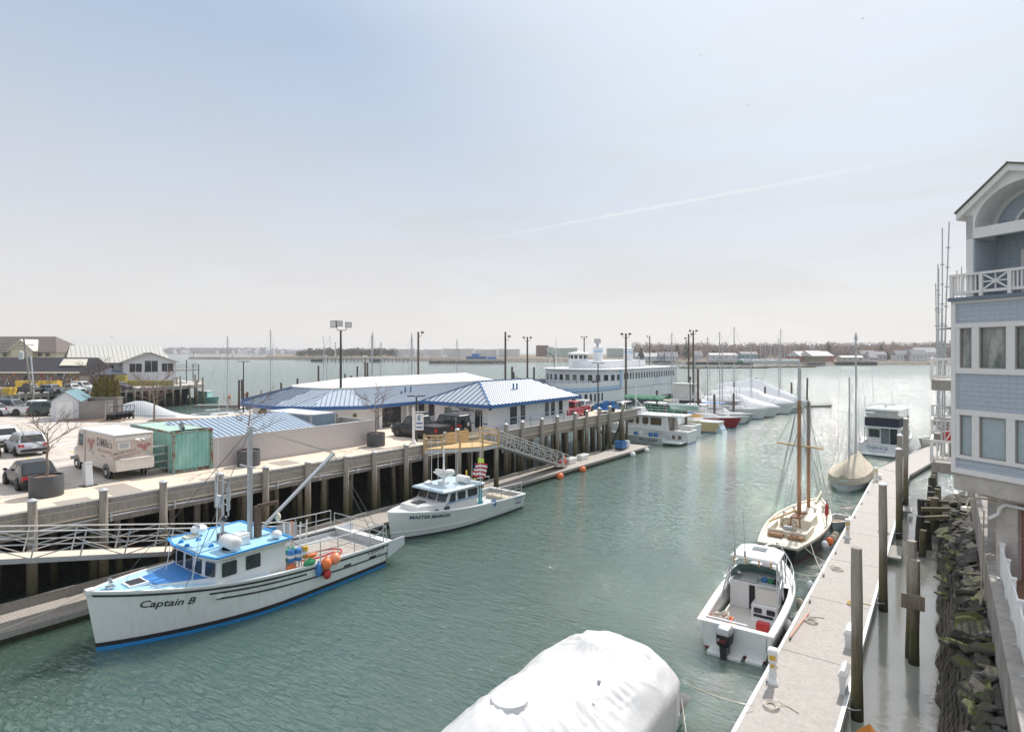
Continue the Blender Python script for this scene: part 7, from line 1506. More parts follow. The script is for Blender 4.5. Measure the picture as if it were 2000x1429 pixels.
b=MB(); b.cyl((.2,6.3,3.5),(.2,3.9,5.6),.05,.04,6); b.cyl((.2,4.2,3.5),(.2,4.2,7.4),.06,.05,6); b.build('mast_derrick',WHT,tw_)
for y_,z_ in ((10.3,.9),(11.1,.9)): b=MB(); b.ball((2.12,y_,z_),(.1,.22,.28),8,6); b.build('hanging_fender',BRG,tw_)
# canopy launch behind
gc=thing('canopy_boat','tour boat with a green canvas canopy and green side curtain behind the trawler yacht','boat',(-41,82.5,0),R(-90))
E_=Hull(13,4.2,2.2,1.6,rake=.8,um=.5,pe=2.2,tw=.9); E_.shell('hull',GELC,gc); E_.rail('gunwale',WHT,gc,0,1,.2,.1); E_.deck('deck',GELC,gc,0,1,-.2,.05)
CG=mat('green_canvas',(.01,.13,.065),.75,var=.1,vs=2)
b=MB(); rr=[]
for k in range(11):
    yy=2.6+k*.62; rr.append([(-1.9,yy,5.25-.12*(k%2)),(-1.1,yy,5.55),(0,yy,5.68-.08*(k%2)),(1.1,yy,5.55),(1.9,yy,5.25-.12*(k%2)),(1.9,yy,5.05)])
b.loft(rr,caps=False,closed=False); b.build('canopy',CG,gc,smooth=True)
for x_ in (-1.88,1.82): b=MB(); b.box(x_,x_+.06,4.4,10.6,3.0,4.05); b.build('side_curtain',CG,gc)
b=MB(); b.box(-1.8,1.8,3.2,10.6,1.6,3.0); b.build('cabin',GELC,gc,bevel=.05)
b=MB()
for yy in (2.8,4.8,6.8,8.8):
    for s in (-1,1): b.cyl((s*1.8,yy,3.0),(s*1.8,yy,5.2),.035,.035,6)
b.build('canopy_frame',ALU,gc)
b=MB(); b.tube([(-1.6,1.2,2.0),(-1.4,1.4,4.4),(1.4,1.4,4.4),(1.6,1.2,2.0)],.05,6); b.box(-1.5,1.5,1.2,2.4,4.35,4.45); b.cyl((0,1.6,4.4),(0,1.6,7.4),.06,.04); b.build('radar_arch',WHT,gc)
# open workboat in front
ob=thing('work_boat','flat grey open workboat with blue drums moored off the end of the wharf','workboat',(-38.2,73.6,0),R(-90))
O_=Hull(9.2,3.2,1.3,.95,rake=.6,um=.45,pe=2.3,tw=.95,wl=.92); O_.shell('hull',LGRY,ob); O_.rail('gunwale',GALV,ob,0,1,.12,.08); O_.deck('deck',mat('pale_green_deck',(.42,.50,.42),.7,var=.1),ob,0,1,z=.5,inset=.1)
b=MB(); b.box(-1.5,1.5,9.2,11.6,.35,.45); b.build('stern_ramp',mat('pale_deck_panel',(.55,.60,.55),.6),ob); b=MB(); b.box(-1.5,-1.42,5.5,11.0,.5,1.15); b.build('side_board',bpy.data.materials['pale_green_deck'],ob)
O_.text('BELLE HARBOR',.36,DARK,ob,.80,lambda u:O_.zs(u)-.48,bold=.01); O_.text('PORTLAND MAINE',.2,DARK,ob,.80,lambda u:O_.zs(u)-.75)
b=MB(); b.tube([(-1,2.0,.5),(-1,2.0,2.3),(1,2.0,2.3),(1,2.0,.5)],.04,6); b.build('hoop_rail',ALU,ob); 
for i,(px_,py_,m,txt) in enumerate(((.6,5.2,BLUP,'blue drum standing in the open workboat, first'),(0,5.6,WHT,'white drum beside the first blue drum in the workboat'),(.4,7.2,BLUP,'blue drum standing in the open workboat, second'),(.1,7.8,BLUP,'blue drum standing in the open workboat, third'))): drum(*onboat(ob,px_,py_,.5),m,txt,'drums in the open workboat')
for i,(px,py,L_,rz,txt) in enumerate(((1365,850,3.0,R(110),'grey inflatable tender lying off the trawler stern'),(1418,832,2.6,R(120),'small pale inflatable tender under the dark red bow'))):
    x,y=at(px,py,0); t=thing('inflatable_tender',txt,'tender',(x,y,0),rz,'inflatable tenders'); b=MB(); b.tube([(-.5,L_,.25),(-.55,L_*.3,.25),(-.3,.1,.32),(0,0,.36),(.3,.1,.32),(.55,L_*.3,.25),(.5,L_,.25)],.2,8); b.build('tube',LGRY if i==0 else CREAM,t,smooth=True); b=MB(); b.box(-.45,.45,.3,L_-.1,.1,.18); b.build('floor',GRYP,t); b=MB(); b.box(-.15,.15,L_-.2,L_+.15,.2,.75); b.build('outboard_motor',WHT if i else BLK,t)
x,y=at(1402,845,0); ys=sailboat('cream hulled sailing boat with white and blue swim stern beyond the trawler',x-12.4,y+1,R(-90),12.4,3.9,CRH,15.0,cover=WC,zb=1.9)
b=MB(); b.box(-1.0,1.0,12.2,13.0,.1,.5); b.loft([[(-1.2,12.2,0),(1.2,12.2,0),(1.2,12.2,1.6),(-1.2,12.2,1.6)],[(-1.1,13.2,-.1),(1.1,13.2,-.1),(1.1,12.4,1.6),(-1.1,12.4,1.6)]]); b.build('swim_stern',mat('pale_blue_stern',(.50,.60,.68),.4),ys)
t=thing('kayak','orange kayak lying on the deck of the cream sailing boat','kayak',(x-5,y+.2,2.05),R(-80)); b=MB(); b.loft([[(w*math.cos(a*.785),yy,.22+w*.7*math.sin(a*.785)) for a in range(8)] for yy,w in ((0,.04),(.5,.3),(1.4,.42),(2.2,.3),(2.7,.04))]); b.build('kayak_hull',mat('orange_tan_plastic',(.75,.38,.12),.5),t,smooth=True); b=MB(); b.ball((0,1.35,.5),(.2,.4,.05),8,4); b.build('cockpit',DARK,t)
x,y=at(1437,836,0); sailboat('dark red hulled sailing boat showing its bow past the cream boat',x,y,NB,11,3.5,RDH,14.4,cover=WC,zb=1.75)
x,y=at(1462,826,0); sailboat('grey green hulled sailing boat with a long white sail cover next to the red one',x,y,NB,12,3.7,GRH,hh(648,102),cover=WC,zb=1.6)
x,y=at(1490,818,0); sailboat('white sailing boat with tall mast between grey green boat and wrapped yachts',x,y,NB,12.5,3.8,GELC,hh(640,112),cover=WC,zb=1.9)
for i,(px,py,L_,txt) in enumerate(((1408,826,8,'small white cuddy boat squeezed in beside the dark red hull'),(1446,822,9,'small white cuddy boat with blue canvas among the sailing hulls'),(1473,815,8.5,'small white cuddy boat with a tall tuna tower near the wrapped yachts'),(1330,822,9,'small white cuddy boat behind the trawler yacht stern'),(1352,815,10,'larger white cuddy boat under the clear flybridge enclosure'))):
    x,y=at(px,py,0); t=thing('cuddy_boat',txt,'motor boat',(x,y,0),NB,None); q=Hull(L_,2.9,1.5,1.0,rake=.8,um=.5,pe=2.2,tw=.9); q.shell('hull',GELC,t); q.strip('boot_stripe',[BLUED,RED,DARK,BLUED,GRN][i],t,0,1,0,.12,.02,transom=True); q.rail('gunwale',WHT,t,0,1,.12,.08); q.deck('deck',GELC,t,0,1,-.1,.05)
    b=MB(); b.loft([[(-1.0,L_*.2,1.2),(1.0,L_*.2,1.2),(1.1,L_*.62,1.0),(-1.1,L_*.62,1.0)],[(-.8,L_*.34,2.2),(.8,L_*.34,2.2),(1.0,L_*.62,2.2),(-1.0,L_*.62,2.2)]]); b.build('cabin',GELC,t,bevel=.04)
    for s_ in (-1,1): panel('cabin_window',GLASS,t,(s_*1.0,L_*.48,1.75),(0,s_,0),(0,0,1),L_*.2,.4,t=.06)
    b=MB(); b.box(-1.1,1.1,L_*.3,L_*.72,2.9,3.0); b.build('canvas_top',[WHT,MIDB,WHT,WHT,TANC][i],t)
    b=MB()
    for xx in (-.95,.95):
        for yy in (.34,.7): b.cyl((xx,L_*yy,1.1),(xx,L_*yy,2.95 if i!=2 else 5.2),.035,.035,6)
    if i==2: b.box(-.9,.9,L_*.36,L_*.68,5.2,5.3)
    b.build('top_frame',ALU,t); b=MB(); b.cyl((.6,L_*.5,3),(.7,L_*.55,6.5),.02,.01); b.build('whip_antenna',WHT,t)
def wrapped_yacht(px,py,L_,B_,h,fb,label,hm=GELC,fr=0):
    x,y=at(px,py,0); t=thing('wrapped_yacht',label,'motor yacht',(x,y,0),NB,'motor yachts in white shrink wrap'); q=Hull(L_,B_,fb,fb*.75,rake=1.2,um=.5,pe=2.2,tw=.9,wl=.86); q.shell('hull',hm,t); q.strip('boot_stripe',DARK,t,0,1,-.2,.12,.012,transom=True)
    rings=[]
    for j in range(26):
        u=.01+.985*j/25; w=q.hb(u,q.zs(u))*1.03; yy=q.y(u,q.zs(u)); ze=q.zs(u)-.25; zr=q.zs(u)+(h-q.zs(u))*(min(1,u/.5)**.95) if u<.5 else h-(h-q.zs(u))*.3*((u-.5)/.5)**1.3; zr+=.22*mnoise.noise((u*6,px*.3,2))
        rings.append([(w*k,yy,ze+(zr-ze)*(1-abs(k)**1.5)+.13*mnoise.noise((k*3,u*14,px))) for k in (-1,-.92,-.75,-.5,-.25,0,.25,.5,.75,.92,1)])
    b=MB(); b.loft(rings,caps=False,closed=False); b.add(rings[-1],[tuple(range(11))]); b.build('wrap',SHRINK2,t,smooth=True)
    b=MB()
    for s in (-1,1):
        P=[V(*rings[j][1 if s<0 else 9])+V(s*.05,0,.03) for j in range(1,25,2)]; b.tube(P,.02,4)
    b.build('wrap_strap',TANC,t)
    if fr:
        b=MB(); P=[q.pt(u,q.zs(u),1)+V(.05,0,0) for u in (.1,.25,.42)]; 
        for p,p2 in zip(P[:-1],P[1:]): b.cyl(p,p2+V(0,0,1.1),.02,.02,4); b.cyl(p+V(0,0,1.1),p2,.02,.02,4)
        for p in P: b.cyl(p,p+V(0,0,1.2),.02,.02,4)
        b.build('bow_frame',GALV,t)
    return t
wrapped_yacht(1512,815,13,4.6,4.1,2.0,'first wrapped yacht, lower one with grey hull showing, next to the white sailing boat',fr=1)
wrapped_yacht(1541,809,14.5,4.8,4.9,2.3,'second wrapped yacht with the high white bow in the middle of the three')
wrapped_yacht(1566,803,17,5.4,6.4,2.2,'third and tallest rounded wrapped yacht, last of the three',SHRINK2)
x,y=at(1380,812,0); mf=thing('motor_yacht','white cruiser with clear plastic flybridge enclosure behind the cream sailing boat','motor yacht',(x+3,y+1.5,0),NB)
M_=Hull(13,4.4,2.2,1.5,rake=1,um=.5,pe=2.2,tw=.9); M_.shell('hull',GELC,mf); M_.rail('gunwale',WHT,mf,0,1,.2,.1); M_.deck('deck',GELC,mf,0,1,-.1,.05)
b=MB(); b.loft([[(-1.7,2.6,1.8),(1.7,2.6,1.8),(1.8,10,1.5),(-1.8,10,1.5)],[(-1.4,4.4,3.2),(1.4,4.4,3.2),(1.6,10,3.2),(-1.6,10,3.2)]]); b.build('saloon',GELC,mf,bevel=.05)
b=MB(); b.loft([[(-1.6,4.2,3.2),(1.6,4.2,3.2),(1.7,9.5,3.2),(-1.7,9.5,3.2)],[(-1.3,5.8,5.8),(1.3,5.8,5.8),(1.6,9.4,5.8),(-1.6,9.4,5.8)]]); b.build('bridge_enclosure',CLV,mf); b=MB(); b.box(-1.7,1.7,5.4,9.8,5.8,5.95); b.build('hardtop',GELC,mf)
for s in (-1,1): panel('saloon_window',GLASS,mf,(s*1.67,6.5,2.45),(0,s,0),(0,0,1),3.4,.6,t=.04)
for i,(px,py,zt,txt) in enumerate(((1400,838,11.5,'white sloop with bare mast between the cream and the red sailing boats'),(1452,828,12.5,'white sloop with mast close behind the grey green hull'),(1505,812,13.0,'white sloop with thin mast in front of the wrapped yachts'))):
    x,y=at(px,py,0); sailboat(txt,x,y+.5,NB,9,2.9,GELC,zt,cover=WC if i else MIDB,zb=1.3)
# moored boats whose masts rise behind the blue roofs
for i,(px,Y,yt,ln,txt) in enumerate(((519,108,658,-.01,'sailing boat with grey mast beside the dock lamp past the round office end'),(592,120,645,0,'sailing boat whose mast rises alone over the round office end'),(688,125,678,0,'sailing boat whose short brown mast stands right of the floodlight pole'.replace('right of','beside')),(694,140,656,.16,'sailing boat with sharply leaning dark mast beyond the floodlight pole'),(720.5,128,673,0,'sailing boat with white mast over the middle of the upper roof'),(781,118,656,0,'sailing boat with thin mast beside the thick grey mast'),(785.5,112,650,0,'sailing boat with the thickest grey mast over the white roof'),(796,120,669,-.02,'sailing boat with dark mast just past the thickest grey mast'),(852,125,652,0,'sailing boat, taller of a close pair of masts before the oil tanks'),(857.5,114,658,0,'sailing boat, shorter dark one of a close pair of masts before the oil tanks'),(935,130,663,0,'sailing boat with slim white mast before the middle oil tank'),(1525,122,642,0,'sailing boat with tall mast rising behind the tallest wrapped yacht'),(1521,118,660,0,'sailing boat with shorter mast behind the tallest wrapped yacht'))):
    x,y=cw(px,Y); s=sailboat(txt,x,y-3.6,R(180) if px<1200 else NB,9,3,GELC if i%2 else LGRY,hh(yt,Y),lean=ln,zb=1.2,group='sailing boats behind the blue roofs')
    if px>1200: s.location=(x+3.6,y,0)
for i,(px,Y,yt,dx) in enumerate(((467,112,742,-.02),(472.5,112,741,0),(483,106,765,0),(549,118,747,0),(581,115,739,0),(622,125,714,.0),(674,128,730,0),(698,130,715,.0),(713,125,706,0),(717.5,125,708,0),(686,122,733,0),(1003,110,726,0),(1000,112,716,0),(1043,118,717,0),(1363,100,720,0),(1367,103,780,0),(1395,100,770,0),(1433,106,768,0),(1434,122,745,0),(1447,126,747,0),(1457,130,740,0),(1477,134,737,0),(1494,120,755,0),(1546,135,747,0),(1563,134,722,0),(1577,138,738,0),(1299,84,793,0),(1283,104,762,0),(1340,86,800,0))):
    x,y=cw(px,Y); pile(x,y,hh(yt,Y),.2,'dark mooring pile standing in the marina','dark mooring piles of the marina',(rnd.uniform(-.02,.02),0),cap=False,m=bpy.data.materials['brown_pole_timber'],name='mooring_pile')
for i,(px,Y,rz,L_,txt) in enumerate(((1588,128,YAW,7,'short outer finger float past the wrapped yacht bows'),(900,135,YAW+R(8),22,'dark timber float behind the white upper roof'),(700,124,YAW,40,'long marina float behind the round office end'),(445,128,YAW,14,'small float with a pale boat off the far wharf end'))):
    x,y=cw(px,Y); t=thing('floating_dock',txt,'float',(x,y,0),rz); b=MB(); b.box(-L_/2,L_/2,-.9,.9,.05,.5); b.build('dock_deck',DECKW,t); b=MB(); b.box(-L_/2-.05,L_/2+.05,-.98,-.9,.1,.55); b.build('edge_board',WOODG,t)
x,y=cw(880,133); t=thing('wharf_remnant','broken old timber crib standing behind the white upper roof','timber crib',(x,y,0),YAW+R(5)); b=MB(); b.box(-9,9,-1.5,1.5,1.6,2.3); b.build('timber_cap',WOODG,t)
for k in range(8): b=MB(); b.cyl((-8.5+k*2.4,-1.3,-1),(-8.5+k*2.4,-1.3,3.4 if k in (0,1,2,6) else 1.7),.25); b.build('pile_post',DARK,t)
x,y=cw(500,119); small_boat('small white boat moored beside the round office end',x,y,YAW,6,2.2,GELC,(((-.8,.8,1.8,3.4,.8,2.2),GELC,'cabin'),((-.2,.2,2.4,2.7,2.2,4.2),STEEL,'mast')))
x,y=cw(425,140); small_boat('pale teal boat off the end of the far wharf',x,y,YAW+R(80),9,3,mat('teal_hull',(.25,.50,.47),.5),(((-1,1,2,5,.9,2.6),mat('teal_cabin',(.35,.6,.56),.5),'cabin'),((-1.1,1.1,1.9,5.2,2.6,2.7),WHT,'roof')))
for px,py in ((448,776),(480,772)): x,y=at(px,py,0); b=MB(); b.ball((0,0,.2),(.4,.4,.45),9,6); tag(b.build('mooring_buoy',ORNG,loc=(x,y,0)),'orange mooring buoy on the water by the far wharf','buoy','orange mooring buoys by the far wharf')
# ---------------------------------------------------------------- blue shingled building close by
AX,AY=cw(1860,20); FA=math.atan2(-.552,.834)
bl=thing('apartment_building','blue grey shingled building with white trim, corner balcony and arched gable','building',(AX,AY,0),FA)
SHG=wall_bands('blue_grey_shingles',(.43,.475,.54),.155,.5,.80,axis=2,var=.09,vert=(0,.21)); TRIM=mat('warm_white_trim',(.76,.735,.72),.55,var=.04,vs=3)
IGL=mat('apartment_glass',(.14,.16,.15),.06,spec=.9,var=.6,vs=1.0,c2=(.30,.32,.29),thr=(.5,.58),stretch=(1,1,.3)); BLIND=wall_bands('window_blinds',(.38,.45,.48),.045,.2,.8,axis=2,var=.1,rough=.2)
b=MB(); b.box(.1,6,.02,5,8.08,8.46); b.box(.1,6,.02,5,10.05,11.3); b.box(.1,6,.02,5,12.92,13.65); b.build('shingle_wall',SHG,bl)
b=MB()
for z0,z1 in ((7.93,8.10),(8.44,8.55),(9.9,10.08),(11.28,11.46),(12.8,12.95),(13.62,13.7)): b.box(-.02,6,-.03,.3,z0,z1)
b.box(-.02,.12,-.04,.3,7.93,13.7); b.box(-.02,.0,-.03,5,7.93,13.7); b.build('wall_trim',TRIM,bl)
WN=((.24,.62),(.84,1.62),(1.86,2.64),(2.88,3.6))
for z0,z1,g in ((8.55,9.9,BLIND),(11.46,12.8,IGL)):
    xs=[-.0]+[v for w in WN for v in w]+[6]
    b=MB()
    for k in range(0,len(xs),2): b.box(xs[k] if k else .12,xs[k+1],-.02,.2,z0,z1)
    b.build('window_post',TRIM,bl)
    for x0,x1 in WN:
        b=MB(); 
        for q in ((x0,x0+.035,z0,z1),(x1-.035,x1,z0,z1),(x0+.035,x1-.035,z0,z0+.035),(x0+.035,x1-.035,z1-.035,z1)): b.box(q[0],q[1],.01,.10,q[2],q[3])
        f=b.build('window_frame',mat('taupe_frame',(.30,.27,.25),.5) if 'taupe_frame' not in bpy.data.materials else bpy.data.materials['taupe_frame'],bl)
        b=MB(); b.quad((x0+.03,.07,z0+.03),(x1-.03,.07,z0+.03),(x1-.03,.07,z1-.03),(x0+.03,.07,z1-.03)); b.build('pane',g,f)
b=MB(); b.box(-.08,6,-.12,2,13.7,13.82); b.build('balcony_floor',mat('blue_grey_edge',(.16,.19,.24),.6),bl)
LCON=mat('lifted_stained_concrete',(.50,.46,.42),.9,var=.15,vs=1.2,bump=.25,bs=20,c2=(.38,.33,.28),thr=(.5,.7))  # paler stained concrete, lightened against the deep shade under the overhang
# balcony railing with a crossed panel
b=MB(); b.box(-.05,6,-.1,.02,14.52,14.6); b.box(-.05,6,-.06,-.01,13.93,14.02); 
for x in (-.03,.88,1.70,2.6,3.4): b.box(x,x+.10,-.1,.0,13.82,14.56)
b.box(-.05,.04,-.06,2.0,14.52,14.6); b.box(-.05,.02,-.06,2.0,13.93,14.02)
x0,x1,z0,z1=.98,1.70,14.02,14.52
b.bar((x0,-.05,z0),(x1,-.05,z1),.035,.05); b.bar((x0,-.045,z1),(x1,-.045,z0),.035,.05); b.bar(((x0+x1)/2,-.04,z0),((x0+x1)/2,-.04,z1),.03,.04); b.bar((x0,-.04,(z0+z1)/2),(x1,-.04,(z0+z1)/2),.03,.04)
b.build('balcony_rail',TRIM,bl)
b=MB()
for a0,a1,n in ((.10,.86,6),(1.82,2.58,7),(2.72,3.38,6)):
    for k in range(n): x=a0+(a1-a0)*k/n; b.box(x,x+.045,-.055,-.015,14.02,14.52)
for k in range(9): y=.15+k*.2; b.box(-.04,.0,y,y+.045,14.02,14.52)
b.build('baluster_lattice',TRIM,bl)
# arched gable set over the balcony, recess behind
b=MB(); b.box(.45,.66,-.02,1.2,13.82,15.72); b.box(.45,6,-.02,.2,15.72,16.06); b.box(.45,.66,-.02,1.2,15.72,16.5); b.build('gable_post',TRIM,bl)
acx,acz,ar=2.15,16.06,1.45; n=18
arc=[(acx+ar*math.cos(math.pi-k*math.pi/n),acz+ar*.86*math.sin(math.pi-k*math.pi/n)) for k in range(n+1)]
out=[]
for x,z in arc:
    out.append((x,min(16.62+(x-.30)*.80,16.62+(1.75-.30)*.80-(x-1.75)*.35) if x>.5 else 16.72))
b=MB()
for k in range(n):
    (xa,za),(xb,zb_)=arc[k],arc[k+1]; oa,ob_=out[k][1],out[k+1][1]
    oa=max(oa,za+.05); ob_=max(ob_,zb_+.05)
    b.quad((xa,-.02,za),(xb,-.02,zb_),(xb,-.02,ob_),(xa,-.02,oa)); b.quad((xa,.9,za),(xb,.9,zb_),(xb,-.02,zb_),(xa,-.02,za))
b.box(.45,.70,-.02,.9,16.06,16.75); b.build('arch_gable',TRIM,bl)
b=MB(); P=[(.22,16.55),(1.75,17.80),(4.5,16.85)]
for p,q in zip(P[:-1],P[1:]): b.loft([[(p[0],-.16,p[1]-.16),(p[0],-.16,p[1]+.06),(p[0],2.5,p[1]+.06),(p[0],2.5,p[1]-.16)],[(q[0],-.16,q[1]-.16),(q[0],-.16,q[1]+.06),(q[0],2.5,q[1]+.06),(q[0],2.5,q[1]-.16)]])
b.build('rake_board',TRIM,bl)
b=MB()
for p,q in zip(P[:-1],P[1:]): b.loft([[(p[0]-.03,-.2,p[1]+.06),(p[0]-.03,-.2,p[1]+.12),(p[0]-.03,2.6,p[1]+.12),(p[0]-.03,2.6,p[1]+.06)],[(q[0],-.2,q[1]+.06),(q[0],-.2,q[1]+.12),(q[0],2.6,q[1]+.12),(q[0],2.6,q[1]+.06)]])
b.build('roof',BRNR,bl)
b=MB(); b.box(.66,6,1.15,1.3,13.82,16.1); b.box(.66,6,.2,1.15,15.9,16.0); b.box(.66,.70,-.0,1.15,13.82,15.7); b.build('recess_wall',SHG,bl)
b=MB(); b.add([(x,.9,z) for x,z in arc]+[(acx,.9,acz)],[(k+1,k,n+1) for k in range(n)]); b.build('tympanum_wall',SHG,bl)
b=MB(); 
for k in range(n):
    f=lambda a,r:(acx+r*math.cos(a),.87,acz+r*.86*math.sin(a)); a0,a1=k*math.pi/n,(k+1)*math.pi/n; b.quad(f(a0,.72),f(a0,.82),f(a1,.82),f(a1,.72)); b.quad(f(a0,1.30),f(a0,1.45),f(a1,1.45),f(a1,1.30))
w_=b.build('fan_window',TRIM,bl); b=MB(); b.add([(acx+.72*math.cos(k*math.pi/n),.86,acz+.62*math.sin(k*math.pi/n)) for k in range(n+1)],[tuple(range(n+1))]); b.build('pane',PGLASS,w_)
b=MB(); b.box(1.42,1.56,1.08,1.15,13.82,15.32); b.box(1.56,3.2,1.08,1.15,15.2,15.36); b.build('door_frame',TRIM,bl)
b=MB(); b.box(1.56,3.2,1.10,1.14,13.82,15.2); d=b.build('balcony_door',DARK,bl); b=MB(); b.quad((1.66,1.09,13.95),(2.3,1.09,13.95),(2.3,1.09,15.08),(1.66,1.09,15.08)); b.build('pane',PGLASS,d)
b=MB(); b.box(.02,6,.06,5,7.36,7.93); b.box(.5,5.5,.5,5,7.2,7.36); b.build('concrete_beam',LCON,bl)
# ground floor set back under the overhang: concrete piers with brick infill
def brick():
    m=bpy.data.materials.new('red_brick'); m.use_nodes=True; t=m.node_tree; p=t.nodes['Principled BSDF']; co=t.nodes.new('ShaderNodeTexCoord'); mp=t.nodes.new('ShaderNodeMapping'); t.links.new(co.outputs['Object'],mp.inputs[0]); mp.inputs['Rotation'].default_value=(R(90),0,0)
    k=t.nodes.new('ShaderNodeTexBrick'); t.links.new(mp.outputs[0],k.inputs[0]); k.inputs['Scale'].default_value=1; k.inputs['Brick Width'].default_value=.21; k.inputs['Row Height'].default_value=.072; k.inputs['Mortar Size'].default_value=.008; k.inputs['Color1'].default_value=(.36,.11,.07,1); k.inputs['Color2'].default_value=(.24,.07,.06,1); k.inputs['Mortar'].default_value=(.40,.37,.34,1)
    t.links.new(k.outputs[0],p.inputs['Base Color']); p.inputs['Roughness'].default_value=.9; return m
b=MB(); b.box(1.62,4.4,.75,1.1,4.4,7.2); b.build('brick_wall',brick(),bl)
b=MB(); b.box(1.02,1.62,.55,1.1,4.0,7.2); b.build('concrete_pier',LCON,bl); b=MB(); b.box(.98,1.018,.6,3.4,4.2,7.2); b.build('painted_wall',mat('faded_salmon_wall',(.55,.32,.25),.85,var=.15),bl)
b=MB(); b.box(-1.0,.98,3.5,3.7,3.0,7.36); b.build('rear_wall',CONC,bl)
b=MB(); b.tube([(5,.45,7.1),(1.35,.45,7.1),(1.2,.43,6.98),(1.15,.42,6.75),(.9,.4,6.55)],.055,8); b.build('drain_pipe',WHT,bl,smooth=True)
b=MB(); b.tube([(.8,1.5,6.9),(.45,.9,7.05),(.15,.6,7.0),(.1,.55,6.75)],.03,6); b.lathe([(.02,6.75),(.15,6.72),(.16,6.6),(.02,6.58)],c=(.1,.55,0),n=12); b.build('wall_lamp',CREAM,bl)
# balconies on the water side, seen past the corner
def side_balcony(label,px0,px1,Y,ztop,zfl,D=2.0,m=TRIM):
    x0,y0_=cw(px0,Y); x1,y1_=cw(px1,Y); w=math.hypot(x1-x0,y1_-y0_); t=thing('side_balcony',label,'balcony',(x0,y0_,zfl),0,'balconies on the water side of the blue building')
    b=MB(); b.box(0,w+1,0,D,-.42,-.0); b.build('balcony_floor',WOODG,t); h=ztop-zfl
    b=MB(); b.box(-.03,w+1,-.06,.03,h-.09,h); b.box(-.03,.06,.03,D,h-.09,h); b.box(-.0,w+1,-.04,.01,.1,.2); b.box(-.05,.07,-.07,.05,0,h); b.box(-.0,.04,.01,D,.1,.2); b.build('balcony_rail',m,t)
    b=MB()
    for k in range(int((w+1)/.19)): b.box(.17+k*.19,.225+k*.19,-.035,.005,.2,h-.09)
    for k in range(int(D/.19)): b.box(.0,.035,.17+k*.19,.225+k*.19,.2,h-.09)
    b.build('baluster_lattice',m,t)
side_balcony('upper cream balcony projecting past the corner of the blue building',1819,1870,24.5,hh(699,24.5),hh(742,24.5))
side_balcony('lower cream balcony projecting past the corner of the blue building',1819,1870,24.5,hh(858,24.5),hh(902,24.5))
side_balcony('white balcony further along, just under the upper cream one',1821,1850,34,hh(790,34),hh(815,34),1.6)
side_balcony('white balcony further along, between the cream balconies, with a red bag',1820,1850,31,hh(818,31),hh(846,31),1.6)
t=thing('red_bag','red and white bag hanging on a balcony of the blue building','bag',(*cw(1851,30),hh(862,30)),YAW); b=MB(); b.loft([[(-.15,0,0),(.15,0,0),(.15,.12,0),(-.15,.12,0)],[(-.18,-.02,.5),(.18,-.02,.5),(.18,.14,.5),(-.18,.14,.5)]]); b.build('bag_body',RED,t); b=MB(); b.bar((-.1,-.03,.1),(.12,-.03,.45),.02,.06); b.build('stripe',WHT,t)
sf=thing('scaffolding','tall grey scaffold poles rising beside the blue building','scaffold',(*cw(1842,31),0),YAW)
def sp_(px,Y,yb,yt,lean=0):
    x,y=cw(px,Y); ox,oy=cw(1842,31); dx,dy=x-ox,y-oy; lx,ly=CC*dx+CS*dy,-CS*dx+CC*dy; zb_,zt_=hh(yb,Y),hh(yt,Y); b=MB(); b.cyl((lx-lean,ly,zb_),(lx,ly,zt_),.03,.03,7)
    for k in range(1,int((zt_-zb_)/1.0)): z=zb_+k; b.cyl((lx-lean*(1-k/(zt_-zb_))-.09,ly,z),(lx-lean*(1-k/(zt_-zb_))+.09,ly,z),.035,.035,6)
    b.build('scaffold_pole',GALV,sf)
for a_ in ((1840.5,30,900,445,0),(1854,30,905,433,.45),(1832,33,880,516,0),(1833.5,34,880,524,0),(1827.5,36,860,553,-.15),(1841,36,860,548,.25),(1848,33,880,570,.1),(1869,40,800,528,0),(1878,40,800,521,0),(1845,28,925,690,0)): sp_(*a_)
b=MB()
for z in (9.0,11.5,13.2): b.bar((-.15,0,z),(.6,0,z+.1),.06,.05); b.bar((.6,.8,z),(1.3,.8,z+.1),.06,.05)
for k in range(5): b.box(.9,1.7,k*.16,.1+k*.16,12.95+k*.06,13.0+k*.06)
b.build('scaffold_deck',WOODG,sf)
# ---------------------------------------------------------------- sea wall, fence, rocks, weed
b=MB(); P=[(1.29,8),(1.29,27.4),(1.35,50),(4.6,50),(4.6,8)]
sw2=thing('sea_wall','stained concrete sea wall above the mossy rock bank','wall',(0,0,0))
b.prism(P[::-1],-.5,4.7); b.build('wall_face',mat('stained_wall_concrete',(.30,.275,.25),.9,var=.25,vs=.8,bump=.3,bs=18,c2=(.17,.155,.14),thr=(.48,.66),stretch=(1,1,.5)),sw2)
b=MB(); b.box(1.2,1.75,8,27,4.704,4.80); b.build('coping',CONC,sw2,bevel=.03)
b=MB(); b.box(1.6,4.2,8,24.5,4.706,4.78); b.build('gravel_bed',SOIL,sw2)
wf=thing('vinyl_fence','white stepped panel fence standing on the concrete sea wall','fence',(1.52,0,4.8),0)
for k in range(6):
    s0=25.9-k*1.75; b=MB(); b.box(-.02,.02,s0-1.68,s0-.06,.06,.98); b.build('fence_panel',WHT,wf)
    b=MB(); b.box(-.06,.06,s0-.06,s0+.06,0,1.12); b.box(-.08,.08,s0-.08,s0+.08,1.12,1.16); b.build('fence_post',WHT,wf)
    b=MB(); b.box(-.14,-.06,s0-.05,s0+.05,.0,.05); b.build('post_bracket',GALV,wf)
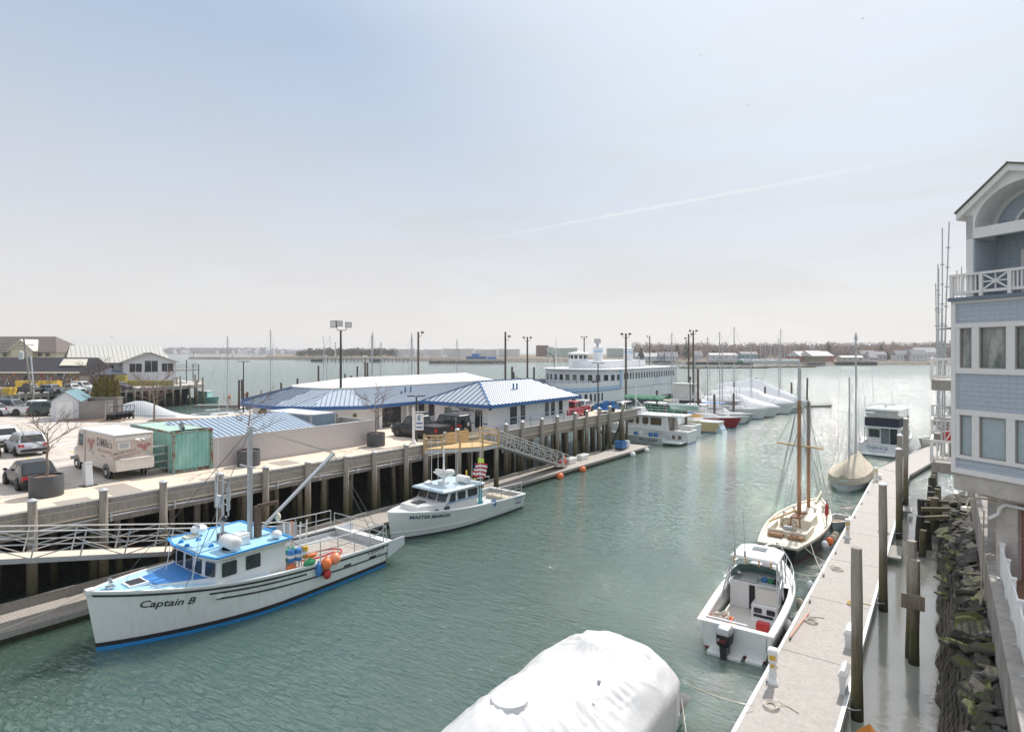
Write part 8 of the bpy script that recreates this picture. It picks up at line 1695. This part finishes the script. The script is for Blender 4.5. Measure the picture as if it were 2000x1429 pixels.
def rockmat(name,c,moss,thr):
    m=mat(name,c,.9,var=.35,vs=3,bump=.7,bs=9); t=m.node_tree; p=t.nodes['Principled BSDF']; src=p.inputs['Base Color'].links[0].from_socket
    g=t.nodes.new('ShaderNodeNewGeometry'); s=t.nodes.new('ShaderNodeSeparateXYZ'); t.links.new(g.outputs['Normal'],s.inputs[0]); n=t.nodes.new('ShaderNodeTexNoise'); t.links.new(g.outputs['Position'],n.inputs[0]); n.inputs['Scale'].default_value=1.8; n.inputs['Detail'].default_value=6
    a=t.nodes.new('ShaderNodeMath'); a.operation='MULTIPLY'; t.links.new(s.outputs[2],a.inputs[0]); t.links.new(n.outputs[0],a.inputs[1]); r=t.nodes.new('ShaderNodeMapRange'); t.links.new(a.outputs[0],r.inputs[0]); r.inputs[1].default_value=thr; r.inputs[2].default_value=thr+.12
    k=t.nodes.new('ShaderNodeMix'); k.data_type='RGBA'; t.links.new(r.outputs[0],k.inputs[0]); t.links.new(src,k.inputs[6]); k.inputs[7].default_value=(*moss,1); t.links.new(k.outputs[2],p.inputs['Base Color']); return m
RK=rockmat('mossy_slate',(.085,.078,.07),(.065,.072,.02),.47); RKM=rockmat('green_mossy_slate',(.06,.06,.045),(.075,.085,.018),.40); WEEDM=mat('dark_seaweed',(.030,.024,.016),.55,var=.6,vs=3,bump=1,bs=22,stretch=(1,3,.6),c2=(.075,.055,.03),thr=(.5,.7))
b=MB(); rows=[]
for j in range(190):
    s=8+j*.27; row=[]; fo=1 if s<44 else 1-.5*min((s-44)/10,1)
    for k in range(15):
        f=k/14; t_=-.35+1.62*f; z=-.7+3.3*(1-(1-f)**1.9)*fo
        d=mnoise.noise((s*.45,f*2,1))*.33+mnoise.noise((s*1.6,f*4,5))*.15+mnoise.noise((s*5,f*2.2,9))*.07*(1-f)
        row.append((t_-d*.6*(1-f),s,z+d*(.5+.5*f)))
    rows.append(row)
b.loft(rows,caps=False,closed=False); tag(b.build('shore_bank',WEEDM,smooth=True),'steep weed covered bank at the foot of the sea wall','bank',kind='structure')
rr=random.Random(12); b=MB()                     # hanging weed
for _ in range(9000):
    s=rr.uniform(9,50); f=rr.uniform(.12,.75); i=min(int((s-8)/.27),188); k=int(f*14); p=V(*rows[i][k]); p=V(p.x-.03,s,p.z+.03); l=rr.uniform(.15,.5); w=rr.uniform(.015,.05); dx=rr.uniform(-.25,-.02); dy=rr.uniform(-.12,.12)
    b.add([p+V(0,-w,0),p+V(0,w,0),p+V(dx*l,dy*l+w*.7,-l*.8),p+V(dx*l*1.2,dy*l-w*.5,-l)],[(0,1,2,3)])
tag(b.build('seaweed',mat('brown_seaweed',(.05,.036,.02),.5,var=.6,vs=2,c2=(.02,.018,.014))),'brown and black seaweed hanging down the rock bank','seaweed',kind='stuff')
def rock(x,y,z,a,b_,c,rz,seed,m,label,group):
    r=random.Random(seed); q=MB(); n=9; rings=[]
    for j in range(6):
        f=j/5; k=(.72,.98,1.0,1.0,.95,.7)[j]; rings.append([(a*k*math.cos(i*6.283/n)*(1+.38*math.sin(seed*1.7+i*2.1)) ,b_*k*math.sin(i*6.283/n)*(1+.34*math.cos(seed+i*1.7)),c*(f-.5)+r.uniform(-.03,.03)*c) for i in range(n)])
    q.loft(rings); o=q.build('boulder',m,loc=(x,y,z)); o.rotation_euler=(r.uniform(-.4,.4),r.uniform(-.55,.2),rz); return tag(o,label,'rock',group)
for i in range(270):
    s=9+i*.15+rr.uniform(-.2,.2); f=rr.uniform(.56,.98)+(-.3 if s>32 and i%3==0 else 0); z=-.7+3.3*(1-(1-f)**1.9); sz=rr.uniform(.12,.27) if i%9 else rr.uniform(.34,.5)
    rock(-.35+1.62*f,s,z+.12*(1 if f<.9 else 1),sz*rr.uniform(.8,1.2),sz*rr.uniform(1.0,1.9),sz*rr.uniform(.3,.6),rr.uniform(-.6,.6),i,RKM if i%3==0 else RK,'flat mossy slate slab lying in the bank below the sea wall' if i%3==0 else 'grey slate slab lying in the bank below the sea wall','green slabs of the rock bank' if i%3==0 else 'grey slabs of the rock bank')
rock(.75,25.6,2.35,.55,.8,.8,.2,301,RKM,'largest squared mossy block in the rock bank below the fence','large blocks of the rock bank'); rock(.9,29.5,2.3,.5,.9,.6,-.3,302,RK,'long tilted grey block in the rock bank below the lamp','large blocks of the rock bank')
for i in range(20):
    s=42+i*.95+rr.uniform(-.2,.2); t_=-.9+rr.uniform(-.35,.45)+(.02*(s-42)); pile(t_,s,rr.uniform(1.1,2.5),rr.uniform(.17,.26),'dark rotten pile stub of the old crib at the rock bank','rotten crib piles at the rock bank',(rr.uniform(-.1,.1),rr.uniform(-.05,.05)),cap=False,m=ROCKD if i%3 else PILE,name='crib_pile')
for i in range(3):
    s=43.5+i*2.1; b=MB(); b.bar((-1.1,s,1.9+.1*i),(.3,s+.5,2.1),.24,.22); tag(b.build('crib_timber',PILE),'split timber lying across the rotten crib piles','timber','timbers of the old crib')
t=thing('pipe_rail','bent white pipe frame standing in the water by the crib piles','frame',(-1.5,48,0),0); b=MB(); b.tube([(-.4,0,-.3),(-.4,0,1.0),(.4,.1,1.15),(.4,.1,-.3)],.03,6); b.build('pipe',WHT,t)
t=thing('hanging_hose','thin brown hose hanging down the sea wall below the lamp','hose',(1.2,28.5,0),0); b=MB(); b.tube([(.05,0,6),(0,-.1,4),(-.05,-.3,2.9),(-.1,-.8,2.6),(0,-1.2,3.2),(.05,-1.2,4.7)],.025,5); b.build('hose_line',TANC,t,smooth=True)
x,y=at(1690,1436,.3); t=thing('dinghy','orange tan dinghy bow poking out at the edge of the composite float','dinghy',(x+.1,y-.0,0),R(180)); D3=Hull(3,1.2,.55,.4,rake=.3,um=.5,pe=2,tw=.8,zmin=-.1); D3.shell('hull',bpy.data.materials['orange_tan_plastic'],t); D3.deck('floor',TANC,t,.02,1,z=.2)
# ---------------------------------------------------------------- far shores
FLAND=mat('dry_grass_land',(.22,.155,.10),.95,var=.25,vs=.05,c2=(.14,.125,.08),thr=(.45,.65)); FROCK=mat('far_riprap',(.22,.19,.16),.9,var=.5,vs=.3,c2=(.09,.085,.075),thr=(.45,.6))
def land(name,label,front,z,depth,zb,slope=6):
    # front: photo columns and depths of the waterline, left to right
    b=MB(); A=[];B=[];C=[];D=[]
    for px,Y in front:
        x,y=cw(px,Y); A.append((x,y,-.5)); x,y=cw(px,Y+slope); B.append((x,y,z)); x,y=cw(px,Y+depth); C.append((x,y,zb)); x,y=cw(px,Y+depth*1.3); D.append((x,y,-1))
    n=len(front); b.loft([A,B],caps=False,closed=False); k=len(b.f); b.cur=1; b.loft([B,C],caps=False,closed=False); b.loft([C,D],caps=False,closed=False)
    return tag(b.build(name,[FROCK,FLAND]),label,'shore',kind='structure')
land('far_shore','low far shore with docks, houses and woods across the channel',[(1240,640),(1330,560),(1480,545),(1560,520),(1700,530),(1860,540),(2100,520)],2.6,700,11)
land('mid_shore','flat far shore with oil tanks across the harbour',[(520,930),(640,830),(800,760),(900,720),(1010,690),(1130,680),(1330,700)],4.2,500,6,10)
land('breakwater','low stone spit reaching out from the far shore',[(368,980),(430,930),(520,900),(640,860)],3.2,120,3.4,8)
land('far_island','hazy low hills on the far side of the harbour',[(-150,2700),(150,2600),(420,2500),(620,2300),(800,2200)],4,900,20,30)
def wood(name,label,m,spec,seed,n_leaf,s):
    r=random.Random(seed); b=MB()
    for px0,px1,Y0,Y1,z0,h0,h1,n,w in spec:
        for _ in range(n):
            px=r.uniform(px0,px1); Y=r.uniform(Y0,Y1); x,y=cw(px,Y); h=r.uniform(h0,h1); g=z0+(Y-Y0)*.012
            leafcloud(b,r,(x,y,g+h*.55),w*r.uniform(.7,1.2),w,h*.5,n_leaf,s)
            b.cyl((x,y,g-1),(x,y,g+h*.7),.25,.1,4,False)
    return tag(b.build(name,m),label,'wood',kind='stuff')
BW=mat('bare_mauve_wood',(.33,.25,.235),.95,var=.3,vs=.06,c2=(.24,.18,.175),thr=(.4,.6)); BW2=mat('bare_tan_wood',(.36,.26,.19),.95,var=.3,vs=.05); PW=mat('far_pine_wood',(.085,.095,.05),.95,var=.4,vs=.1,c2=(.13,.12,.08),thr=(.45,.65)); HW_=mat('far_hill_wood',(.27,.23,.25),.95,var=.25,vs=.02)
wood('far_wood','bare mauve brown wood behind the far houses',BW,[(1240,1900,680,900,6,12,18,560,5.5),(1330,1900,620,680,4,7,12,200,4.5),(1820,2000,600,700,5,13,20,60,5.5)],1,80,.95)
wood('far_wood','warm tan budding trees among the far wood',BW2,[(1240,1500,660,760,6,10,15,60,5),(1680,1790,640,760,6,11,17,50,5),(1540,1680,650,760,5,8,14,40,5)],2,80,.9)
wood('far_pines','dark pine wood behind the flat shore',PW,[(602,775,880,1000,5,8,13,150,6),(575,600,900,960,5,6,9,8,5)],3,34,1.8)
wood('hill_wood','greyish purple woods covering the hazy far hills',HW_,[(-100,330,2650,2900,4,16,24,150,22),(330,520,2600,2850,4,18,27,130,22),(500,600,2400,2600,4,12,18,45,20),(-100,620,2620,2660,3,8,14,140,16)],4,60,4.5)
def conifer(px,Y,z,h,w,label):
    x,y=cw(px,Y); t=thing('conifer_tree',label,'tree',(x,y,z),0,None); r=random.Random(int(px)); b=MB(); b.cyl((0,0,-1),(0,0,h*.8),.3,.1,5); b.build('trunk',BARK,t); b=MB(); leafcloud(b,r,(0,0,h*.52),w,w,h*.5,150,1.2,True); leafcloud(b,r,(0,0,h*.35),w*.9,w*.9,h*.3,60,1.2); b.build('crown',PW,t)
for i,(px,Y,h,w,txt) in enumerate(((1252,600,12,4,'round dark conifer beside the ferry stern stack'),(1277,610,11,3,'small dark conifer, first of the row behind the far blue house'),(1292,610,10,3,'small dark conifer, second of the row behind the far blue house'),(1300,612,11,3,'small dark conifer, third of the row behind the far blue house'),(1309,612,10,3,'small dark conifer, fourth of the row behind the far blue house'),(1322,600,16,4.5,'large dark conifer with broad crown behind the far blue house'),(1340,620,21,4,'tallest dark conifer close to the brown poles'),(1393,600,10,3,'dark conifer above the long white far house'),(1398,600,9,3,'lower dark conifer above the long white far house'),(1618,640,19,4.5,'tall broad conifer above the red boat sheds'),(1721,640,16,4,'dark conifer behind the shore houses'),(1733,590,7,4,'rounded dark conifer bush in front of the shore houses'),(1745,590,7,4,'second rounded dark conifer bush in front of the shore houses'))): conifer(px,Y,4,h,w,txt)
FH=mat('far_house_white',(.62,.63,.66),.7,var=.08,vs=.5); FHB=mat('far_house_blue',(.34,.40,.50),.7); FRF=mat('far_grey_roof',(.30,.29,.30),.8,var=.1); FRP=mat('far_pale_roof',(.60,.58,.57),.7); FRED=mat('far_red_shed',(.36,.14,.085),.8,var=.2,vs=.3); FOL=mat('far_olive_shed',(.22,.18,.10),.8,var=.2)
def fh(px,Y,w,hw,hr,wall,roof,label,z=3,rz=0,D=9,nw=4,name='shore_house'):
    t=house(name,label,'house',px,Y,z,rz,w,D,hw,hr,wall,roof,.4,[(-w/2+w*(k+.5)/nw,hw*.55,1.1,1.3) for k in range(nw)],None); return t
for a_ in ((1413,575,26,6.2,1.6,FH,FRP,'long low white house with a pale roof on the far shore'),(1275,600,34,4.5,3.5,FH,FRP,'wide white shed with pale curved roof beyond the ferry stern'),(1300,585,12,5,4,FHB,FRF,'small blue house with steep roof beyond the ferry stern'),(1313,580,12,5,4,FH,FRF,'small white house with steep gable next to the far blue house'),(1365,600,8,6,4,FH,FRF,'white gabled house standing higher behind the long white house'),(1440,590,16,5,2,FHB,FRF,'low blue grey building on the far shore before the bare wood'),(1464,585,16,7,2.2,mat('far_teal_house',(.22,.36,.42),.7),FRF,'teal fronted block beside the low blue grey building'),(1665,548,20,4,1.5,mat('far_tan_house',(.48,.47,.42),.7),FRP,'long tan waterfront pavilion on the far shore'),(1697,585,14,7,3.5,FH,FRF,'white gabled house behind the tan pavilion'),(1716,575,16,6.5,3,mat('far_grey_house',(.42,.42,.46),.7),FRF,'grey house with wide roof on the far shore'),(1707,548,7,4,3,FH,FRF,'tiny white boathouse at the water in front of the grey house'),(1764,575,13,6.5,4,FH,FRF,'white gabled house above the rock shore, first of three'),(1780,575,14,6,3.5,FHB,FRF,'pale blue house above the rock shore, second of three'),(1796,570,15,7,4,FH,FRF,'white gabled house above the rock shore, third of three'),(1810,600,22,9,4.5,FH,FRP,'largest white house standing highest beside the blue building')): fh(*a_)
for px,Y,w,hw,hr,m,rf,txt,rz in ((1576,535,19,6,4,FRED,FRP,'red brown boat shed with pale roof, first of the three',.5),(1600,530,20,6,4.5,FOL,FRP,'olive and red boat shed in the middle of the three, lighter front',.5),(1618,545,16,6,4,FRED,FRP,'red brown boat shed, last and partly hidden of the three',.5)): fh(px,Y,w,hw,hr,m,rf,txt,2.6,rz,14,2,'boat_shed')
b=MB()
# oil tanks
def tank(px0,px1,Y,y0_,y1_,m,label):
    x,y=cw((px0+px1)/2,Y); r_=(px1-px0)/2*Y/1150; z1=hh(y0_,Y); z0=hh(y1_,Y); t=thing('oil_tank',label,'tank',(x,y,z0-1)); b=MB(); b.cyl((0,0,0),(0,0,z1-z0+1),r_,r_,40); b.build('shell',m,t,smooth=True); b=MB(); b.lathe([(r_*1.005,z1-z0+.9),(r_*1.005,z1-z0+1.25),(.1,z1-z0+2.0)],n=40); b.build('roof',WHT,t)
    b=MB()
    for k in range(14): a=-1.9+k*.09; b.bar((r_*1.01*math.cos(a),r_*1.01*math.sin(a),.5+(z1-z0)*k/14),(r_*1.01*math.cos(a+.09),r_*1.01*math.sin(a+.09),.5+(z1-z0)*(k+1)/14),.8,.3)
    b.build('stair',LGRY,t)
TW=mat('tank_white',(.64,.64,.65),.6,var=.04,vs=.1); TG=mat('tank_green',(.40,.50,.45),.6,var=.06,vs=.1)
for a_ in ((770,812,900,681.5,696,TW,'white oil tank, first from the pine wood'),(813,832,1010,683,696,TW,'white oil tank set back between the first two large ones'),(827,866,920,682,696,TW,'white oil tank, second large one from the pine wood'),(865,927,880,681,697,TW,'widest white oil tank in the middle of the row'),(926,973,900,682,697,TW,'white oil tank, just past the widest one'),(973,1016,880,681.5,697,TW,'white oil tank, last of the row before the brick tower'),(1068,1128,820,679.5,698,TG,'pale green oil tank beside the brick tower'),(1185,1248,800,680,700,TG,'pale green oil tank behind the ferry stacks')): tank(*a_)
x,y=cw(1061,900); t=thing('apartment_tower','red brick apartment tower beside the pale green oil tank','tower',(x,y,5),YAW+.2); b=MB(); b.box(-8,8,0,14,0,17); b.box(8,16,2,12,0,14.5); b.build('wall',mat('far_brick',(.20,.085,.075),.85,var=.15,vs=.4),t)
for i in range(5):
    for j in range(4): panel('window',BGLASS,t,(-6+i*3,-.05,3+j*3.6),(1,0,0),(0,0,1),1.6,1.7,r=.02)
# docks and wharves over there
def far_dock(label,px0,px1,Y,zt_,n,thick,m,zb=0):
    x0,y0_=cw(px0,Y); x1,y1_=cw(px1,Y); w=math.hypot(x1-x0,y1_-y0_); t=thing('far_dock',label,'dock',(x0,y0_,0),YAW); b=MB(); b.box(0,w,-1.5,6,zt_-thick,zt_); b.build('dock_deck',m,t)
    for k in range(n): xx=w*(k+.5)/n; b=MB(); b.cyl((xx,-1.2,-1),(xx,-1.2,zt_+(.6 if k%4==0 else -.1)),.45,.4,6); b.build('pile_post',DARK,t)
far_dock('dark old wharf before the oil tanks',838,985,575,3.3,26,2.6,FROCK); far_dock('low wharf on thin piles before the pine wood',622,800,690,4.4,24,.9,WOODG); far_dock('dark square dolphin at the end of the low wharf',608,630,680,3.6,4,3.2,ROCKD); far_dock('second dark dolphin along the low wharf',724,744,665,3.8,4,3.2,ROCKD)
far_dock('long pale marina float with many piles on the far side',1330,1500,432,.9,30,.8,FLAND); far_dock('long pale marina float continuing to the boat sheds',1490,1592,455,.9,18,.8,FLAND); far_dock('timber wharf in front of the boat sheds',1575,1610,505,3.2,10,.6,WOODG); far_dock('old dark wharf edge behind the marina float',1345,1470,520,3.0,22,2.2,ROCKD); far_dock('dark quay wall under the tan pavilion',1632,1712,528,2.9,12,2.6,ROCKD)
x,y=cw(930,640); t=thing('work_barge','blue work barge with a deckhouse lying at the dark old wharf','barge',(x,y,4),YAW); b=MB(); b.box(-11,11,0,8,0,3.2); b.build('hull',BLUED,t); b=MB(); b.box(-5,3,1,6,3.2,6); b.build('deckhouse',MIDB,t); b=MB(); b.box(12,22,0,6,0,2.6); b.build('deck_container',MIDB,t)
for i in range(11):
    px=1466+i*9.6; Y=505-(i%3)*8; x,y=cw(px,Y); t=thing('laid_up_boat','sailing boat laid up under white wrap with a bare mast in the far boatyard','sailing boat',(x,y,3.2),YAW+R(90)+.2*(i%2),'wrapped sailing boats in the far boatyard'); h=Hull(11,3.4,1.6,1.3); h.shell('hull',FH if i%3 else GRN,t); b=MB(); b.loft([[(1.6*k*math.sin(math.pi*min(f+.12,1)),11*f,1.3+1.5*(1-abs(k))) for k in (-1,-.5,0,.5,1)] for f in (.03,.2,.5,.8,.97)],caps=False,closed=False); b.build('wrap',SHRINK,t)
    b=MB(); b.cyl((0,4.4,1),(0,4.4,rnd.uniform(11,17)),.22,.16,6); b.build('mast',MAST,t)
x,y=cw(379,985); t=thing('lighthouse','tiny white lighthouse on the low stone spit','lighthouse',(x,y,3.2)); b=MB(); b.lathe([(2.4,0),(2.0,6.5),(2.4,6.6),(2.4,7)],n=12); b.build('tower',WHT,t); b=MB(); b.lathe([(1.2,7),(1.2,8.6),(1.5,8.7),(.1,9.6)],n=10); b.build('lantern',DARK,t)
for px,Y,h,txt in ((533,1500,26,'thin radio mast on the far town hill'),(540,1500,20,'far smokestack, first of a close pair'),(541.5,1500,20,'far smokestack, second of a close pair'),(655,880,22,'slim lattice loading tower on the flat shore')):
    x,y=cw(px,Y); t=thing('distant_mast',txt,'mast',(x,y,3)); b=MB(); b.cyl((0,0,0),(0,0,h),1.1,.7,6); b.build('shaft',GALV,t); b=MB(); b.lathe([(1.1,h),(1.3,h+.4),(.2,h+1)],n=6); b.build('top_light',DARK,t)
r=random.Random(8)
for i in range(46):
    px=r.uniform(-20,600); Y=r.uniform(2550,2640) if px<480 else r.uniform(2300,2400); x,y=cw(px,Y); t=thing('hillside_house','tiny pale house among the woods of the hazy far hills','house',(x,y,r.uniform(5,14)),YAW+r.uniform(-.4,.4),'tiny houses on the hazy far hills'); w=r.uniform(9,16); b=MB(); b.side([(0,-8),(9,-8),(9,6),(4.5,9.5),(0,6)],-w/2,w/2); b.build('wall',FH if i%3 else FHB,t); b=MB(); b.loft([[(-w/2-.5,-.6,5.7),(-w/2-.5,4.5,9.9),(-w/2-.5,9.6,5.7)],[(w/2+.5,-.6,5.7),(w/2+.5,4.5,9.9),(w/2+.5,9.6,5.7)]],caps=False,closed=False); b.build('roof',FRF if i%2 else FRP,t)
for i in range(16):
    px=r.uniform(400,1000); Y=r.uniform(830,900) if px>620 else r.uniform(960,1000); x,y=cw(px,Y); t=thing('parked_vehicle','tiny pale vehicle parked on the flat far shore','vehicle',(x,y,4.3),YAW,'tiny vehicles on the flat far shore'); b=MB(); b.side([(0,0),(0,1.8),(1,2.6),(2.2,2.6),(2.4,0)],-3,3); b.build('body',FH if i%2 else FRP,t)
# gulls
for i,(px,py,Y,s,txt) in enumerate(((1462,207,60,.4,'gull flying alone high over the masts'),(1369,109,80,.4,'gull gliding higher up over the marina'),(1685,37,70,.35,'dark bird at the very top of the sky'),(219,658,110,1.0,'white gull over the ribbed metal roof'),(1803,559,60,.5,'pale gull near the scaffold poles'))):
    x,y=cw(px,Y); t=thing('gull',txt,'bird',(x,y,hh(py,Y)),YAW+.6*i); b=MB(); b.loft([[(w*math.cos(a*1.047),yy,w*math.sin(a*1.047)) for a in range(6)] for yy,w in ((-.25,.01),(-.12,.06),(.05,.075),(.2,.05),(.3,.01))]); 
    for q in (-1,1): b.loft([[(q*.05,-.06,.03),(q*.05,.1,.03),(q*.05,.1,.05),(q*.05,-.06,.05)],[(q*.35,-.04,.16),(q*.35,.08,.16),(q*.35,.08,.17),(q*.35,-.04,.17)],[(q*.7,-.12,.08),(q*.7,-.06,.08),(q*.7,-.06,.085),(q*.7,-.12,.085)]])
    b.build('body',WHT if i!=2 else DARK,t); t.scale=(s,s,s)
# ---------------------------------------------------------------- hazy air over the whole harbour
hz=bpy.data.materials.new('harbour_haze'); hz.use_nodes=True; t=hz.node_tree; t.nodes.clear(); o_=t.nodes.new('ShaderNodeOutputMaterial'); v_=t.nodes.new('ShaderNodeVolumePrincipled'); v_.inputs['Color'].default_value=(.95,.97,1.0,1); v_.inputs['Density'].default_value=.0002; v_.inputs['Anisotropy'].default_value=.2; t.links.new(v_.outputs[0],o_.inputs['Volume'])
b=MB(); b.box(-6100,4100,-600,6100,-2,64); tag(b.build('haze',hz),'thin pale haze over the harbour','haze',kind='stuff')
bpy.context.view_layer.update()
